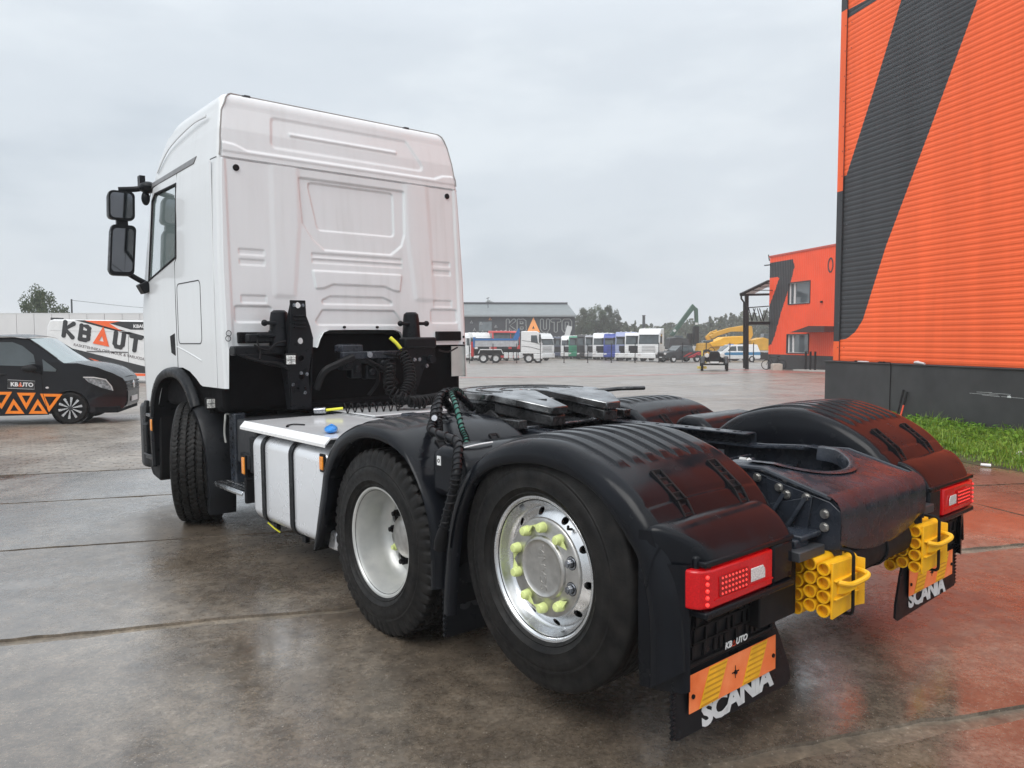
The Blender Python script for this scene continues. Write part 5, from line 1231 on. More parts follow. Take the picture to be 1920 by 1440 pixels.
# litter on the ledge
def world_thing(name, mbx, mat, label, cat, group=None, bev=0): return tag(mbx.build(name, mat, None, bev), label, cat, group)
def HW(s, z, off=0): return HC+Vector(HL(s, z, off))
s2 = wall_sz(1726, 680, .1)[0]
mb = MB(); mb.tube([HW(s2-.12,PT+.055,.12),HW(s2-.02,PT+.06,.14),HW(s2+.06,PT+.05,.15),HW(s2+.17,PT+.04,.16)], [.030,.036,.026,.020], 10); world_thing('bottle', mb, M_clear, 'clear plastic bottle lying on the plinth ledge of the warehouse', 'bottle')
s3 = wall_sz(1620, 680, .1)[0]
mb = MB(); mb.obox(HW(s3,PT+.035,.12), (.05,.30,.02), rotm('Z', .25)); world_thing('white_offcut', mb, M_whprint, 'flat white strip lying on the plinth ledge near the corner', 'strip', None, .003)
for i, (px, lab) in enumerate(((1650, 'dark crumpled rag beside the cable on the plinth ledge'), (1604, 'black scrap lying at the corner end of the plinth ledge'))):
    s4 = wall_sz(px, 680, .1)[0]; mb = MB()
    for k_ in range(4): mb.ball(HW(s4+.05*k_,PT+.035,.10+.02*(k_ % 2)), .022, 8, 6, sc=(1.3,1.3,.7))
    world_thing('rag', mb, M_matte, lab, 'rag')
# two long handles leaning on the plinth
for px0, py0, px1, py1, m1, lab in ((1694, 731, 1681, 784, M_matte, 'long black tool handle leaning against the dark plinth'), (1701, 735, 1687, 786, M_redprint, 'tool handle with a black grip and red shaft leaning on the plinth')):
    sa, za = wall_sz(px0, py0, .225); sb, zb_ = wall_sz(px1, py1, .40)
    a1 = HC+Vector(HL(sa, za, .225)); b1 = HC+Vector(HL(sb, zb_, .40)); d1_ = (b1-a1); full = a1+d1_*((a1.z-gz(b1.x,b1.y)-.02)/(a1.z-b1.z))
    root = empty('tool_handle', full, 0, lab, 'tool handle', 'tools leaning on the plinth')
    mb = MB(); mb.tube([a1-full, a1.lerp(full, .42)-full], .020, 10); mb.build('grip', M_matte, root)
    mb = MB(); mb.tube([a1.lerp(full, .42)-full, Vector((0,0,0))], .016, 10); mb.build('shaft', m1, root)

# ------------------------------------------------------------------ grass strip along the plinth
def pt_on(px, py):
    r = at(px, py, 10)-Vector((0,0,CAMH)); t = CAMH/-r.z; return Vector((r.x*t, r.y*t, 0))
front = [pt_on(*q) for q in ((1655,800),(1700,828),(1760,852),(1830,872),(1925,893))]
def front_x(y): 
    ys_ = [p.y for p in front][::-1]; xs_ = [p.x for p in front][::-1]
    return float(np.interp(y, ys_, xs_)) if y > ys_[0] else xs_[0]+(ys_[0]-y)*.10
def wall_x(y): 
    b_ = HC+NW*.22; return b_.x+(y-b_.y)*DW.x/DW.y
gy0, gy1 = 1.0, 15.6
rows = []
for i in range(40):
    y = gy0+(gy1-gy0)*i/39; xa = front_x(y)+.05*math.sin(y*5)+.04*math.sin(y*13); xb = wall_x(y); rows.append([(xa+(xb-xa)*j/6, y, gz(xa+(xb-xa)*j/6, y)+(.012 if j else .003)+.02*(j > 1)) for j in range(7)])
M_soil = pm('weedy_soil', (.045,.050,.022), .8, var=.4, vs=4, bump=.5, bs=30, col2=(.07,.085,.03))
verge = tag(MB().grid(rows).build('verge', M_soil, None), kind='structure')
def leafmat(name, c1, c2, c3):
    m = bpy.data.materials.new(name); m.use_nodes = True; nt = m.node_tree; b = nt.nodes['Principled BSDF']; L = nt.links.new
    g = N(nt, 'ShaderNodeNewGeometry'); r = ramp(nt, [(0, c1), (.5, c2), (1, c3)], 'LINEAR'); L(g.outputs['Random Per Island'], r.inputs[0]); L(r.outputs[0], b.inputs['Base Color'])
    b.inputs['Roughness'].default_value = .45; b.inputs['Specular IOR Level'].default_value = .4
    tr = N(nt, 'ShaderNodeBsdfTranslucent'); L(r.outputs[0], tr.inputs[0]); ms = N(nt, 'ShaderNodeMixShader'); ms.inputs[0].default_value = .35
    L(b.outputs[0], ms.inputs[1]); L(tr.outputs[0], ms.inputs[2]); L(ms.outputs[0], nt.nodes['Material Output'].inputs[0]); return m
M_grass = leafmat('grass_blades', (.09,.17,.014), (.19,.34,.03), (.32,.43,.07))
M_weed = leafmat('weed_leaves', (.08,.19,.016), (.15,.32,.03), (.24,.42,.05))
rg = random.Random(21); mb = MB()
for k_ in range(30000):
    y = rg.uniform(6.5, gy1); xa = front_x(y); xb = wall_x(y); u = rg.random()**.8; x = xa+.02+(xb-xa-.02)*u+rg.gauss(0,.03)
    if x < xa-.12+.1*math.sin(y*9): continue
    dens = .5+.5*math.sin(x*3.1+1.3*math.sin(y*2.3))
    h = rg.uniform(.04,.11)*(1+.8*u)+(rg.uniform(.06,.18) if rg.random() < .03 else 0); h *= .7+.45*dens
    if u < .12: h *= .5
    a = rg.uniform(0, 6.28); lean = rg.uniform(.1,.7)*h; w = rg.uniform(.004,.009); z = gz(x,y)+.02; dx, dy = math.cos(a), math.sin(a); ex, ey = -dy*w, dx*w
    mb.add([(x-ex,y-ey,z),(x+ex,y+ey,z),(x+dx*lean*.35+ex*.8,y+dy*lean*.35+ey*.8,z+h*.6),(x+dx*lean*.35-ex*.8,y+dy*lean*.35-ey*.8,z+h*.6),(x+dx*lean,y+dy*lean,z+h)], [(0,1,2,3),(3,2,4)])
tag(mb.build('grass', M_grass, None), 'green grass growing along the dark plinth of the warehouse', 'grass', kind='stuff')
mb = MB()
for k_ in range(2600):
    y = rg.uniform(6.5, gy1); xa = front_x(y); xb = wall_x(y); u = .12+.88*rg.random(); x = xa+(xb-xa)*u; z = gz(x,y)+.03+rg.uniform(0,.16)*u
    a = rg.uniform(0,6.28); L_ = rg.uniform(.06,.15); w = L_*rg.uniform(.18,.34); up = rg.uniform(.1,.8); dx, dy = math.cos(a), math.sin(a); ex, ey = -dy*w, dx*w
    mb.add([(x,y,z),(x+dx*L_*.4+ex,y+dy*L_*.4+ey,z+L_*.4*up+.01),(x+dx*L_,y+dy*L_,z+L_*up*.7),(x+dx*L_*.4-ex,y+dy*L_*.4-ey,z+L_*.4*up+.01)], [(0,1,2,3)])
tag(mb.build('weeds', M_weed, None), 'broad leaved weeds among the grass by the warehouse', 'weeds', kind='stuff')
pw = pt_on(1848, 879); mb = MB(); mb.tube([(pw.x-.05,pw.y+.02,.05),(pw.x+.05,pw.y-.02,.045)], [.016,.020], 10); world_thing('litter_cup', mb, M_whprint, 'crushed white paper cup lying at the edge of the grass', 'litter')
pw = pt_on(1912, 862); mb = MB(); mb.ball((pw.x,pw.y,.08), .045, 10, 8, sc=(.9,1.2,.8)); world_thing('plastic_scrap', mb, M_clear, 'pale plastic scrap caught in the grass', 'litter')

# ================================================================== the far side of the yard
# -------- office building
OC = at(1441, 636, 56); OCC = Vector((OC.x, OC.y, 0))
def OL(s, z, off=0): p = -DW*s+NW*off; return (p.x, p.y, z)
og = gz(OC.x, 56)
office = empty('office_building', OCC, 0, 'orange two-storey office with a dark seven-shaped stripe and two windows', 'building')
def osz(px, py): return wall_sz(px, py, 0, OCC)
ZO = osz(1441, 490)[1]+.25; OS = 12.0; zpl = osz(1441, 664)[1]
M_or2 = pm('orange_panels', (.92,.095,.028), .5, var=.05, vs=.8); M_dk2 = pm('anthracite_panels', (.035,.037,.040), .45, var=.1, vs=.8)
wins = [(osz(1479,531), osz(1519,568)), (osz(1476,627), osz(1516,663))]
def inwin(s, z):
    for (sa, za), (sb, zb_) in wins:
        if sa < s < sb and min(za,zb_) < z < max(za,zb_): return True
    return False
stripe = [osz(*q) for q in ((1441,494),(1487,486),(1490,500),(1484,525),(1465,585),(1452,632),(1447,645),(1438,650),(1439,585),(1462,520),(1441,522))]
# vertical ribbed panels as strips with the openings cut; strips split by the stripe outline
mb = MB(); pitch2 = .20; zc = [zpl+ (ZO-zpl)*i/90 for i in range(91)]; s_ = 0.0
cuts = sorted(set([w[0][0] for w in wins]+[w[1][0] for w in wins])); ss = [i*.05 for i in range(int(OS/.05)+1)]
for i in range(len(ss)-1):
    a_, b_ = ss[i], ss[i+1]; ph = i % 4; ea = (.0,.02,.02,.0)[ph]; eb = (.02,.02,.0,.0)[ph]
    run0 = 0
    def key(j): 
        zm = (zc[j]+zc[j+1])/2; sm = (a_+b_)/2
        return -1 if inwin(sm, zm) else (0 if inpoly(sm, zm, stripe) else 1)
    cur = key(0)
    for j in range(1, 91):
        kx = key(j) if j < 90 else None
        if kx != cur:
            if cur >= 0: mb.add([OL(a_,zc[run0],ea),OL(b_,zc[run0],eb),OL(b_,zc[j],eb),OL(a_,zc[j],ea)], [(0,3,2,1)], cur)
            run0 = j; cur = kx
mb.build('cladding', [M_dk2, M_or2], office, angle=20)
mb = MB(); mb.prism([OL(-.01,og-1,.03),OL(OS,og-1,.03),OL(OS,og-1,-.2),OL(-.01,og-1,-.2)], (0,0,zpl-og+1)); mb.build('plinth', M_plinth, office)
mb = MB(); mb.prism([OL(-.05,ZO,.06),OL(OS,ZO,.06),OL(OS,ZO,-10),OL(-.05,ZO,-10)], (0,0,.12)); mb.build('roof', pm('red_coping', (.55,.10,.07), .5), office)
mb = MB(); mb.prism([OL(0,og-.5,-.25),OL(OS,og-.5,-.25),OL(OS,og-.5,-10),OL(0,og-.5,-10)], (0,0,ZO-og+.5)); mb.build('wall', M_or2, office, smooth=False)
M_pane = pm('window_pane', (.10,.12,.13), .04, var=.3, vs=.6, rvar=.0, spec=.9, coat=.6)
for i, ((sa, za), (sb, zb_)) in enumerate(wins):
    z0, z1 = min(za,zb_), max(za,zb_)
    mb = MB(); mb.prism([OL(sa,z0,-.16),OL(sb,z0,-.16),OL(sb,z1,-.16),OL(sa,z1,-.16)], -NW*.02); wn_ = mb.build('window', M_pane, office)
    mb = MB(); m_ = sa+(sb-sa)*.22; t_ = .05
    for (p, q) in (((sa,z0),(sb,z0)), ((sa,z1),(sb,z1)), ((sa,z0),(sa,z1)), ((sb,z0),(sb,z1)), ((m_,z0),(m_,z1))): mb.bar(OL(p[0],p[1],-.13), OL(q[0],q[1],-.13), .10, .10)
    mb.build('window_frame', M_white, wn_)
    mb = MB(); 
    for (p, q) in (((sa,z0),(sb,z0)), ((sa,z1),(sb,z1)), ((sa,z0),(sa,z1)), ((sb,z0),(sb,z1))): mb.bar(OL(p[0],p[1],-.06), OL(q[0],q[1],-.06), .06, .22, up=NW)
    mb.build('window_reveal', M_dk2, wn_)
# lettering O (start of a longer word hidden by the warehouse), camera, wall lamp
so, zo = osz(1558, 497)
mb = MB(); P = [(so+.23*math.cos(t), zo+.44*math.sin(t)) for t in [i*math.pi/10 for i in range(20)]]; mb.tube([OL(a_,b_,.03) for a_, b_ in P], .055, 8, True, False, 0, (NW, .3)); mb.build('letter', M_dk2, office)
so2, zo2 = osz(1576, 496)
mb = MB(); mb.tube([OL(so2,zo2-.44,.03),OL(so2,zo2+.44,.03)], .055, 8, False, True, 0, (NW, .3)); mb.tube([OL(so2,zo2+.40,.03),OL(so2+.4,zo2+.40,.03)], .055, 8, False, True, 0, (NW, .3)); mb.tube([OL(so2,zo2,.03),OL(so2+.35,zo2,.03)], .055, 8, False, True, 0, (NW, .3)); mb.build('letter', M_dk2, office)
s5, z5 = osz(1542, 566); mb = MB(); mb.obox(OL(s5,z5,.08),(.12,.15,.12)); mb.build('wall_camera', M_matte, office)
s5, z5 = osz(1441, 497); mb = MB(); mb.bar(OL(s5-.35,z5,.1),OL(s5+.4,z5-.02,.1),.08,.07); mb.tube([OL(s5+.1,z5+.3,.0),OL(s5-.02,z5+.75,.0)], .04, 6); mb.build('roof_lamp', M_matte, office)
# entrance canopy and rail on the right
s6, z6_ = osz(1513, 622); mb = MB(); mb.prism([OL(s6,z6_-.05,0),OL(s6+3.6,z6_-.05,0),OL(s6+3.6,z6_+.30,0),OL(s6+2.0,z6_+.35,0)], NW*1.3); mb.build('entrance_canopy', pm('brown_canopy', (.06,.025,.022), .5), office)
for k_ in range(3):
    s7 = osz(1533+k_*9, 680)[0]; mb = MB(); mb.bar(OL(s7,og+.1,.9),OL(s7,og+1.35,.9),.12,.10); mb.build('rail_post', M_matte, office)
mb = MB(); mb.prism([OL(osz(1524,690)[0],og,.04),OL(osz(1524,690)[0]+4,og,.04),OL(osz(1524,690)[0]+4,og,1.5),OL(osz(1524,690)[0],og,1.5)], (0,0,.16)); mb.build('door_step', pm('pale_concrete', (.42,.40,.37), .7), office)
# balcony / terrace frame at the left end
bk = empty('balcony_frame', at(1400,692,55), 0, 'dark steel balcony frame with a sloping canopy beside the orange office', 'balcony'); b0 = Vector(bk.location)
def B_(px, py, Y=55): return at(px, py, Y)-b0
mb = MB(); mb.bar(B_(1400,692), B_(1400,553), .26, .22); mb.build('post', M_matte, bk)
mb = MB(); mb.tube([B_(1395,690),B_(1395,567),B_(1390,560),B_(1390,552)], .07, 8); mb.build('downpipe', M_matte, bk)
mb = MB(); mb.bar(B_(1389,552), B_(1441,527,57), .20, .16); mb.bar(B_(1389,553), B_(1441,552,57), .18, .16); mb.build('canopy_beam', M_matte, bk)
for f in (.3, .55, .8):
    a_ = B_(1389,552).lerp(B_(1441,527,57), f); mb = MB(); mb.bar(a_, Vector((B_(1441,552,57).x, a_.y, a_.z)), .06, .05); mb.build('canopy_rafter', M_matte, bk)
mb = MB(); mb.prism([B_(1389,551), B_(1441,526,57), B_(1441,526,57)+Vector((1.5,3,0)), B_(1389,551)+Vector((1.5,3,0))], (0,0,.05)); mb.build('canopy_sheet', pm('clear_sheet', (.45,.48,.50), .3), bk)
mb = MB(); mb.bar(B_(1402,606), B_(1441,606,56), .3, .22); mb.build('balcony_floor', M_matte, bk)
mb = MB(); mb.bar(B_(1402,577), B_(1441,574,56), .07, .07); mb.build('handrail', M_matte, bk)
for x0, x1 in ((1404,1410),(1410,1416),(1412,1420),(1420,1427),(1424,1432),(1431,1439)):
    mb = MB(); a_, c_ = (B_(x0,602), B_(x1,578)) if (x0 % 4) else (B_(x0,578), B_(x1,602)); mb.bar(a_, c_, .05, .05); mb.build('baluster', M_matte, bk)
pb = pt_on(1437, 692); Yb = 53.5; bb = at(1437, 680, Yb); zb0 = gz(bb.x, Yb)
bi = empty('bicycle', (bb.x, Yb, zb0), 0, 'bicycle parked against the end of the orange office', 'bicycle')
for dx in (0, 1.05):
    mb = MB(); mb.tube([(dx+.33*math.cos(t), 0, .34+.33*math.sin(t)) for t in [i*math.pi/12 for i in range(24)]], .025, 6, True); mb.build('wheel', M_matte, bi)
mb = MB()
for p, q in (((0,0,.34),(.25,0,.85)), ((.25,0,.85),(.8,0,.8)), ((.3,0,.75),(.55,0,.32)), ((.55,0,.32),(.82,0,.85)), ((.55,0,.32),(1.05,0,.34)), ((.8,0,.75),(1.05,0,.34)), ((.25,0,.85),(.2,0,1.0))): mb.tube([p, q], .018, 6)
mb.build('frame', M_matte, bi); mb = MB(); mb.ball((.84,0,.92), .1, 8, 6, sc=(1.2,.7,.4)); mb.build('saddle', M_matte, bi); mb = MB(); mb.tube([(.2,-.25,1.02),(.2,.25,1.02)], .018, 6); mb.build('handlebar', M_matte, bi)
pc = at(1456, 690, 50.5); zc0 = gz(pc.x, 50.5); mb = MB(); mb.obox((pc.x,50.5,zc0+.22),(.62,.5,.46)); mb.obox((pc.x,50.5,zc0+.46),(.5,.4,.04)); tag(mb.build('concrete_block', pm('block_concrete', (.46,.43,.37), .8, bump=.3), None, .02), 'square pale concrete block standing in front of the orange office', 'block')

# -------- dark dealer building behind the parked trucks
kb = empty('dealer_building', (at(900,636,130).x, 130, gz(0,130)), 0, 'long dark hall with a grey metal roof and outlined dealer lettering', 'building'); k0 = Vector(kb.location)
def K(px, py, Y=130): return at(px, py, Y)-k0
M_kw = pm('dark_hall_wall', (.030,.032,.040), .6, var=.12, vs=.4); M_kr = pm('grey_standing_seam', (.17,.19,.195), .5, var=.06, vs=.3)
a1, a2 = K(560,592), K(1078,592); zbot = gz(0,130)-1-k0.z
mb = MB(); mb.add([(a1.x,0,zbot),(a2.x,0,zbot),(a2.x,0,a2.z),(a1.x,0,a1.z),(a1.x,12,zbot),(a2.x,12,zbot),(a2.x,12,a2.z+.2),(a1.x,12,a2.z+.2)], [(0,1,2,3),(1,5,6,2),(0,3,7,4),(4,7,6,5)]); mb.build('wall', M_kw, kb, smooth=False)
r1, r2, r3, r4 = K(560,590.5), K(1080,590.5), K(1064,570,136), K(560,569,136)
mb = MB(); mb.add([r1+Vector((0,-.4,0)), r2+Vector((0,-.4,0)), r3, r4, r2+Vector((0,-.4,-.35)), r1+Vector((0,-.4,-.35))], [(0,1,2,3),(5,4,1,0)]); mb.add([r3, r2+Vector((0,-.4,0)), r2+Vector((0,11,0))], [(0,1,2)]); mb.build('roof', M_kr, kb, smooth=False)
mb = MB(); mb.bar(r4+Vector((0,0,.1)), r3+Vector((0,0,.1)), .5, .35); mb.build('ridge_cap', M_kw, kb)
mb = MB(); mb.bar(r1+Vector((0,-.55,-.15)), r2+Vector((0,-.55,-.15)), .22, .25); mb.build('gutter', pm('pale_gutter', (.30,.32,.33), .5), kb)
M_outl = pm('sign_outline', (.30,.31,.30), .5); M_orn = pm('orange_sign', (.95,.36,.10), .4, emit=((1,.35,.08), .12))
hgt = K(950,602).z-K(950,621).z
stroke_word('KBAUTO', K(952,620)+Vector((0,-.15,0)), (1,0,0), (0,0,1), hgt, .34, (M_outl, M_orn), kb, gap=.42)
stroke_word('KB', K(952,620)+Vector((0,-.22,0)), (1,0,0), (0,0,1), hgt, .20, (M_kw, M_orn), kb, gap=.42)
xo = (GLYPH['K'][1]+GLYPH['B'][1]+GLYPH['A'][1]+3*.42)*hgt
stroke_word('UTO', K(952,620)+Vector((xo,-.22,0)), (1,0,0), (0,0,1), hgt, .20, (M_kw, M_orn), kb, gap=.42)
for px, py in ((884,604),(902,606),(919,598),(930,612),(890,618),(905,622),(960,628)):
    c = K(px,py); mb = MB(); mb.tube([c+Vector((-.2,-.12,-.17)),c+Vector((.2,-.12,-.17)),c+Vector((0,-.12,.2))], .06, 6, True, False, 0, ((0,1,0), .3)); mb.build('wall_triangle', M_ltgrey if px != 919 else M_orn, kb)
c = K(910,612); mb = MB(); mb.obox((c.x,-.05,c.z),(2.2,.1,1.6)); mb.build('window', M_pane, kb)
c = K(1065,622); mb = MB(); mb.obox((c.x,-.3,c.z),(.9,.05,2.0), rotm('Y', .25)); mb.build('banner', M_ltgrey, kb)
c = K(915,560,133); mb = MB(); mb.bar(c+Vector((0,0,-1.6)), c+Vector((0,0,.2)), .10, .10); mb.bar(c+Vector((-.3,0,0)), c+Vector((.25,0,.2)), .10, .08); mb.build('roof_aerial', M_kw, kb)

# -------- wheels for far vehicles
def far_wheel(parent, x, y, r, w=.28, rim=M_ltgrey, name='wheel', spokes=0):
    mb = MB(); mb.lathe([(-w/2,r*.6),(-w/2,r*.92),(-w/2+.03,r),(w/2-.03,r),(w/2,r*.92),(w/2,r*.6)], (x,y,r), (1,0,0), 28); o = mb.build(name, M_rubber, parent)
    mb = MB(); mb.lathe([(-w/2+.02,r*.60),(-w/2+.05,r*.54),(-w/2+.05,r*.16),(-w/2-.005,r*.14),(-w/2-.005,0)], (x,y,r), (1,0,0), 20); mb.lathe([(w/2-.02,r*.60),(w/2-.05,r*.54),(w/2-.05,r*.16),(w/2+.005,r*.14),(w/2+.005,0)], (x,y,r), (1,0,0), 20); mb.build('rim', rim, o)
    return o
M_scr = pm('dark_windscreen', (.035,.05,.055), .06, var=.4, vs=1.5, rvar=.0, spec=.8, coat=.5)
M_pw = pm('fleet_white', (.72,.73,.73), .35, var=.05)
def paint(name, c): return pm('paint_'+name, c, .35, var=.06)
def rig(name, px, Y, h, body, label, rot=0, grille=M_matte, visor=True, high=True, lights=M_clear, w=2.5, length=5.6, lower=None, bed=None, group='trucks parked in a row behind the fence', grp_y=0, strip=None):
    """parked tractor; local front = -y"""
    p = at(px, 660, Y); g = gz(p.x, Y); o = empty(name, (p.x, Y, g), R_(rot), label, 'truck', group)
    hw = w/2; zl = .95
    prof = [(-.02,zl),(-.06,1.55),(-.02,1.95),(.22,h-.55),(.30,h-.35),(.65,h-.05),(2.15,h),(2.2,zl)] if high else [(-.02,zl),(-.06,1.55),(-.02,1.95),(.22,h-.22),(.40,h-.05),(2.0,h),(2.05,zl)]
    mb = MB(); mb.prism([(-hw,y,z) for y, z in prof], (w,0,0)); cabo = mb.build('cab', body, o, .10, seg=3)
    zt = h-.62 if high else h-.30
    mb = MB(); mb.prism([(-hw+.12,-.025,1.98),(hw-.12,-.025,1.98),(hw-.16,.20,zt),(-hw+.16,.20,zt)], (0,-.02,.004)); mb.build('windscreen', M_scr, cabo)
    mb = MB(); mb.obox((0,-.085,1.50),(w*.62,.06,.66)); mb.obox((0,-.075,1.05),(w*.5,.05,.22)); gr = mb.build('grille', grille, cabo, .02)
    for i in range(4):
        mb = MB(); mb.obox((0,-.118,1.27+.16*i),(w*.58,.012,.03)); mb.build('grille_bar', M_dkgrey, gr)
    mb = MB(); mb.box2((-hw,-.16,.38),(hw,.25,.95)); bp_ = mb.build('bumper', lower or body, o, .08)
    for s in (-1, 1):
        mb = MB(); mb.obox((s*(hw-.24),-.17,.80),(.36,.05,.20), rotm('Y', s*.15)); mb.build('headlight', lights, bp_, .03)
        mb = MB(); mb.obox((s*(hw+.14),.02,2.45),(.16,.12,.75)); mb.bar((s*(hw-.02),.1,2.85),(s*(hw+.14),.03,2.80),.05,.05); mb.build('mirror', M_matte, cabo, .03)
        mb = MB(); mb.prism([(s*(hw+.004),.32,2.0),(s*(hw+.004),1.15,2.0),(s*(hw+.004),1.15,zt),(s*(hw+.004),.45,zt)], (-s*.01,0,0)); mb.build('side_window', M_scr, cabo)
        far_wheel(o, s*(hw-.20), 1.35, .52); far_wheel(o, s*(hw-.30), length-.8, .52, .5)
        mb = MB(); mb.box2((s*.55,2.3,.45),(s*(hw-.1),3.6,1.0)); mb.build('side_tank', M_ltgrey, o, .06)
    if visor: mb = MB(); mb.prism([(-hw+.1,.16,zt+.02),(hw-.1,.16,zt+.02),(hw-.1,-.06,zt-.10),(-hw+.1,-.06,zt-.10)], (0,.01,.03)); mb.build('sun_visor', M_matte if body != M_pw else M_ltgrey, cabo)
    mb = MB(); mb.box2((-.45,2.0,.6),(.45,length,.95)); mb.build('chassis', M_matte, o)
    for i in range(3):
        mb = MB(); mb.obox((-.6+.6*i, .5, h+.01),(.16,.12,.08)); mb.build('roof_lamp', M_clear, cabo, .02)
    if strip: mb = MB(); mb.obox((0,-.10,1.90),(w*.8,.02,.10)); mb.build('front_stripe', strip, cabo)
    return o
Mg = paint('green', (.02,.22,.12)); Mbl = paint('blue', (.035,.06,.30)); Mnb = paint('navy', (.05,.06,.10)); Mbk = paint('black', (.02,.02,.022)); Mrd = paint('red', (.45,.02,.02)); Msl = paint('silver', (.35,.36,.38)); Mlb = paint('light_blue', (.30,.34,.52))
rig('parked_truck', 1025, 95, 3.45, M_pw, 'white truck with a pale grille parked beside the blue and silver tipper', 38, grille=M_ltgrey, high=True)
rig('parked_truck', 1047, 118, 3.35, Mnb, 'dark navy truck parked next to the white trucks by the dealer hall', -12, high=False)
rig('parked_truck', 1067, 113, 3.45, M_pw, 'white truck with a slim dark grille parked beside the green truck', -12, grille=M_matte)
rig('parked_truck', 1082, 111, 3.35, Mg, 'green truck parked in the row of trucks', -12, grille=Mg, high=False)
rig('parked_truck', 1098, 107, 3.45, Mbk, 'black truck with a dark visor parked beside the green truck', -12, high=False)
rig('parked_truck', 1113, 106, 3.35, Msl, 'silver grey truck standing half hidden beside the black truck', -12, high=False)
rig('parked_truck', 1129, 100, 3.55, M_pw, 'white truck with a large black grille parked beside a deep blue one', -12, grille=M_matte, lower=M_pw)
rig('parked_truck', 1150, 97, 3.4, Mbl, 'deep blue truck with pale side windows parked among the white trucks', -12, grille=Mbl, lights=M_ltgrey)
rig('parked_truck', 1173, 92, 3.5, Mlb, 'pale violet-blue truck with a white bumper and black grille', -12, lower=M_pw)
rig('parked_truck', 1191, 91, 3.4, M_pw, 'plain white truck half hidden behind the tall white one', -12, high=False)
rig('parked_truck', 1216, 85.5, 3.75, M_pw, 'tall white truck with a pale grille at the end of the row beside the pickup', -24, grille=M_ltgrey, length=6.0)
# cabs behind the tipper body
for px, Y, m_, lab, r_ in ((891, 97, M_pw, 'white truck standing behind the tail of the tipper body', 20), (906, 96, M_pw, 'white truck with dark side window behind the tipper body', 25), (921, 97, M_pw, 'white truck parked behind the middle of the tipper body', 30),
                          (942, 96, Mrd, 'red truck showing above the tipper body', 20), (958, 97, paint('bright_red', (.60,.04,.03)), 'bright red crane truck behind the tipper cab', 20)):
    rig('parked_truck', px, Y, 3.6 if m_ is M_pw else 3.8, m_, lab, r_, high=(m_ is M_pw))
# -------- tipper truck seen from the side, facing right
p = at(950, 660, 84); tp = empty('tipper_truck', (p.x, 84, gz(p.x,84)), 0, 'white cab tipper truck with a blue and silver dump body', 'truck')
t0 = Vector(tp.location)
def T_(px): return (at(px, 640, 84)-t0).x
mb = MB(); mb.prism([(T_(976),-1.2,1.0),(T_(1016),-1.2,1.0),(T_(1017),-1.2,1.7),(T_(1011),-1.2,3.25),(T_(1006),-1.2,3.45),(T_(977),-1.2,3.45)], (0,2.4,0)); cb = mb.build('cab', M_pw, tp, .08, seg=3)
mb = MB(); mb.prism([(T_(995),-1.205,2.25),(T_(1008),-1.205,2.15),(T_(1006),-1.205,3.0),(T_(995),-1.205,3.0)], (0,.02,0)); mb.build('side_window', M_scr, cb)
mb = MB(); mb.prism([(T_(1017)+.01,-1.1,2.0),(T_(1017)+.01,1.1,2.0),(T_(1011)+.02,1.1,3.2),(T_(1011)+.02,-1.1,3.2)], (.02,0,0)); mb.build('windscreen', M_scr, cb)
mb = MB(); mb.box2((T_(1000),-1.22,.45),(T_(1017),1.2,1.0)); mb.build('bumper', M_pw, tp, .05)
for z, dz in ((2.35,-.12),(1.75,-.10)):
    mb = MB(); mb.tube([(T_(978),-1.215,z+.1),(T_(995),-1.215,z+dz*.2),(T_(1012),-1.215,z-.3)], .02, 6); mb.build('cab_line', M_dkgrey, cb)
mb = MB(); mb.box2((T_(1010),-1.5,2.2),(T_(1013),-1.3,3.1)); mb.build('mirror', M_matte, cb, .03)
mb = MB(); mb.prism([(T_(890),-1.25,1.75),(T_(971),-1.25,1.75),(T_(972),-1.25,2.65),(T_(892),-1.25,2.65)], (0,2.5,0)); bd = mb.build('dump_body', pm('silver_body', (.40,.41,.43), .4), tp, .05)
Mb2 = paint('tipper_blue', (.02,.13,.36))
mb = MB(); mb.prism([(T_(889),-1.3,2.65),(T_(962),-1.3,2.65),(T_(966),-1.3,3.2),(T_(972),-1.3,3.75),(T_(974),-1.3,3.75),(T_(974),-1.3,2.9),(T_(970),-1.3,2.45),(T_(889),-1.3,2.45)], (0,2.6,0)); mb.build('body_rim', Mb2, bd)
mb = MB(); mb.box2((T_(888),-1.29,1.7),(T_(891),1.29,2.8)); mb.build('tailgate', Mb2, bd)
for i in range(4):
    mb = MB(); mb.box2((T_(904+17*i),-1.275,1.78),(T_(905+17*i),-1.25,2.45)); mb.build('body_post', Msl, bd)
mb = MB(); mb.tube([(T_(898),-1.25,1.05),(T_(901),-1.25,1.45),(T_(940),-1.25,1.45),(T_(944),-1.25,1.0)], .06, 6); mb.build('mudguard', M_ltgrey, tp)
mb = MB(); mb.box2((T_(890),-.45,.8),(T_(1005),.45,1.5)); mb.build('chassis', M_matte, tp)
for i in range(4):
    mb = MB(); mb.box2((T_(945+9*i),-1.2,.5),(T_(953+9*i),-.6,1.15)); mb.build('side_tank', M_ltgrey, tp, .06)
for px in (907, 930, 991, 1008):
    for sd in (-1, 1):
        mb = MB(); x = T_(px); mb.lathe([(-.15,.3),(-.15,.46),(-.12,.52),(.12,.52),(.15,.46),(.15,.3)], (x,sd*1.05,.52), (0,1,0), 28); wo_ = mb.build('wheel', M_rubber, tp)
        mb = MB(); mb.lathe([(-.14,.31),(-.08,.26),(-.08,.08),(-.16,.07),(-.16,0)], (x,sd*1.05,.52), (0,1,0), 20); mb.build('rim', M_ltgrey, wo_)
mb = MB(); mb.box2((T_(884),-1.2,.7),(T_(889),1.2,2.3)); mb.build('tail_frame', Mrd, tp, .03)
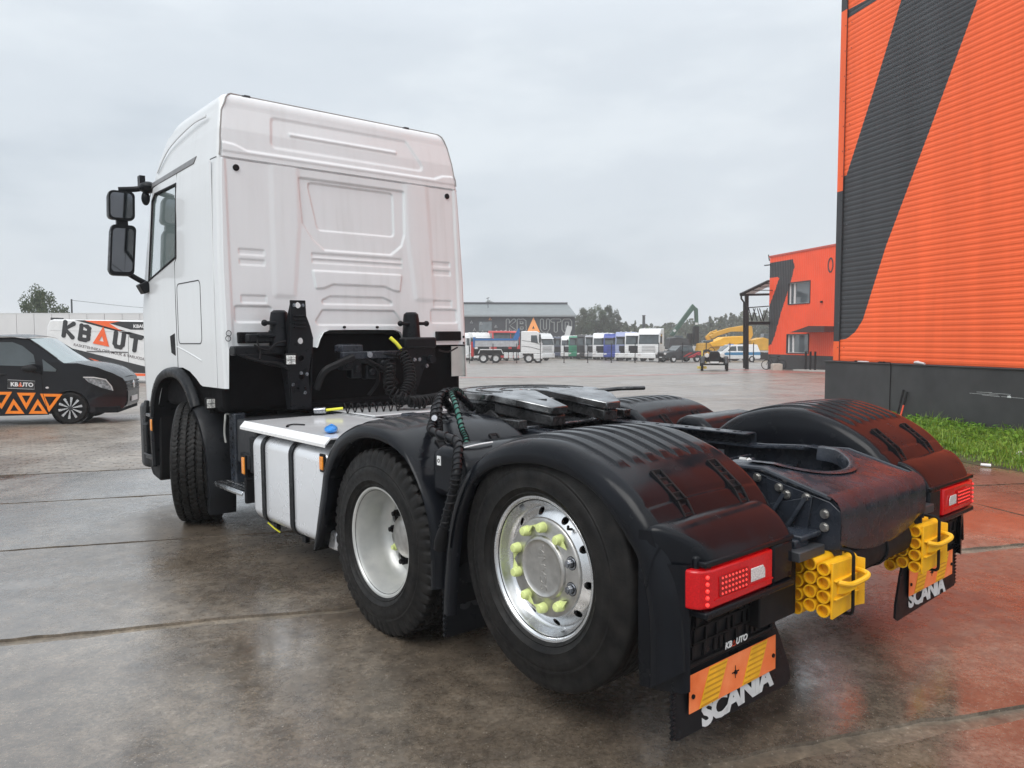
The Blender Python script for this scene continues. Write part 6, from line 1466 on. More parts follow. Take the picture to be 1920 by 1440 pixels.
# -------- wire mesh fence: posts and panels
fp = at(880, 660, 81.8); fence = empty('wire_fence', (fp.x, 81.8, 0), 0, 'thin black wire mesh fence standing in front of the parked trucks', 'fence')
for i in range(13):
    a_ = at(880+44.4*i, 660, 81.8); x = a_.x-fp.x; g = gz(a_.x, 81.8)
    mb = MB(); mb.box2((x-.04,-.04,g),(x+.04,.04,g+2.1)); mb.obox((x,0,g+.02),(.18,.18,.04)); mb.build('post', M_matte, fence)
    if i < 12:
        L_ = at(880+44.4*(i+1), 660, 81.8).x-a_.x; mb = MB()
        for k_ in range(11): mb.box2((x+.04,-.004,g+.08+.19*k_),(x+L_-.04,.004,g+.087+.19*k_))
        tag(mb.build('wire_panel', M_matte, fence), kind='stuff')

# ================================================================== smaller vehicles and machines in the distance
M_tyre2 = M_rubber
# -------- pickup, dark with red streaks; local front = -x
def place(name, px, Y, rot, label, cat):
    p = at(px, 660, Y); return empty(name, (p.x, Y, gz(p.x, Y)), R_(rot), label, cat)
def side_wheels(o, xs_, r, hw, rim=M_ltgrey, w=.24):
    for x in xs_:
        for sd in (-1, 1):
            mb = MB(); mb.lathe([(-w/2,r*.62),(-w/2,r*.93),(-w/2+.02,r),(w/2-.02,r),(w/2,r*.93),(w/2,r*.62)], (x,sd*(hw-.10),r), (0,1,0), 28); wo_ = mb.build('wheel', M_rubber, o)
            mb = MB(); mb.lathe([(-w/2+.02,r*.62),(-w/2+.03,r*.15),(-w/2-.005,r*.13),(-w/2-.005,0)], (x,sd*(hw-.10),r), (0,1,0), 20); mb.lathe([(w/2-.02,r*.62),(w/2-.03,0)], (x,sd*(hw-.10),r), (0,1,0), 20); mb.build('rim', rim, wo_)
def body_from(o, name, lower, upper, hw, mat, inset=.16, bev=.06):
    mb = MB(); mb.prism([(x,-hw,z) for x, z in lower], (0,2*hw,0)); b_ = mb.build(name, mat, o, bev, seg=3)
    n = len(upper); rows = []
    zmin = min(z for x, z in upper); zmax = max(z for x, z in upper)
    for sd in (-1, 1): rows.append([(x, sd*(hw-inset*(z-zmin)/(zmax-zmin)-.01), z) for x, z in upper])
    mb = MB(); mb.add(rows[0]+rows[1], [tuple(range(n-1,-1,-1)), tuple(range(n,2*n))]+[(i,(i+1)%n,n+(i+1)%n,n+i) for i in range(n)]); g = mb.build('greenhouse', mat, o, bev*.8, seg=3)
    return b_, g, (lambda z: hw-inset*(z-zmin)/(zmax-zmin)-.01)
def panes(g, polys, f, mat, front=None):
    for poly in polys:
        for sd in (-1, 1):
            mb = MB(); mb.prism([(x, sd*(f(z)+.004), z) for x, z in poly], (0,-sd*.008,0)); mb.build('side_window', mat, g)
pk = place('pickup', 1275, 83, 28, 'dark pickup with red streaks on its side parked behind the fence', 'pickup')
Mdk = paint('pickup_dark', (.030,.032,.036))
bo, gr, ff = body_from(pk, 'body', [(-2.6,.45),(-2.65,.95),(-2.3,1.12),(-1.1,1.18),(2.6,1.22),(2.65,.55),(2.4,.42)], [(-1.2,1.15),(-.45,1.80),(1.0,1.82),(1.15,1.20)], .95, Mdk)
panes(gr, [[(-.85,1.24),(-.40,1.70),(.25,1.72),(.25,1.24)], [(.33,1.24),(.33,1.72),(.92,1.72),(1.02,1.24)]], ff, M_scr)
mb = MB(); mb.prism([(-1.16,-.75,1.24),(-1.16,.75,1.24),(-.52,.70,1.76),(-.52,-.70,1.76)], (-.02,0,.02)); mb.build('windscreen', M_scr, gr)
side_wheels(pk, (-1.65, 1.6), .40, .95)
for a_, c_ in (((.2,.55),(2.2,1.1)), ((.5,.5),(2.5,.95)), ((-.4,.6),(1.0,1.05))):
    mb = MB(); mb.prism([(a_[0],-.956,a_[1]),(a_[0]+.25,-.956,a_[1]),(c_[0],-.956,c_[1]),(c_[0]-.5,-.956,c_[1])], (0,-.006,0)); mb.build('red_streak', Mrd if a_[0] < 0 else paint('red_streak', (.65,.03,.05)), bo)
for sd in (-1, 1):
    mb = MB(); mb.obox((-2.62,sd*.70,.95),(.08,.36,.20)); mb.build('headlight', M_clear, bo, .03)
mb = MB(); mb.obox((-2.66,0,.85),(.05,1.0,.3)); mb.build('grille', M_matte, bo); mb = MB(); mb.obox((-2.69,0,.55),(.03,.5,.11)); mb.build('number_plate', M_ltgrey, bo)
mb = MB(); mb.tube([(1.0,-.7,1.2),(.95,-.7,1.95),(.95,.7,1.95),(1.0,.7,1.2)], .04, 8); mb.build('roll_bar', M_matte, pk)
# -------- white van with a blue band
vn = place('patrol_van', 1378, 84, 6, 'white van with a broad blue band parked behind the balcony post', 'van')
bo, gr, ff = body_from(vn, 'body', [(-2.55,.35),(-2.6,.85),(-1.75,1.12),(2.45,1.15),(2.55,.5),(2.4,.35)], [(-1.85,1.1),(-.85,1.88),(2.2,1.92),(2.48,1.12)], .95, M_pw)
panes(gr, [[(-1.2,1.22),(-.75,1.72),(-.2,1.74),(-.2,1.22)], [(-.05,1.22),(-.05,1.74),(1.0,1.75),(1.0,1.22)]], ff, M_scr)
mb = MB(); mb.prism([(-1.76,-.78,1.2),(-1.76,.78,1.2),(-.95,.72,1.82),(-.95,-.72,1.82)], (-.02,0,.02)); mb.build('windscreen', M_scr, gr)
for sd in (-1, 1):
    mb = MB(); mb.prism([(-1.8,sd*.955,.78),(2.5,sd*.955,.78),(2.48,sd*.955,1.10),(-1.4,sd*.955,1.08)], (0,sd*.004,0)); mb.build('blue_band', paint('band_blue', (.04,.20,.38)), bo)
    mb = MB(); mb.obox((-2.56,sd*.70,.82),(.08,.34,.18)); mb.build('headlight', M_clear, bo, .03)
side_wheels(vn, (-1.65, 1.55), .34, .95)
mb = MB(); mb.box2((-.6,-.6,1.90),(-.4,.6,1.98)); mb.build('light_bar', paint('lightbar', (.05,.15,.5)), vn)
# -------- vintage black tractor car, nose to the camera
vt = place('vintage_truck', 1340, 51, -14, 'small black vintage truck with round headlamps and narrow wheels', 'truck')
mb = MB(); mb.box2((-.34,-.2,.55),(.34,1.0,1.18)); mb.prism([(-.34,-.22,1.18),(.34,-.22,1.18),(.22,-.22,1.30),(-.22,-.22,1.30)], (0,1.2,0)); hd = mb.build('bonnet', Mbk, vt, .04)
mb = MB(); mb.box2((-.30,-.24,.62),(.30,-.20,1.22)); gg = mb.build('radiator', M_matte, hd, .03)
for i in range(7):
    mb = MB(); mb.box2((-.26+.08*i,-.255,.66),(-.25+.08*i,-.24,1.16)); mb.build('radiator_fin', M_dkgrey, gg)
for sd in (-1, 1):
    mb = MB(); mb.lathe([(.12,.02),(.05,.13),(-.03,.15),(-.05,.13),(-.055,0)], (sd*.50,-.15,1.02), (0,1,0), 20); mb.build('headlamp', M_lampface, vt)
    mb = MB(); mb.tube(smooth_path([(sd*.75,-.75,.5),(sd*.75,-.35,.92),(sd*.75,.2,.86),(sd*.72,.9,.45),(sd*.72,1.6,.42)], 4), .13, 8, False, True, 0, ((0,0,1), .35)); mb.build('fender', Mbk, vt)
    far_wheel(vt, sd*.80, -.1, .42, .17, M_dkgrey); far_wheel(vt, sd*.84, 2.2, .42, .22, M_dkgrey)
mb = MB(); mb.cyl((-.8,-.1,.42),(.8,-.1,.42),.05); mb.box2((-.3,0,.42),(.3,2.6,.56)); mb.box2((-.62,1.0,.56),(.62,1.9,1.05)); mb.build('chassis', M_matte, vt, .02)
mb = MB(); mb.tube([(-.2,1.0,1.05),(-.2,.9,1.35)], .02, 6); mb.tube([(-.2+.2*math.cos(t),.88+.05*math.sin(t),1.36+.18*math.sin(t)) for t in [i*math.pi/8 for i in range(16)]], .02, 6, True); mb.build('steering_wheel', M_matte, vt)
mb = MB(); mb.box2((-.28,-.28,.50),(.28,-.26,.62)); mb.build('number_plate', M_ltgrey, vt)
# yellow barrier stand beside it
ys_ = at(1316, 690, 51); mb = MB(); q0 = gz(ys_.x, 51); mb.bar((ys_.x,51,q0+.05),(ys_.x,51,q0+1.35),.09,.09); mb.obox((ys_.x,51,q0+.22),(.55,.4,.16)); mb.bar((ys_.x-.02,51,q0+.9),(ys_.x+.3,51,q0+.5),.06,.06); tag(mb.build('yellow_stand', pm('dull_yellow', (.62,.48,.10), .6), None, .01), 'dull yellow post stand beside the black vintage truck', 'stand')
# -------- yellow excavators and loader
Myw = pm('machine_yellow', (.82,.42,.02), .42, var=.1, vs=1); Myw2 = pm('machine_ochre', (.62,.33,.03), .45, var=.12, vs=1)
ex = place('excavator', 1400, 97, 0, 'ochre excavator with its boom reaching over the yellow dump bed', 'excavator'); e0 = Vector(ex.location)
def X_(px, py): v = at(px, py, 97)-e0; return (v.x, v.z)
def xprism(o, pts, y0, y1, mat, name, bev=.05):
    mb = MB(); mb.prism([(*((lambda t: (t[0], y0, t[1]))(p)),) for p in pts], (0,y1-y0,0)); return mb.build(name, mat, o, bev)
hs = xprism(ex, [X_(1403,657),(X_(1436,657)),X_(1436,636),X_(1425,633),X_(1403,638)], -1.3, 1.3, Myw2, 'upper_body')
xprism(ex, [X_(1425,636),X_(1437,636),X_(1437,626),X_(1427,626)], -1.2, .2, M_scr, 'operator_cab')
xprism(ex, [X_(1330,630),X_(1345,621),X_(1365,615),X_(1395,610),X_(1409,612),X_(1411,628),X_(1404,640),X_(1398,638),X_(1403,622),X_(1370,622),X_(1345,630),X_(1334,636)], -.3, .3, Myw2, 'boom')
xprism(ex, [X_(1335,624),X_(1352,620),X_(1356,626),X_(1338,632)], -.28, .28, Myw2, 'dipper')
for sd in (-1, 1):
    mb = MB(); P = rrect(X_(1404,672)[0], .1, X_(1440,672)[0], 1.0, .4, 5); mb.prism([(x, sd*1.2-.3, z) for x, z in P], (0,.6,0)); mb.build('track', M_matte, ex)
ld = place('dump_loader', 1355, 93, 0, 'bright yellow dump bed loader behind the white van', 'loader'); e0 = Vector(ld.location)
def X_(px, py): v = at(px, py, 93)-e0; return (v.x, v.z)
xprism(ld, [X_(1325,643),X_(1345,636),X_(1352,632),X_(1390,630),X_(1388,643),X_(1368,648),X_(1330,650)], -1.4, 1.4, Myw, 'dump_bed')
xprism(ld, [X_(1312,660),X_(1342,660),X_(1346,646),X_(1316,643)], -1.2, 1.2, Myw2, 'front_body'); xprism(ld, [X_(1318,643),X_(1334,643),X_(1334,637),X_(1320,638)], -.9, .9, M_scr, 'operator_cab')
mb = MB(); mb.box2((-1.5,-.6,.7),(2.6,.6,1.3)); mb.build('chassis', M_matte, ld)
side_wheels(ld, (X_(1320,660)[0], X_(1345,660)[0], X_(1372,660)[0]), .70, 1.4, Myw2, .5)
ex2 = place('excavator', 1322, 99, 0, 'small ochre excavator standing behind the dark pickup', 'excavator'); e0 = Vector(ex2.location)
def X_(px, py): v = at(px, py, 99)-e0; return (v.x, v.z)
xprism(ex2, [X_(1306,660),X_(1330,660),X_(1330,642),X_(1310,644)], -1.2, 1.2, Myw2, 'upper_body'); xprism(ex2, [X_(1328,644),X_(1322,632),X_(1332,622),X_(1344,618),X_(1345,623),X_(1336,628),X_(1331,634),X_(1334,644)], -.25, .25, Myw2, 'boom')
for sd in (-1, 1):
    mb = MB(); P = rrect(X_(1304,672)[0], .0, X_(1332,672)[0], .95, .4, 5); mb.prism([(x, sd*1.1-.3, z) for x, z in P], (0,.6,0)); mb.build('track', M_matte, ex2)
# -------- green material handler with tall boom
mh = place('material_handler', 1270, 101, 0, 'dark green material handler with a tall bent boom and hanging grab', 'crane'); e0 = Vector(mh.location); Mgn = pm('handler_green', (.045,.095,.07), .5, var=.15, vs=.8)
def X_(px, py): v = at(px, py, 101)-e0; return (v.x, v.z)
xprism(mh, [X_(1250,655),X_(1288,655),X_(1288,636),X_(1268,632),X_(1252,634)], -1.4, 1.4, M_dkgrey, 'upper_body'); xprism(mh, [X_(1262,640),X_(1278,640),X_(1278,630),X_(1264,629)], -.9, .4, M_scr, 'operator_cab')
xprism(mh, [X_(1255,628),X_(1262,631),X_(1304,576),X_(1298,570)], -.3, .3, Mgn, 'boom'); xprism(mh, [X_(1297,571),X_(1308,579),X_(1309,612),X_(1303,612),X_(1302,584)], -.28, .28, Mgn, 'stick')
mb = MB(); mb.tube([(X_(1281,602)[0],0,X_(1281,602)[1]),(X_(1299,580)[0],0,X_(1299,580)[1])], .10, 8); mb.build('ram', M_dkgrey, mh)
xprism(mh, [X_(1300,612),X_(1309,612),X_(1309,646),X_(1299,646)], -.5, .5, M_matte, 'grab'); xprism(mh, [X_(1289,625),X_(1297,625),X_(1297,655),X_(1288,655)], -.5, .5, M_matte, 'grab_shell')
c_, d_ = X_(1305,607), X_(1264,620); 
for (x, z) in (c_, d_): mb = MB(); mb.obox((x,-.31,z),(.35,.03,.30), rotm('Y', -.7 if x < c_[0]-.1 else 0)); mb.build('boom_decal', M_ltgrey, mh)
mb = MB(); mb.box2((X_(1248,660)[0],-1.3,.0),(X_(1290,660)[0],1.3,1.2)); mb.build('undercarriage', M_matte, mh, .1)

# ================================================================== left background: vans, white wall, pole
# -------- white wall of tall panels
Yw = 46.0; wl = empty('panel_wall', (at(0,636,Yw).x, Yw, gz(at(0,636,Yw).x, Yw)), 0, 'white boundary wall of tall smooth panels behind the vans', 'wall'); w0_ = Vector(wl.location)
M_panel = pm('white_panel', (.62,.62,.62), .5, var=.05, vs=.7)
for i in range(-2, 16):
    x0 = (at(33*i, 636, Yw)-w0_).x; x1 = (at(33*(i+1), 636, Yw)-w0_).x; zt = (at(0,588.5,Yw)-w0_).z
    mb = MB(); mb.box2((x0+.012,-.05,-.5),(x1-.012,.05,zt)); mb.build('panel', M_panel, wl, .01)
mb = MB(); x0 = (at(-70,636,Yw)-w0_).x; x1 = (at(520,636,Yw)-w0_).x; mb.box2((x0,-.06,zt),(x1,.06,zt+.05)); mb.build('coping', M_ltgrey, wl); mb = MB(); mb.box2((x0,.0,-.5),(x1,.03,zt-.02)); mb.build('backing', M_dkgrey, wl)
q = at(204, 598, 60); mb = MB(); g_ = gz(q.x,60); mb.box2((q.x-.45,59.6,g_),(q.x+.45,60.4,q.z+.2)); st_ = mb.build('chimney_stack', pm('grey_render', (.45,.44,.42), .8), None, .03); tag(st_, 'small pale square chimney stack showing above the white wall', 'chimney')
mb = MB(); mb.box2((q.x-.42,59.58,q.z-.30),(q.x+.42,59.6,q.z-.05)); mb.build('stack_grille', M_dkgrey, st_)
# -------- lamp pole with wire
q = at(134.5, 575, 70); g_ = gz(q.x,70); pole = empty('utility_pole', (q.x,70,g_), 0, 'thin grey utility pole with a wire rising behind the white wall', 'pole'); zt_ = at(134.5,561,70).z-g_
mb = MB(); mb.cyl((0,0,0),(0,0,zt_),.10,.07,8); mb.build('post', M_dkgrey, pole); e1 = at(420,566,110)-Vector((q.x,70,g_)); mb = MB(); mb.tube(smooth_path([(0,0,zt_-.1),(e1.x*.5,e1.y*.5,(zt_+e1.z)/2-.9),tuple(e1)], 8), .02, 5); mb.build('wire', M_dkgrey, pole)
q = at(1207, 610, 150); g_ = gz(q.x,150); mb = MB(); mb.cyl((q.x,150,g_),(q.x,150,at(1207,592,150).z),.32,.28,10); mb.cyl((q.x,150,at(1207,592,150).z),(q.x,150,at(1207,591,150).z),.38,.38,10); tag(mb.build('chimney_pipe', M_dkgrey, None), 'slim dark chimney pipe standing far off before the trees', 'chimney')
# -------- white van with large dealer lettering, side on, facing right
Yv = 36.0; wv = empty('white_van', (at(85,636,Yv).x, Yv, gz(at(180,636,Yv).x, Yv)), 0, 'white high-roof van with big dealer lettering and black and orange wedges', 'van'); v0 = Vector(wv.location)
def V_(px, py): v = at(px, py, Yv)-v0; return (v.x, v.z)
prof = [V_(88,704),V_(86,690),V_(86,640),V_(88,612),V_(92,601),V_(100,598.5),V_(330,602),V_(345,622),V_(362,650),V_(388,662),V_(392,700),V_(388,706)]
mb = MB(); mb.prism([(x,0,z) for x, z in prof], (0,1.98,0)); vb = mb.build('body', M_pw, wv, .07, seg=3)
def vprism(pts, mat, name, dy=.004, par=None):
    mb = MB(); mb.prism([(V_(*p)[0], -.0015, V_(*p)[1]) for p in pts], (0,-dy,0)); return mb.build(name, mat, par or vb)
M_orv = pm('orange_vinyl', (.85,.13,.03), .4, var=.05); M_blv = pm('black_vinyl', (.025,.026,.028), .4, var=.1)
vprism([(140,600.2),(160,600.4),(300,643),(300,640.5)][:3]+[(300,638)], M_blv, 'black_wedge', .004)
vprism([(205,606),(225,602.8),(330,604.5),(330,622),(300,619),(245,618)], M_blv, 'roof_wedge', .007)
vprism([(158,600.9),(225,602.2),(205,606.5),(228,620.5)], M_orv, 'orange_wedge', .010)
vprism([(108,646.5),(300,694),(300,701),(225,698),(180,681)], M_blv, 'black_wedge', .004); vprism([(166,671),(236,690),(222,690.5),(190,682)], M_orv, 'orange_wedge', .008); vprism([(215,699),(300,701.3),(300,713),(240,711.5)], M_orv, 'orange_wedge', .006)
vprism([(88,704),(391,706),(391,712.5),(240,713.5),(100,711)], M_ltgrey, 'side_sill', .012)
px_h = (V_(118,606)[1]-V_(118,630)[1]); u_ = Vector((1,0,-.21)).normalized(); v_ = Vector((.16,0,.99)).normalized()
stroke_word('KBAUTO', (V_(119.5,629)[0], -.012, V_(119.5,629)[1]), u_, v_, px_h*1.06, .105, (M_blv, M_orv), vb, gap=.56, flat=.10)
put_text('slogan', 'RASKETEHNIKA OST, MÜÜK & VARUOSAD', (V_(138,646)[0], -.006, V_(138,646)[1]), u_, v_, .185, pm('slogan_ink', (.12,.10,.10), .5), vb, .001, .002, 'LEFT')
put_text('roof_lettering', 'KBAUTO', (V_(250,612)[0], -.010, V_(250,612)[1]), (1,0,0), (0,0,1), .22, M_whprint, vb, .006, .002, 'LEFT')
mb = MB(); mb.tube([(V_(95,619)[0],-.004,V_(95,619)[1]),(V_(250,622)[0],-.004,V_(250,622)[1])], .010, 6); mb.build('body_crease', M_ltgrey, vb); mb = MB(); mb.tube([(V_(163,658.5)[0],-.02,V_(163,658.5)[1]),(V_(240,660.5)[0],-.02,V_(240,660.5)[1])], .018, 6); mb.build('door_rail', M_dkgrey, vb)
for px in (241, 330):
    mb = MB(); mb.tube([(V_(px,622)[0],-.003,V_(px,622)[1]),(V_(px,710)[0],-.003,V_(px,710)[1])], .008, 5); mb.build('door_gap', M_dkgrey, vb)
mb = MB(); mb.box2((V_(90,597)[0],.2,V_(90,597.5)[1]-.06),(V_(103,597)[0],.7,V_(90,597)[1]+.04)); mb.build('roof_beacon', M_dkgrey, vb)
side_w = [(V_(120,700)[0]), (V_(350,700)[0])]
for x in side_w:
    for y in (.12, 1.86):
        mb = MB(); mb.lathe([(-.12,.2),(-.12,.32),(-.10,.35),(.10,.35),(.12,.32),(.12,.2)], (x,y,.35), (0,1,0), 28); wo_ = mb.build('wheel', M_rubber, wv); mb = MB(); mb.lathe([(-.10,.21),(-.08,.05),(-.1,0)], (x,y,.35), (0,1,0), 20); mb.build('rim', M_ltgrey, wo_)
# -------- black van, side on with its nose to the right
Yb_ = 15.9; xb_ = at(131, 765, Yb_); bv = empty('black_van', (xb_.x, Yb_, gz(xb_.x, Yb_)), R_(0), 'black passenger van with orange triangles and a dealer sign on its door', 'van'); c0_ = Vector(bv.location)
bv.rotation_euler = (0,0,R_(14))
Mvb = pm('van_black_paint', (.006,.0065,.009), .2, var=.15, vs=3, coat=.15, rvar=.06, spec=.3); kx = .01092
def S_(px, py): return ((px-131)*kx*.86, (793-py)*kx)             # side plane: x forward from the front axle, z up
lower = [S_(-190,775),S_(-190,700),S_(-186,690),S_(40,676),S_(85,672),S_(118,676),S_(150,676.5),S_(190,685),S_(218,697),S_(232,707),S_(238,722),S_(238,752),S_(232,766),S_(205,772),S_(165,771),S_(100,772),S_(88,775)]
# body sides with a real wheel opening
cx_, cz_ = S_(131,764); arch = [(cx_+.375*math.cos(t), .33+.375*math.sin(t)) for t in [R_(-5+190*i/16) for i in range(17)]]
P = lower[:13]+[S_(172,772)]+arch+[S_(88,774)]
def nose(x): return .0 if x < .50 else .42*((x-.50)/.52)**2.2
mb = MB(); bm_pts = P
mb.plate(P, [], (0,-.0,0), (1,0,0), (0,0,1), (0,.03,0)); mb.plate(P, [], (0,1.86,0), (1,0,0), (0,0,1), (0,.03,0))
mb.v = [(x, (y+nose(x) if y < .9 else y-nose(x)), z) for x, y, z in mb.v]; vbod = mb.build('body_side', Mvb, bv, .004)
# bonnet, nose and roof skins spanning the width
def skin(pts, mat, name, par, n=14, crown=.03, bulge=0):
    pts = smooth_path([(x,0,z) for x, z in pts], 4); rows = []
    for p in pts:
        e = nose(p.x); rows.append([(p.x-bulge*(abs(j/n-.5)*2)**2*0, e+(1.89-2*e)*j/n, p.z+crown*(1-(2*j/n-1)**2)) for j in range(n+1)])
    return MB().grid(rows).build(name, mat, par, angle=60)
skin([S_(124,677),S_(150,678),S_(190,686),S_(218,698),S_(232,707)], Mvb, 'bonnet', bv); skin([S_(232,706),S_(239,722),S_(240,745),S_(236,762),S_(215,773)], Mvb, 'front_bumper', bv, crown=0)
skin([S_(-190,640),S_(-120,631),S_(-40,627),S_(20,625.5),S_(52,629)], Mvb, 'roof', bv, crown=.05)
M_vg = pm('van_glass', (.05,.065,.07), .04, var=.2, vs=2, spec=.7, coat=.7, rvar=.0); M_ws = pm('van_windscreen', (.30,.38,.38), .05, var=.12, vs=2, spec=.8, coat=.8, rvar=.0)
rows = []
for f in [i/10 for i in range(11)]:
    a_ = Vector((*S_(53,630),)).lerp(Vector((*S_(122,677),)), f); tb = .10*(1-f)+.04*f; rows.append([(a_.x+.05*math.sin(math.pi*j/12), tb+(1.89-2*tb)*j/12, a_.y+.02*math.sin(math.pi*j/12)) for j in range(13)])
MB().grid(rows).build('windscreen', M_ws, bv, angle=60)
# upper side: pillars and glass on a slightly leaning plane
def up(px, py): x, z = S_(px, py); return (x, .0+max(0,(z-1.25))*.16, z)
def upr(poly, mat, name, par, d=.0, th=.02):
    mb = MB(); mb.prism([Vector(up(*p))+Vector((0,-d,0)) for p in poly], (0,th,0)); o1 = mb.build(name, mat, par)
    mb = MB(); mb.prism([Vector((up(*p)[0], 1.89-up(*p)[1]+d, up(*p)[2])) for p in poly], (0,-th,0)); mb.build(name, mat, par); return o1
us = upr([(-190,692),(-190,642),(-100,632),(20,627.5),(52,630.5),(88,652),(122,678),(112,684),(40,684)], Mvb, 'upper_side', bv)
upr([(-95,676),(-95,642),(-40,636.5),(20,636),(40,643),(62,660),(66,676.5),(40,681)], M_vg, 'front_window', us, .006, .004); upr([(-180,682),(-180,648),(-104,641),(-104,681)], M_vg, 'rear_window', us, .006, .004)
upr([(80,668),(108,688),(106,692),(82,691)], M_vg, 'quarter_window', us, .028, .004)
mb = MB(); mb.tube([up(52,630.5),up(72,643),up(108,668)], .020, 8); mb.tube([up(-100,633),up(20,628.5),up(50,631)], .016, 8); mb.build('pillar', M_matte, us)
mb = MB(); c_ = S_(59,686); mb.ball((c_[0],-.16,c_[1]), .15, 16, 10, sc=(.95,.55,.52)); mb.obox((c_[0]+.1,-.06,c_[1]-.09),(.12,.12,.05)); mb.build('door_mirror', M_matte, bv)
# wheel with ten pale spokes
def van_wheel(x, y, side):
    r = .335; mb = MB(); mb.lathe([(-.11,.24),(-.115,.30),(-.09,.33),(.09,.335),(.11,.30),(.11,.24)], (x,y,r), (0,1,0), 48); w_ = mb.build('wheel', M_rubber, bv); mb = MB(); mb.lathe([(-.10,.245),(-.07,.232),(-.05,.10),(-.05,0)], (x,y,r), (0,1,0), 40); mb.lathe([(-.095,.246),(-.112,.250),(-.112,.258)], (x,y,r), (0,1,0), 48); mb.build('rim', M_matte, w_)
    for i in range(10):
        a_ = 2*math.pi*i/10+.16; u1 = Vector((math.cos(a_),0,math.sin(a_))); n1_ = Vector((-math.sin(a_),0,math.cos(a_))); c = Vector((x,y-.098*side,r)); mb = MB(); mb.prism([c+u1*.045-n1_*.006,c+u1*.045+n1_*.006,c+u1*.225+n1_*.034,c+u1*.232,c+u1*.225-n1_*.020], (0,.02*side,0)); mb.build('spoke', M_alu, w_)
    mb = MB(); mb.lathe([(-.115*side,.0),(-.115*side,.03),(-.10*side,.045)], (x,y,r), (0,1,0), 20); mb.build('hub_cap', M_dkgrey, w_)
van_wheel(0, .13, 1); van_wheel(0, 1.76, -1); van_wheel(-3.2, .13, 1); van_wheel(-3.2, 1.76, -1)
mb = MB(); mb.lathe([(.03,.37),(.62,.37)], (0,0,.335), (0,1,0), 30, a0=math.pi*.0, a1=2*math.pi); mb.box2((-3.4,.05,.22),(.9,1.84,.34)); mb.build('underbody', M_deepblack, bv)
# headlight, grille, plate, indicator
hl = [(160,703),(180,703),(205,708),(215,722),(217,731),(196,724),(170,713)]
def nosept(px, py, d): x, z = S_(px, py); return Vector((x, nose(x)-d, z))
mb = MB(); mb.prism([nosept(*p, .004) for p in hl], (0,.02,0)); hl_ = mb.build('headlight', pm('van_lamp', (.25,.26,.27), .1, var=.6, vs=20, coat=.8), bv)
mb = MB(); mb.tube([nosept(160,703.5,.008),nosept(182,704,.008),nosept(204,708.5,.008),nosept(214,722,.008),nosept(216,730,.008)], .012, 6); mb.build('light_strip', M_clear, hl_)
e = nose(S_(235,710)[0]); mb = MB(); x_ = S_(237,715)[0]
for i in range(4): mb.box2((x_-.02,e+.05,.66+.06*i),(x_+.03,1.89-e-.05,.69+.06*i))
tag(mb.build('grille_bar', M_dkgrey, bv), kind='stuff')
mb = MB(); mb.lathe([(0,.0),(0,.08),(-.01,.09)], (x_+.045,.945,.78), (1,0,0), 24); mb.build('nose_badge', M_alu, bv); mb = MB(); mb.box2((x_+.035,.69,.42),(x_+.05,1.20,.53)); mb.build('number_plate', M_ltgrey, bv)
mb = MB(); c_ = S_(87.5,722.5); mb.ball((c_[0],-.004,c_[1]), .028, 12, 8, sc=(1.2,.4,.8)); mb.build('side_indicator', M_clear, bv)
def sprism(pts, mat, name, d=.004, par=None):
    mb = MB(); mb.prism([(S_(*p)[0], -.001, S_(*p)[1]) for p in pts], (0,-d,0)); return mb.build(name, mat, par or vbod)
sg = sprism([(11,706.5),(64,709.5),(62,725),(10,722.5)], M_blv, 'door_sign', .003)
mb = MB(); mb.tube([(S_(*p)[0],-.005,S_(*p)[1]) for p in ((11,706.5),(64,709.5),(62,725),(10,722.5))], .004, 5, True); mb.build('sign_border', M_ltgrey, sg)
put_text('door_lettering', 'KB', (S_(23.5,715.5)[0],-.006,S_(23.5,715.5)[1]), (1,0,-.05), (0,0,1), .115, M_whprint, sg, .004, .001); put_text('door_lettering', 'UTO', (S_(47.5,716.5)[0],-.006,S_(47.5,716.5)[1]), (1,0,-.05), (0,0,1), .115, M_whprint, sg, .004, .001)
tri_ring([(S_(*p)[0],-.005,S_(*p)[1]) for p in ((32,719),(35,712.5),(38,719.3))], .008, (0,-1,0), .003, M_orv, sg, 'door_triangle')
M_ot = pm('orange_triangle_vinyl', (.92,.24,.015), .4, var=.06, vs=6)
for tri in (((-24,731),(14,731.5),(-3,757)), ((32,733.5),(60,734),(45,758)), ((77,736),(112,737),(90,764)), ((8,768),(36,768.5),(21,747)), ((54,769),(82,769.5),(68,748)), ((-40,768),(-12,768),(-26,746))):
    tri_ring([(S_(*p)[0],-.002,S_(*p)[1]) for p in tri], .032, (0,-1,0), .004, M_ot, vbod, 'triangle_decal')
mb = MB(); mb.tube([(S_(77,680)[0],-.003,S_(77,680)[1]),(S_(78,730)[0],-.003,S_(78,730)[1]),(S_(88,770)[0],-.003,S_(88,770)[1])], .006, 5); mb.build('door_gap', M_matte, vbod)
mb = MB(); c_ = S_(0,697); mb.ball((c_[0],-.01,c_[1]), .05, 12, 8, sc=(1.6,.5,.5)); mb.build('door_handle', M_matte, vbod)

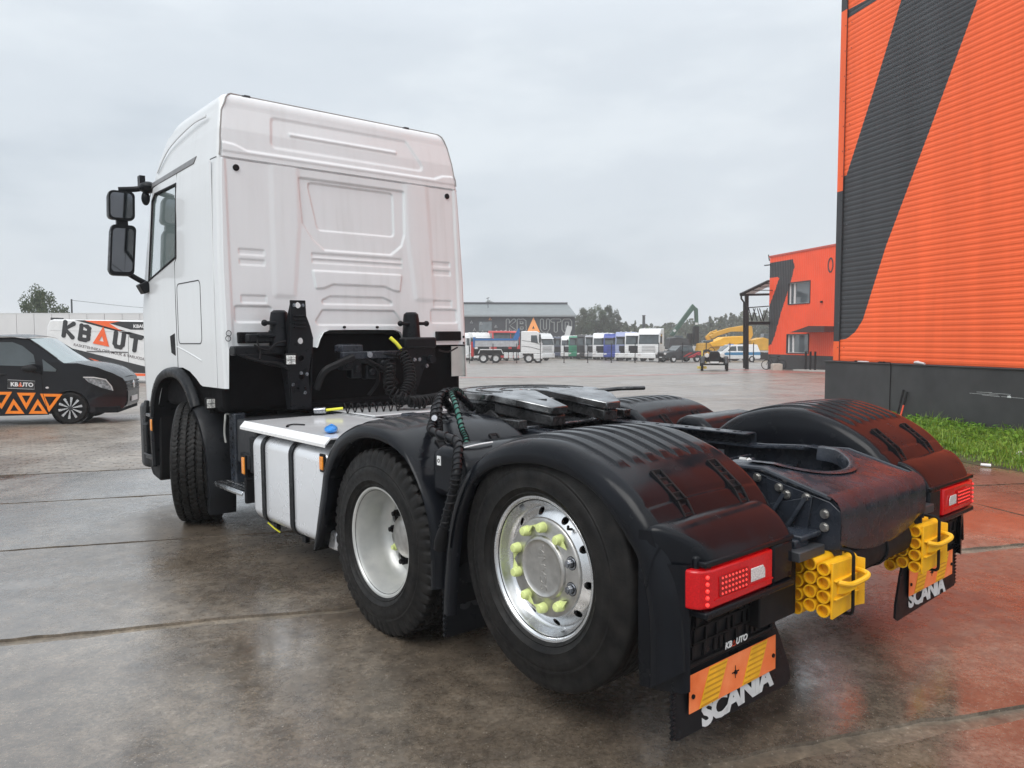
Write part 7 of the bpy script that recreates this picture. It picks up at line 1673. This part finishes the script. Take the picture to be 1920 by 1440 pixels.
# ================================================================== trees
M_leafA = leafmat('leaves_dark', (.030,.050,.018), (.050,.080,.026), (.085,.110,.040)); M_leafB = leafmat('leaves_grey', (.040,.055,.028), (.065,.080,.040), (.10,.115,.06)); M_bark = pm('bark', (.06,.05,.04), .9, var=.3, vs=8)
def crown_mesh(name, w, h, n, ls, seed, mat, conical=False):
    r = random.Random(seed); mb = MB(); cl = []
    for i in range(70):
        t = r.random(); zz = h*(.10+.86*t); rad = w*.5*((1-t)**.7*1.1+.05 if conical else math.sin(math.pi*min(.97,(.14+.80*t)))**.7); a_ = r.uniform(0,6.28); q = r.random()**.5; cl.append((rad*q*math.cos(a_), rad*q*math.sin(a_), zz, w*r.uniform(.08,.15)*(.7 if conical else 1)))
    for i in range(n):
        cx, cy, cz, cr = cl[r.randrange(70)]; d = Vector((r.gauss(0,1),r.gauss(0,1),r.gauss(0,.8))); d = d.normalized()*cr*r.random()**.45; p = Vector((cx,cy,cz))+d
        u = Vector((r.gauss(0,1),r.gauss(0,1),r.gauss(0,1))).normalized(); v = u.orthogonal().normalized()*r.uniform(.5,1); s_ = ls*r.uniform(.6,1.3); mb.add([p-u*s_,p+v*s_*.6,p+u*s_,p-v*s_*.6], [(0,1,2,3)])
    return mb.mesh(name, mat, smooth=False)
def tree(px, Ytop, Y, wpx, mesh, mw, mh, trunk, label, group=None, name='tree'):
    top = at(px, Ytop, Y); g = gz(top.x, min(Y,200)); H_ = top.z-g; W_ = wpx*Y/FPX; o = empty(name, (top.x, Y, g), random.uniform(0,6), label, 'tree', group)
    c = linkmesh('crown', mesh, o); cz = H_*.14; c.location = (0,0,cz); c.scale = (W_/mw, W_/mw, (H_-cz)/mh)
    mb = MB(); mb.tube([(0,0,0),(.05,0,H_*.3),(0,.08,H_*.62)], [H_*.03,H_*.02,H_*.008], 8)
    for k_ in range(5): a_ = k_*1.3; mb.tube([(0,0,H_*(.22+.06*k_)),(W_*.14*math.cos(a_),W_*.14*math.sin(a_),H_*(.36+.07*k_)),(W_*.26*math.cos(a_),W_*.26*math.sin(a_),H_*(.46+.08*k_))], [H_*.012,H_*.008,H_*.003], 6)
    mb.build('trunk', M_bark, o); return o
CR = [crown_mesh('crown_a', 10, 10, 9000, .22, 31, M_leafA), crown_mesh('crown_b', 10, 12, 8000, .24, 32, M_leafB), crown_mesh('crown_c', 6, 14, 6000, .22, 33, M_leafB, True), crown_mesh('crown_d', 9, 11, 8000, .22, 34, M_leafA)]
DM = [(10,10),(10,12),(6,14),(9,11)]
tree(76, 544, 62, 96, CR[0], 10, 10, 0, 'round leafy tree standing alone behind the white wall')
rt = random.Random(8)
for i, (px, top, wpx, k_, lab) in enumerate(((1098,580,52,1,'bushy tree right beside the dealer hall'), (1118,574,58,3,'broad tall tree rising over the parked trucks'), (1142,575,44,1,'tall loose tree rising above the blue truck'), (1158,588,36,2,'slender tree at the outer edge of the clump'), (1191,600,14,2,'lone narrow tree beside the slim chimney'))):
    tree(px, top, 150, wpx, CR[k_], *DM[k_], 0, lab, 'trees beyond the parked trucks')
tree(918, 566, 155, 46, CR[1], *DM[1], 0, 'tree top just showing over the dealer hall roof', 'trees beyond the parked trucks')
# far wood: one mass of pines and birches
mb = MB(); rw = random.Random(77)
for i in range(150):
    px = 1060+ (1650-1060)*i/149+rw.uniform(-4,4); Y = rw.uniform(165, 215)
    prof_ = np.interp(px, [1060,1160,1185,1230,1270,1300,1330,1360,1400,1440,1520,1650], [608,606,612,611,607,602,598,594,586,586,586,586]); top = at(px, float(prof_)+rw.uniform(-5,12), Y); base = at(px, 648, Y); w_ = rw.uniform(3.0,5.5); H_ = top.z-base.z; con = rw.random() < .6
    for q in range(210):
        t = rw.random()**.9; rad = w_*.5*((1-t)**.65 if con else math.sin(math.pi*(.12+.86*t))**.6)*rw.random()**.5; a_ = rw.uniform(0,6.28); p = Vector((top.x+rad*math.cos(a_), Y+rad*math.sin(a_), base.z+H_*t)); u = Vector((rw.gauss(0,1),rw.gauss(0,1),rw.gauss(0,1))).normalized(); v = u.orthogonal().normalized(); s_ = rw.uniform(.25,.55); mb.add([p-u*s_,p+v*s_*.7,p+u*s_,p-v*s_*.7], [(0,1,2,3)])
tag(mb.build('far_wood', M_leafB, None, smooth=False), 'hazy far wood behind the machines', 'wood', kind='stuff')

# ================================================================== rain haze: one closed box of pale, even air
mb = MB(); mb.box2((-2600,-60,-8),(2600,2600,24)); hz = mb.build('haze', None, None, smooth=False)
m = bpy.data.materials.new('haze_air'); m.use_nodes = True; nt = m.node_tree; nt.nodes.remove(nt.nodes['Principled BSDF'])
pv = N(nt, 'ShaderNodeVolumePrincipled'); pv.inputs['Color'].default_value = (.93,.95,.97,1); pv.inputs['Density'].default_value = .0011; nt.links.new(pv.outputs[0], nt.nodes['Material Output'].inputs['Volume'])
hz.data.materials.clear(); hz.data.materials.append(m); tag(hz, kind='stuff')
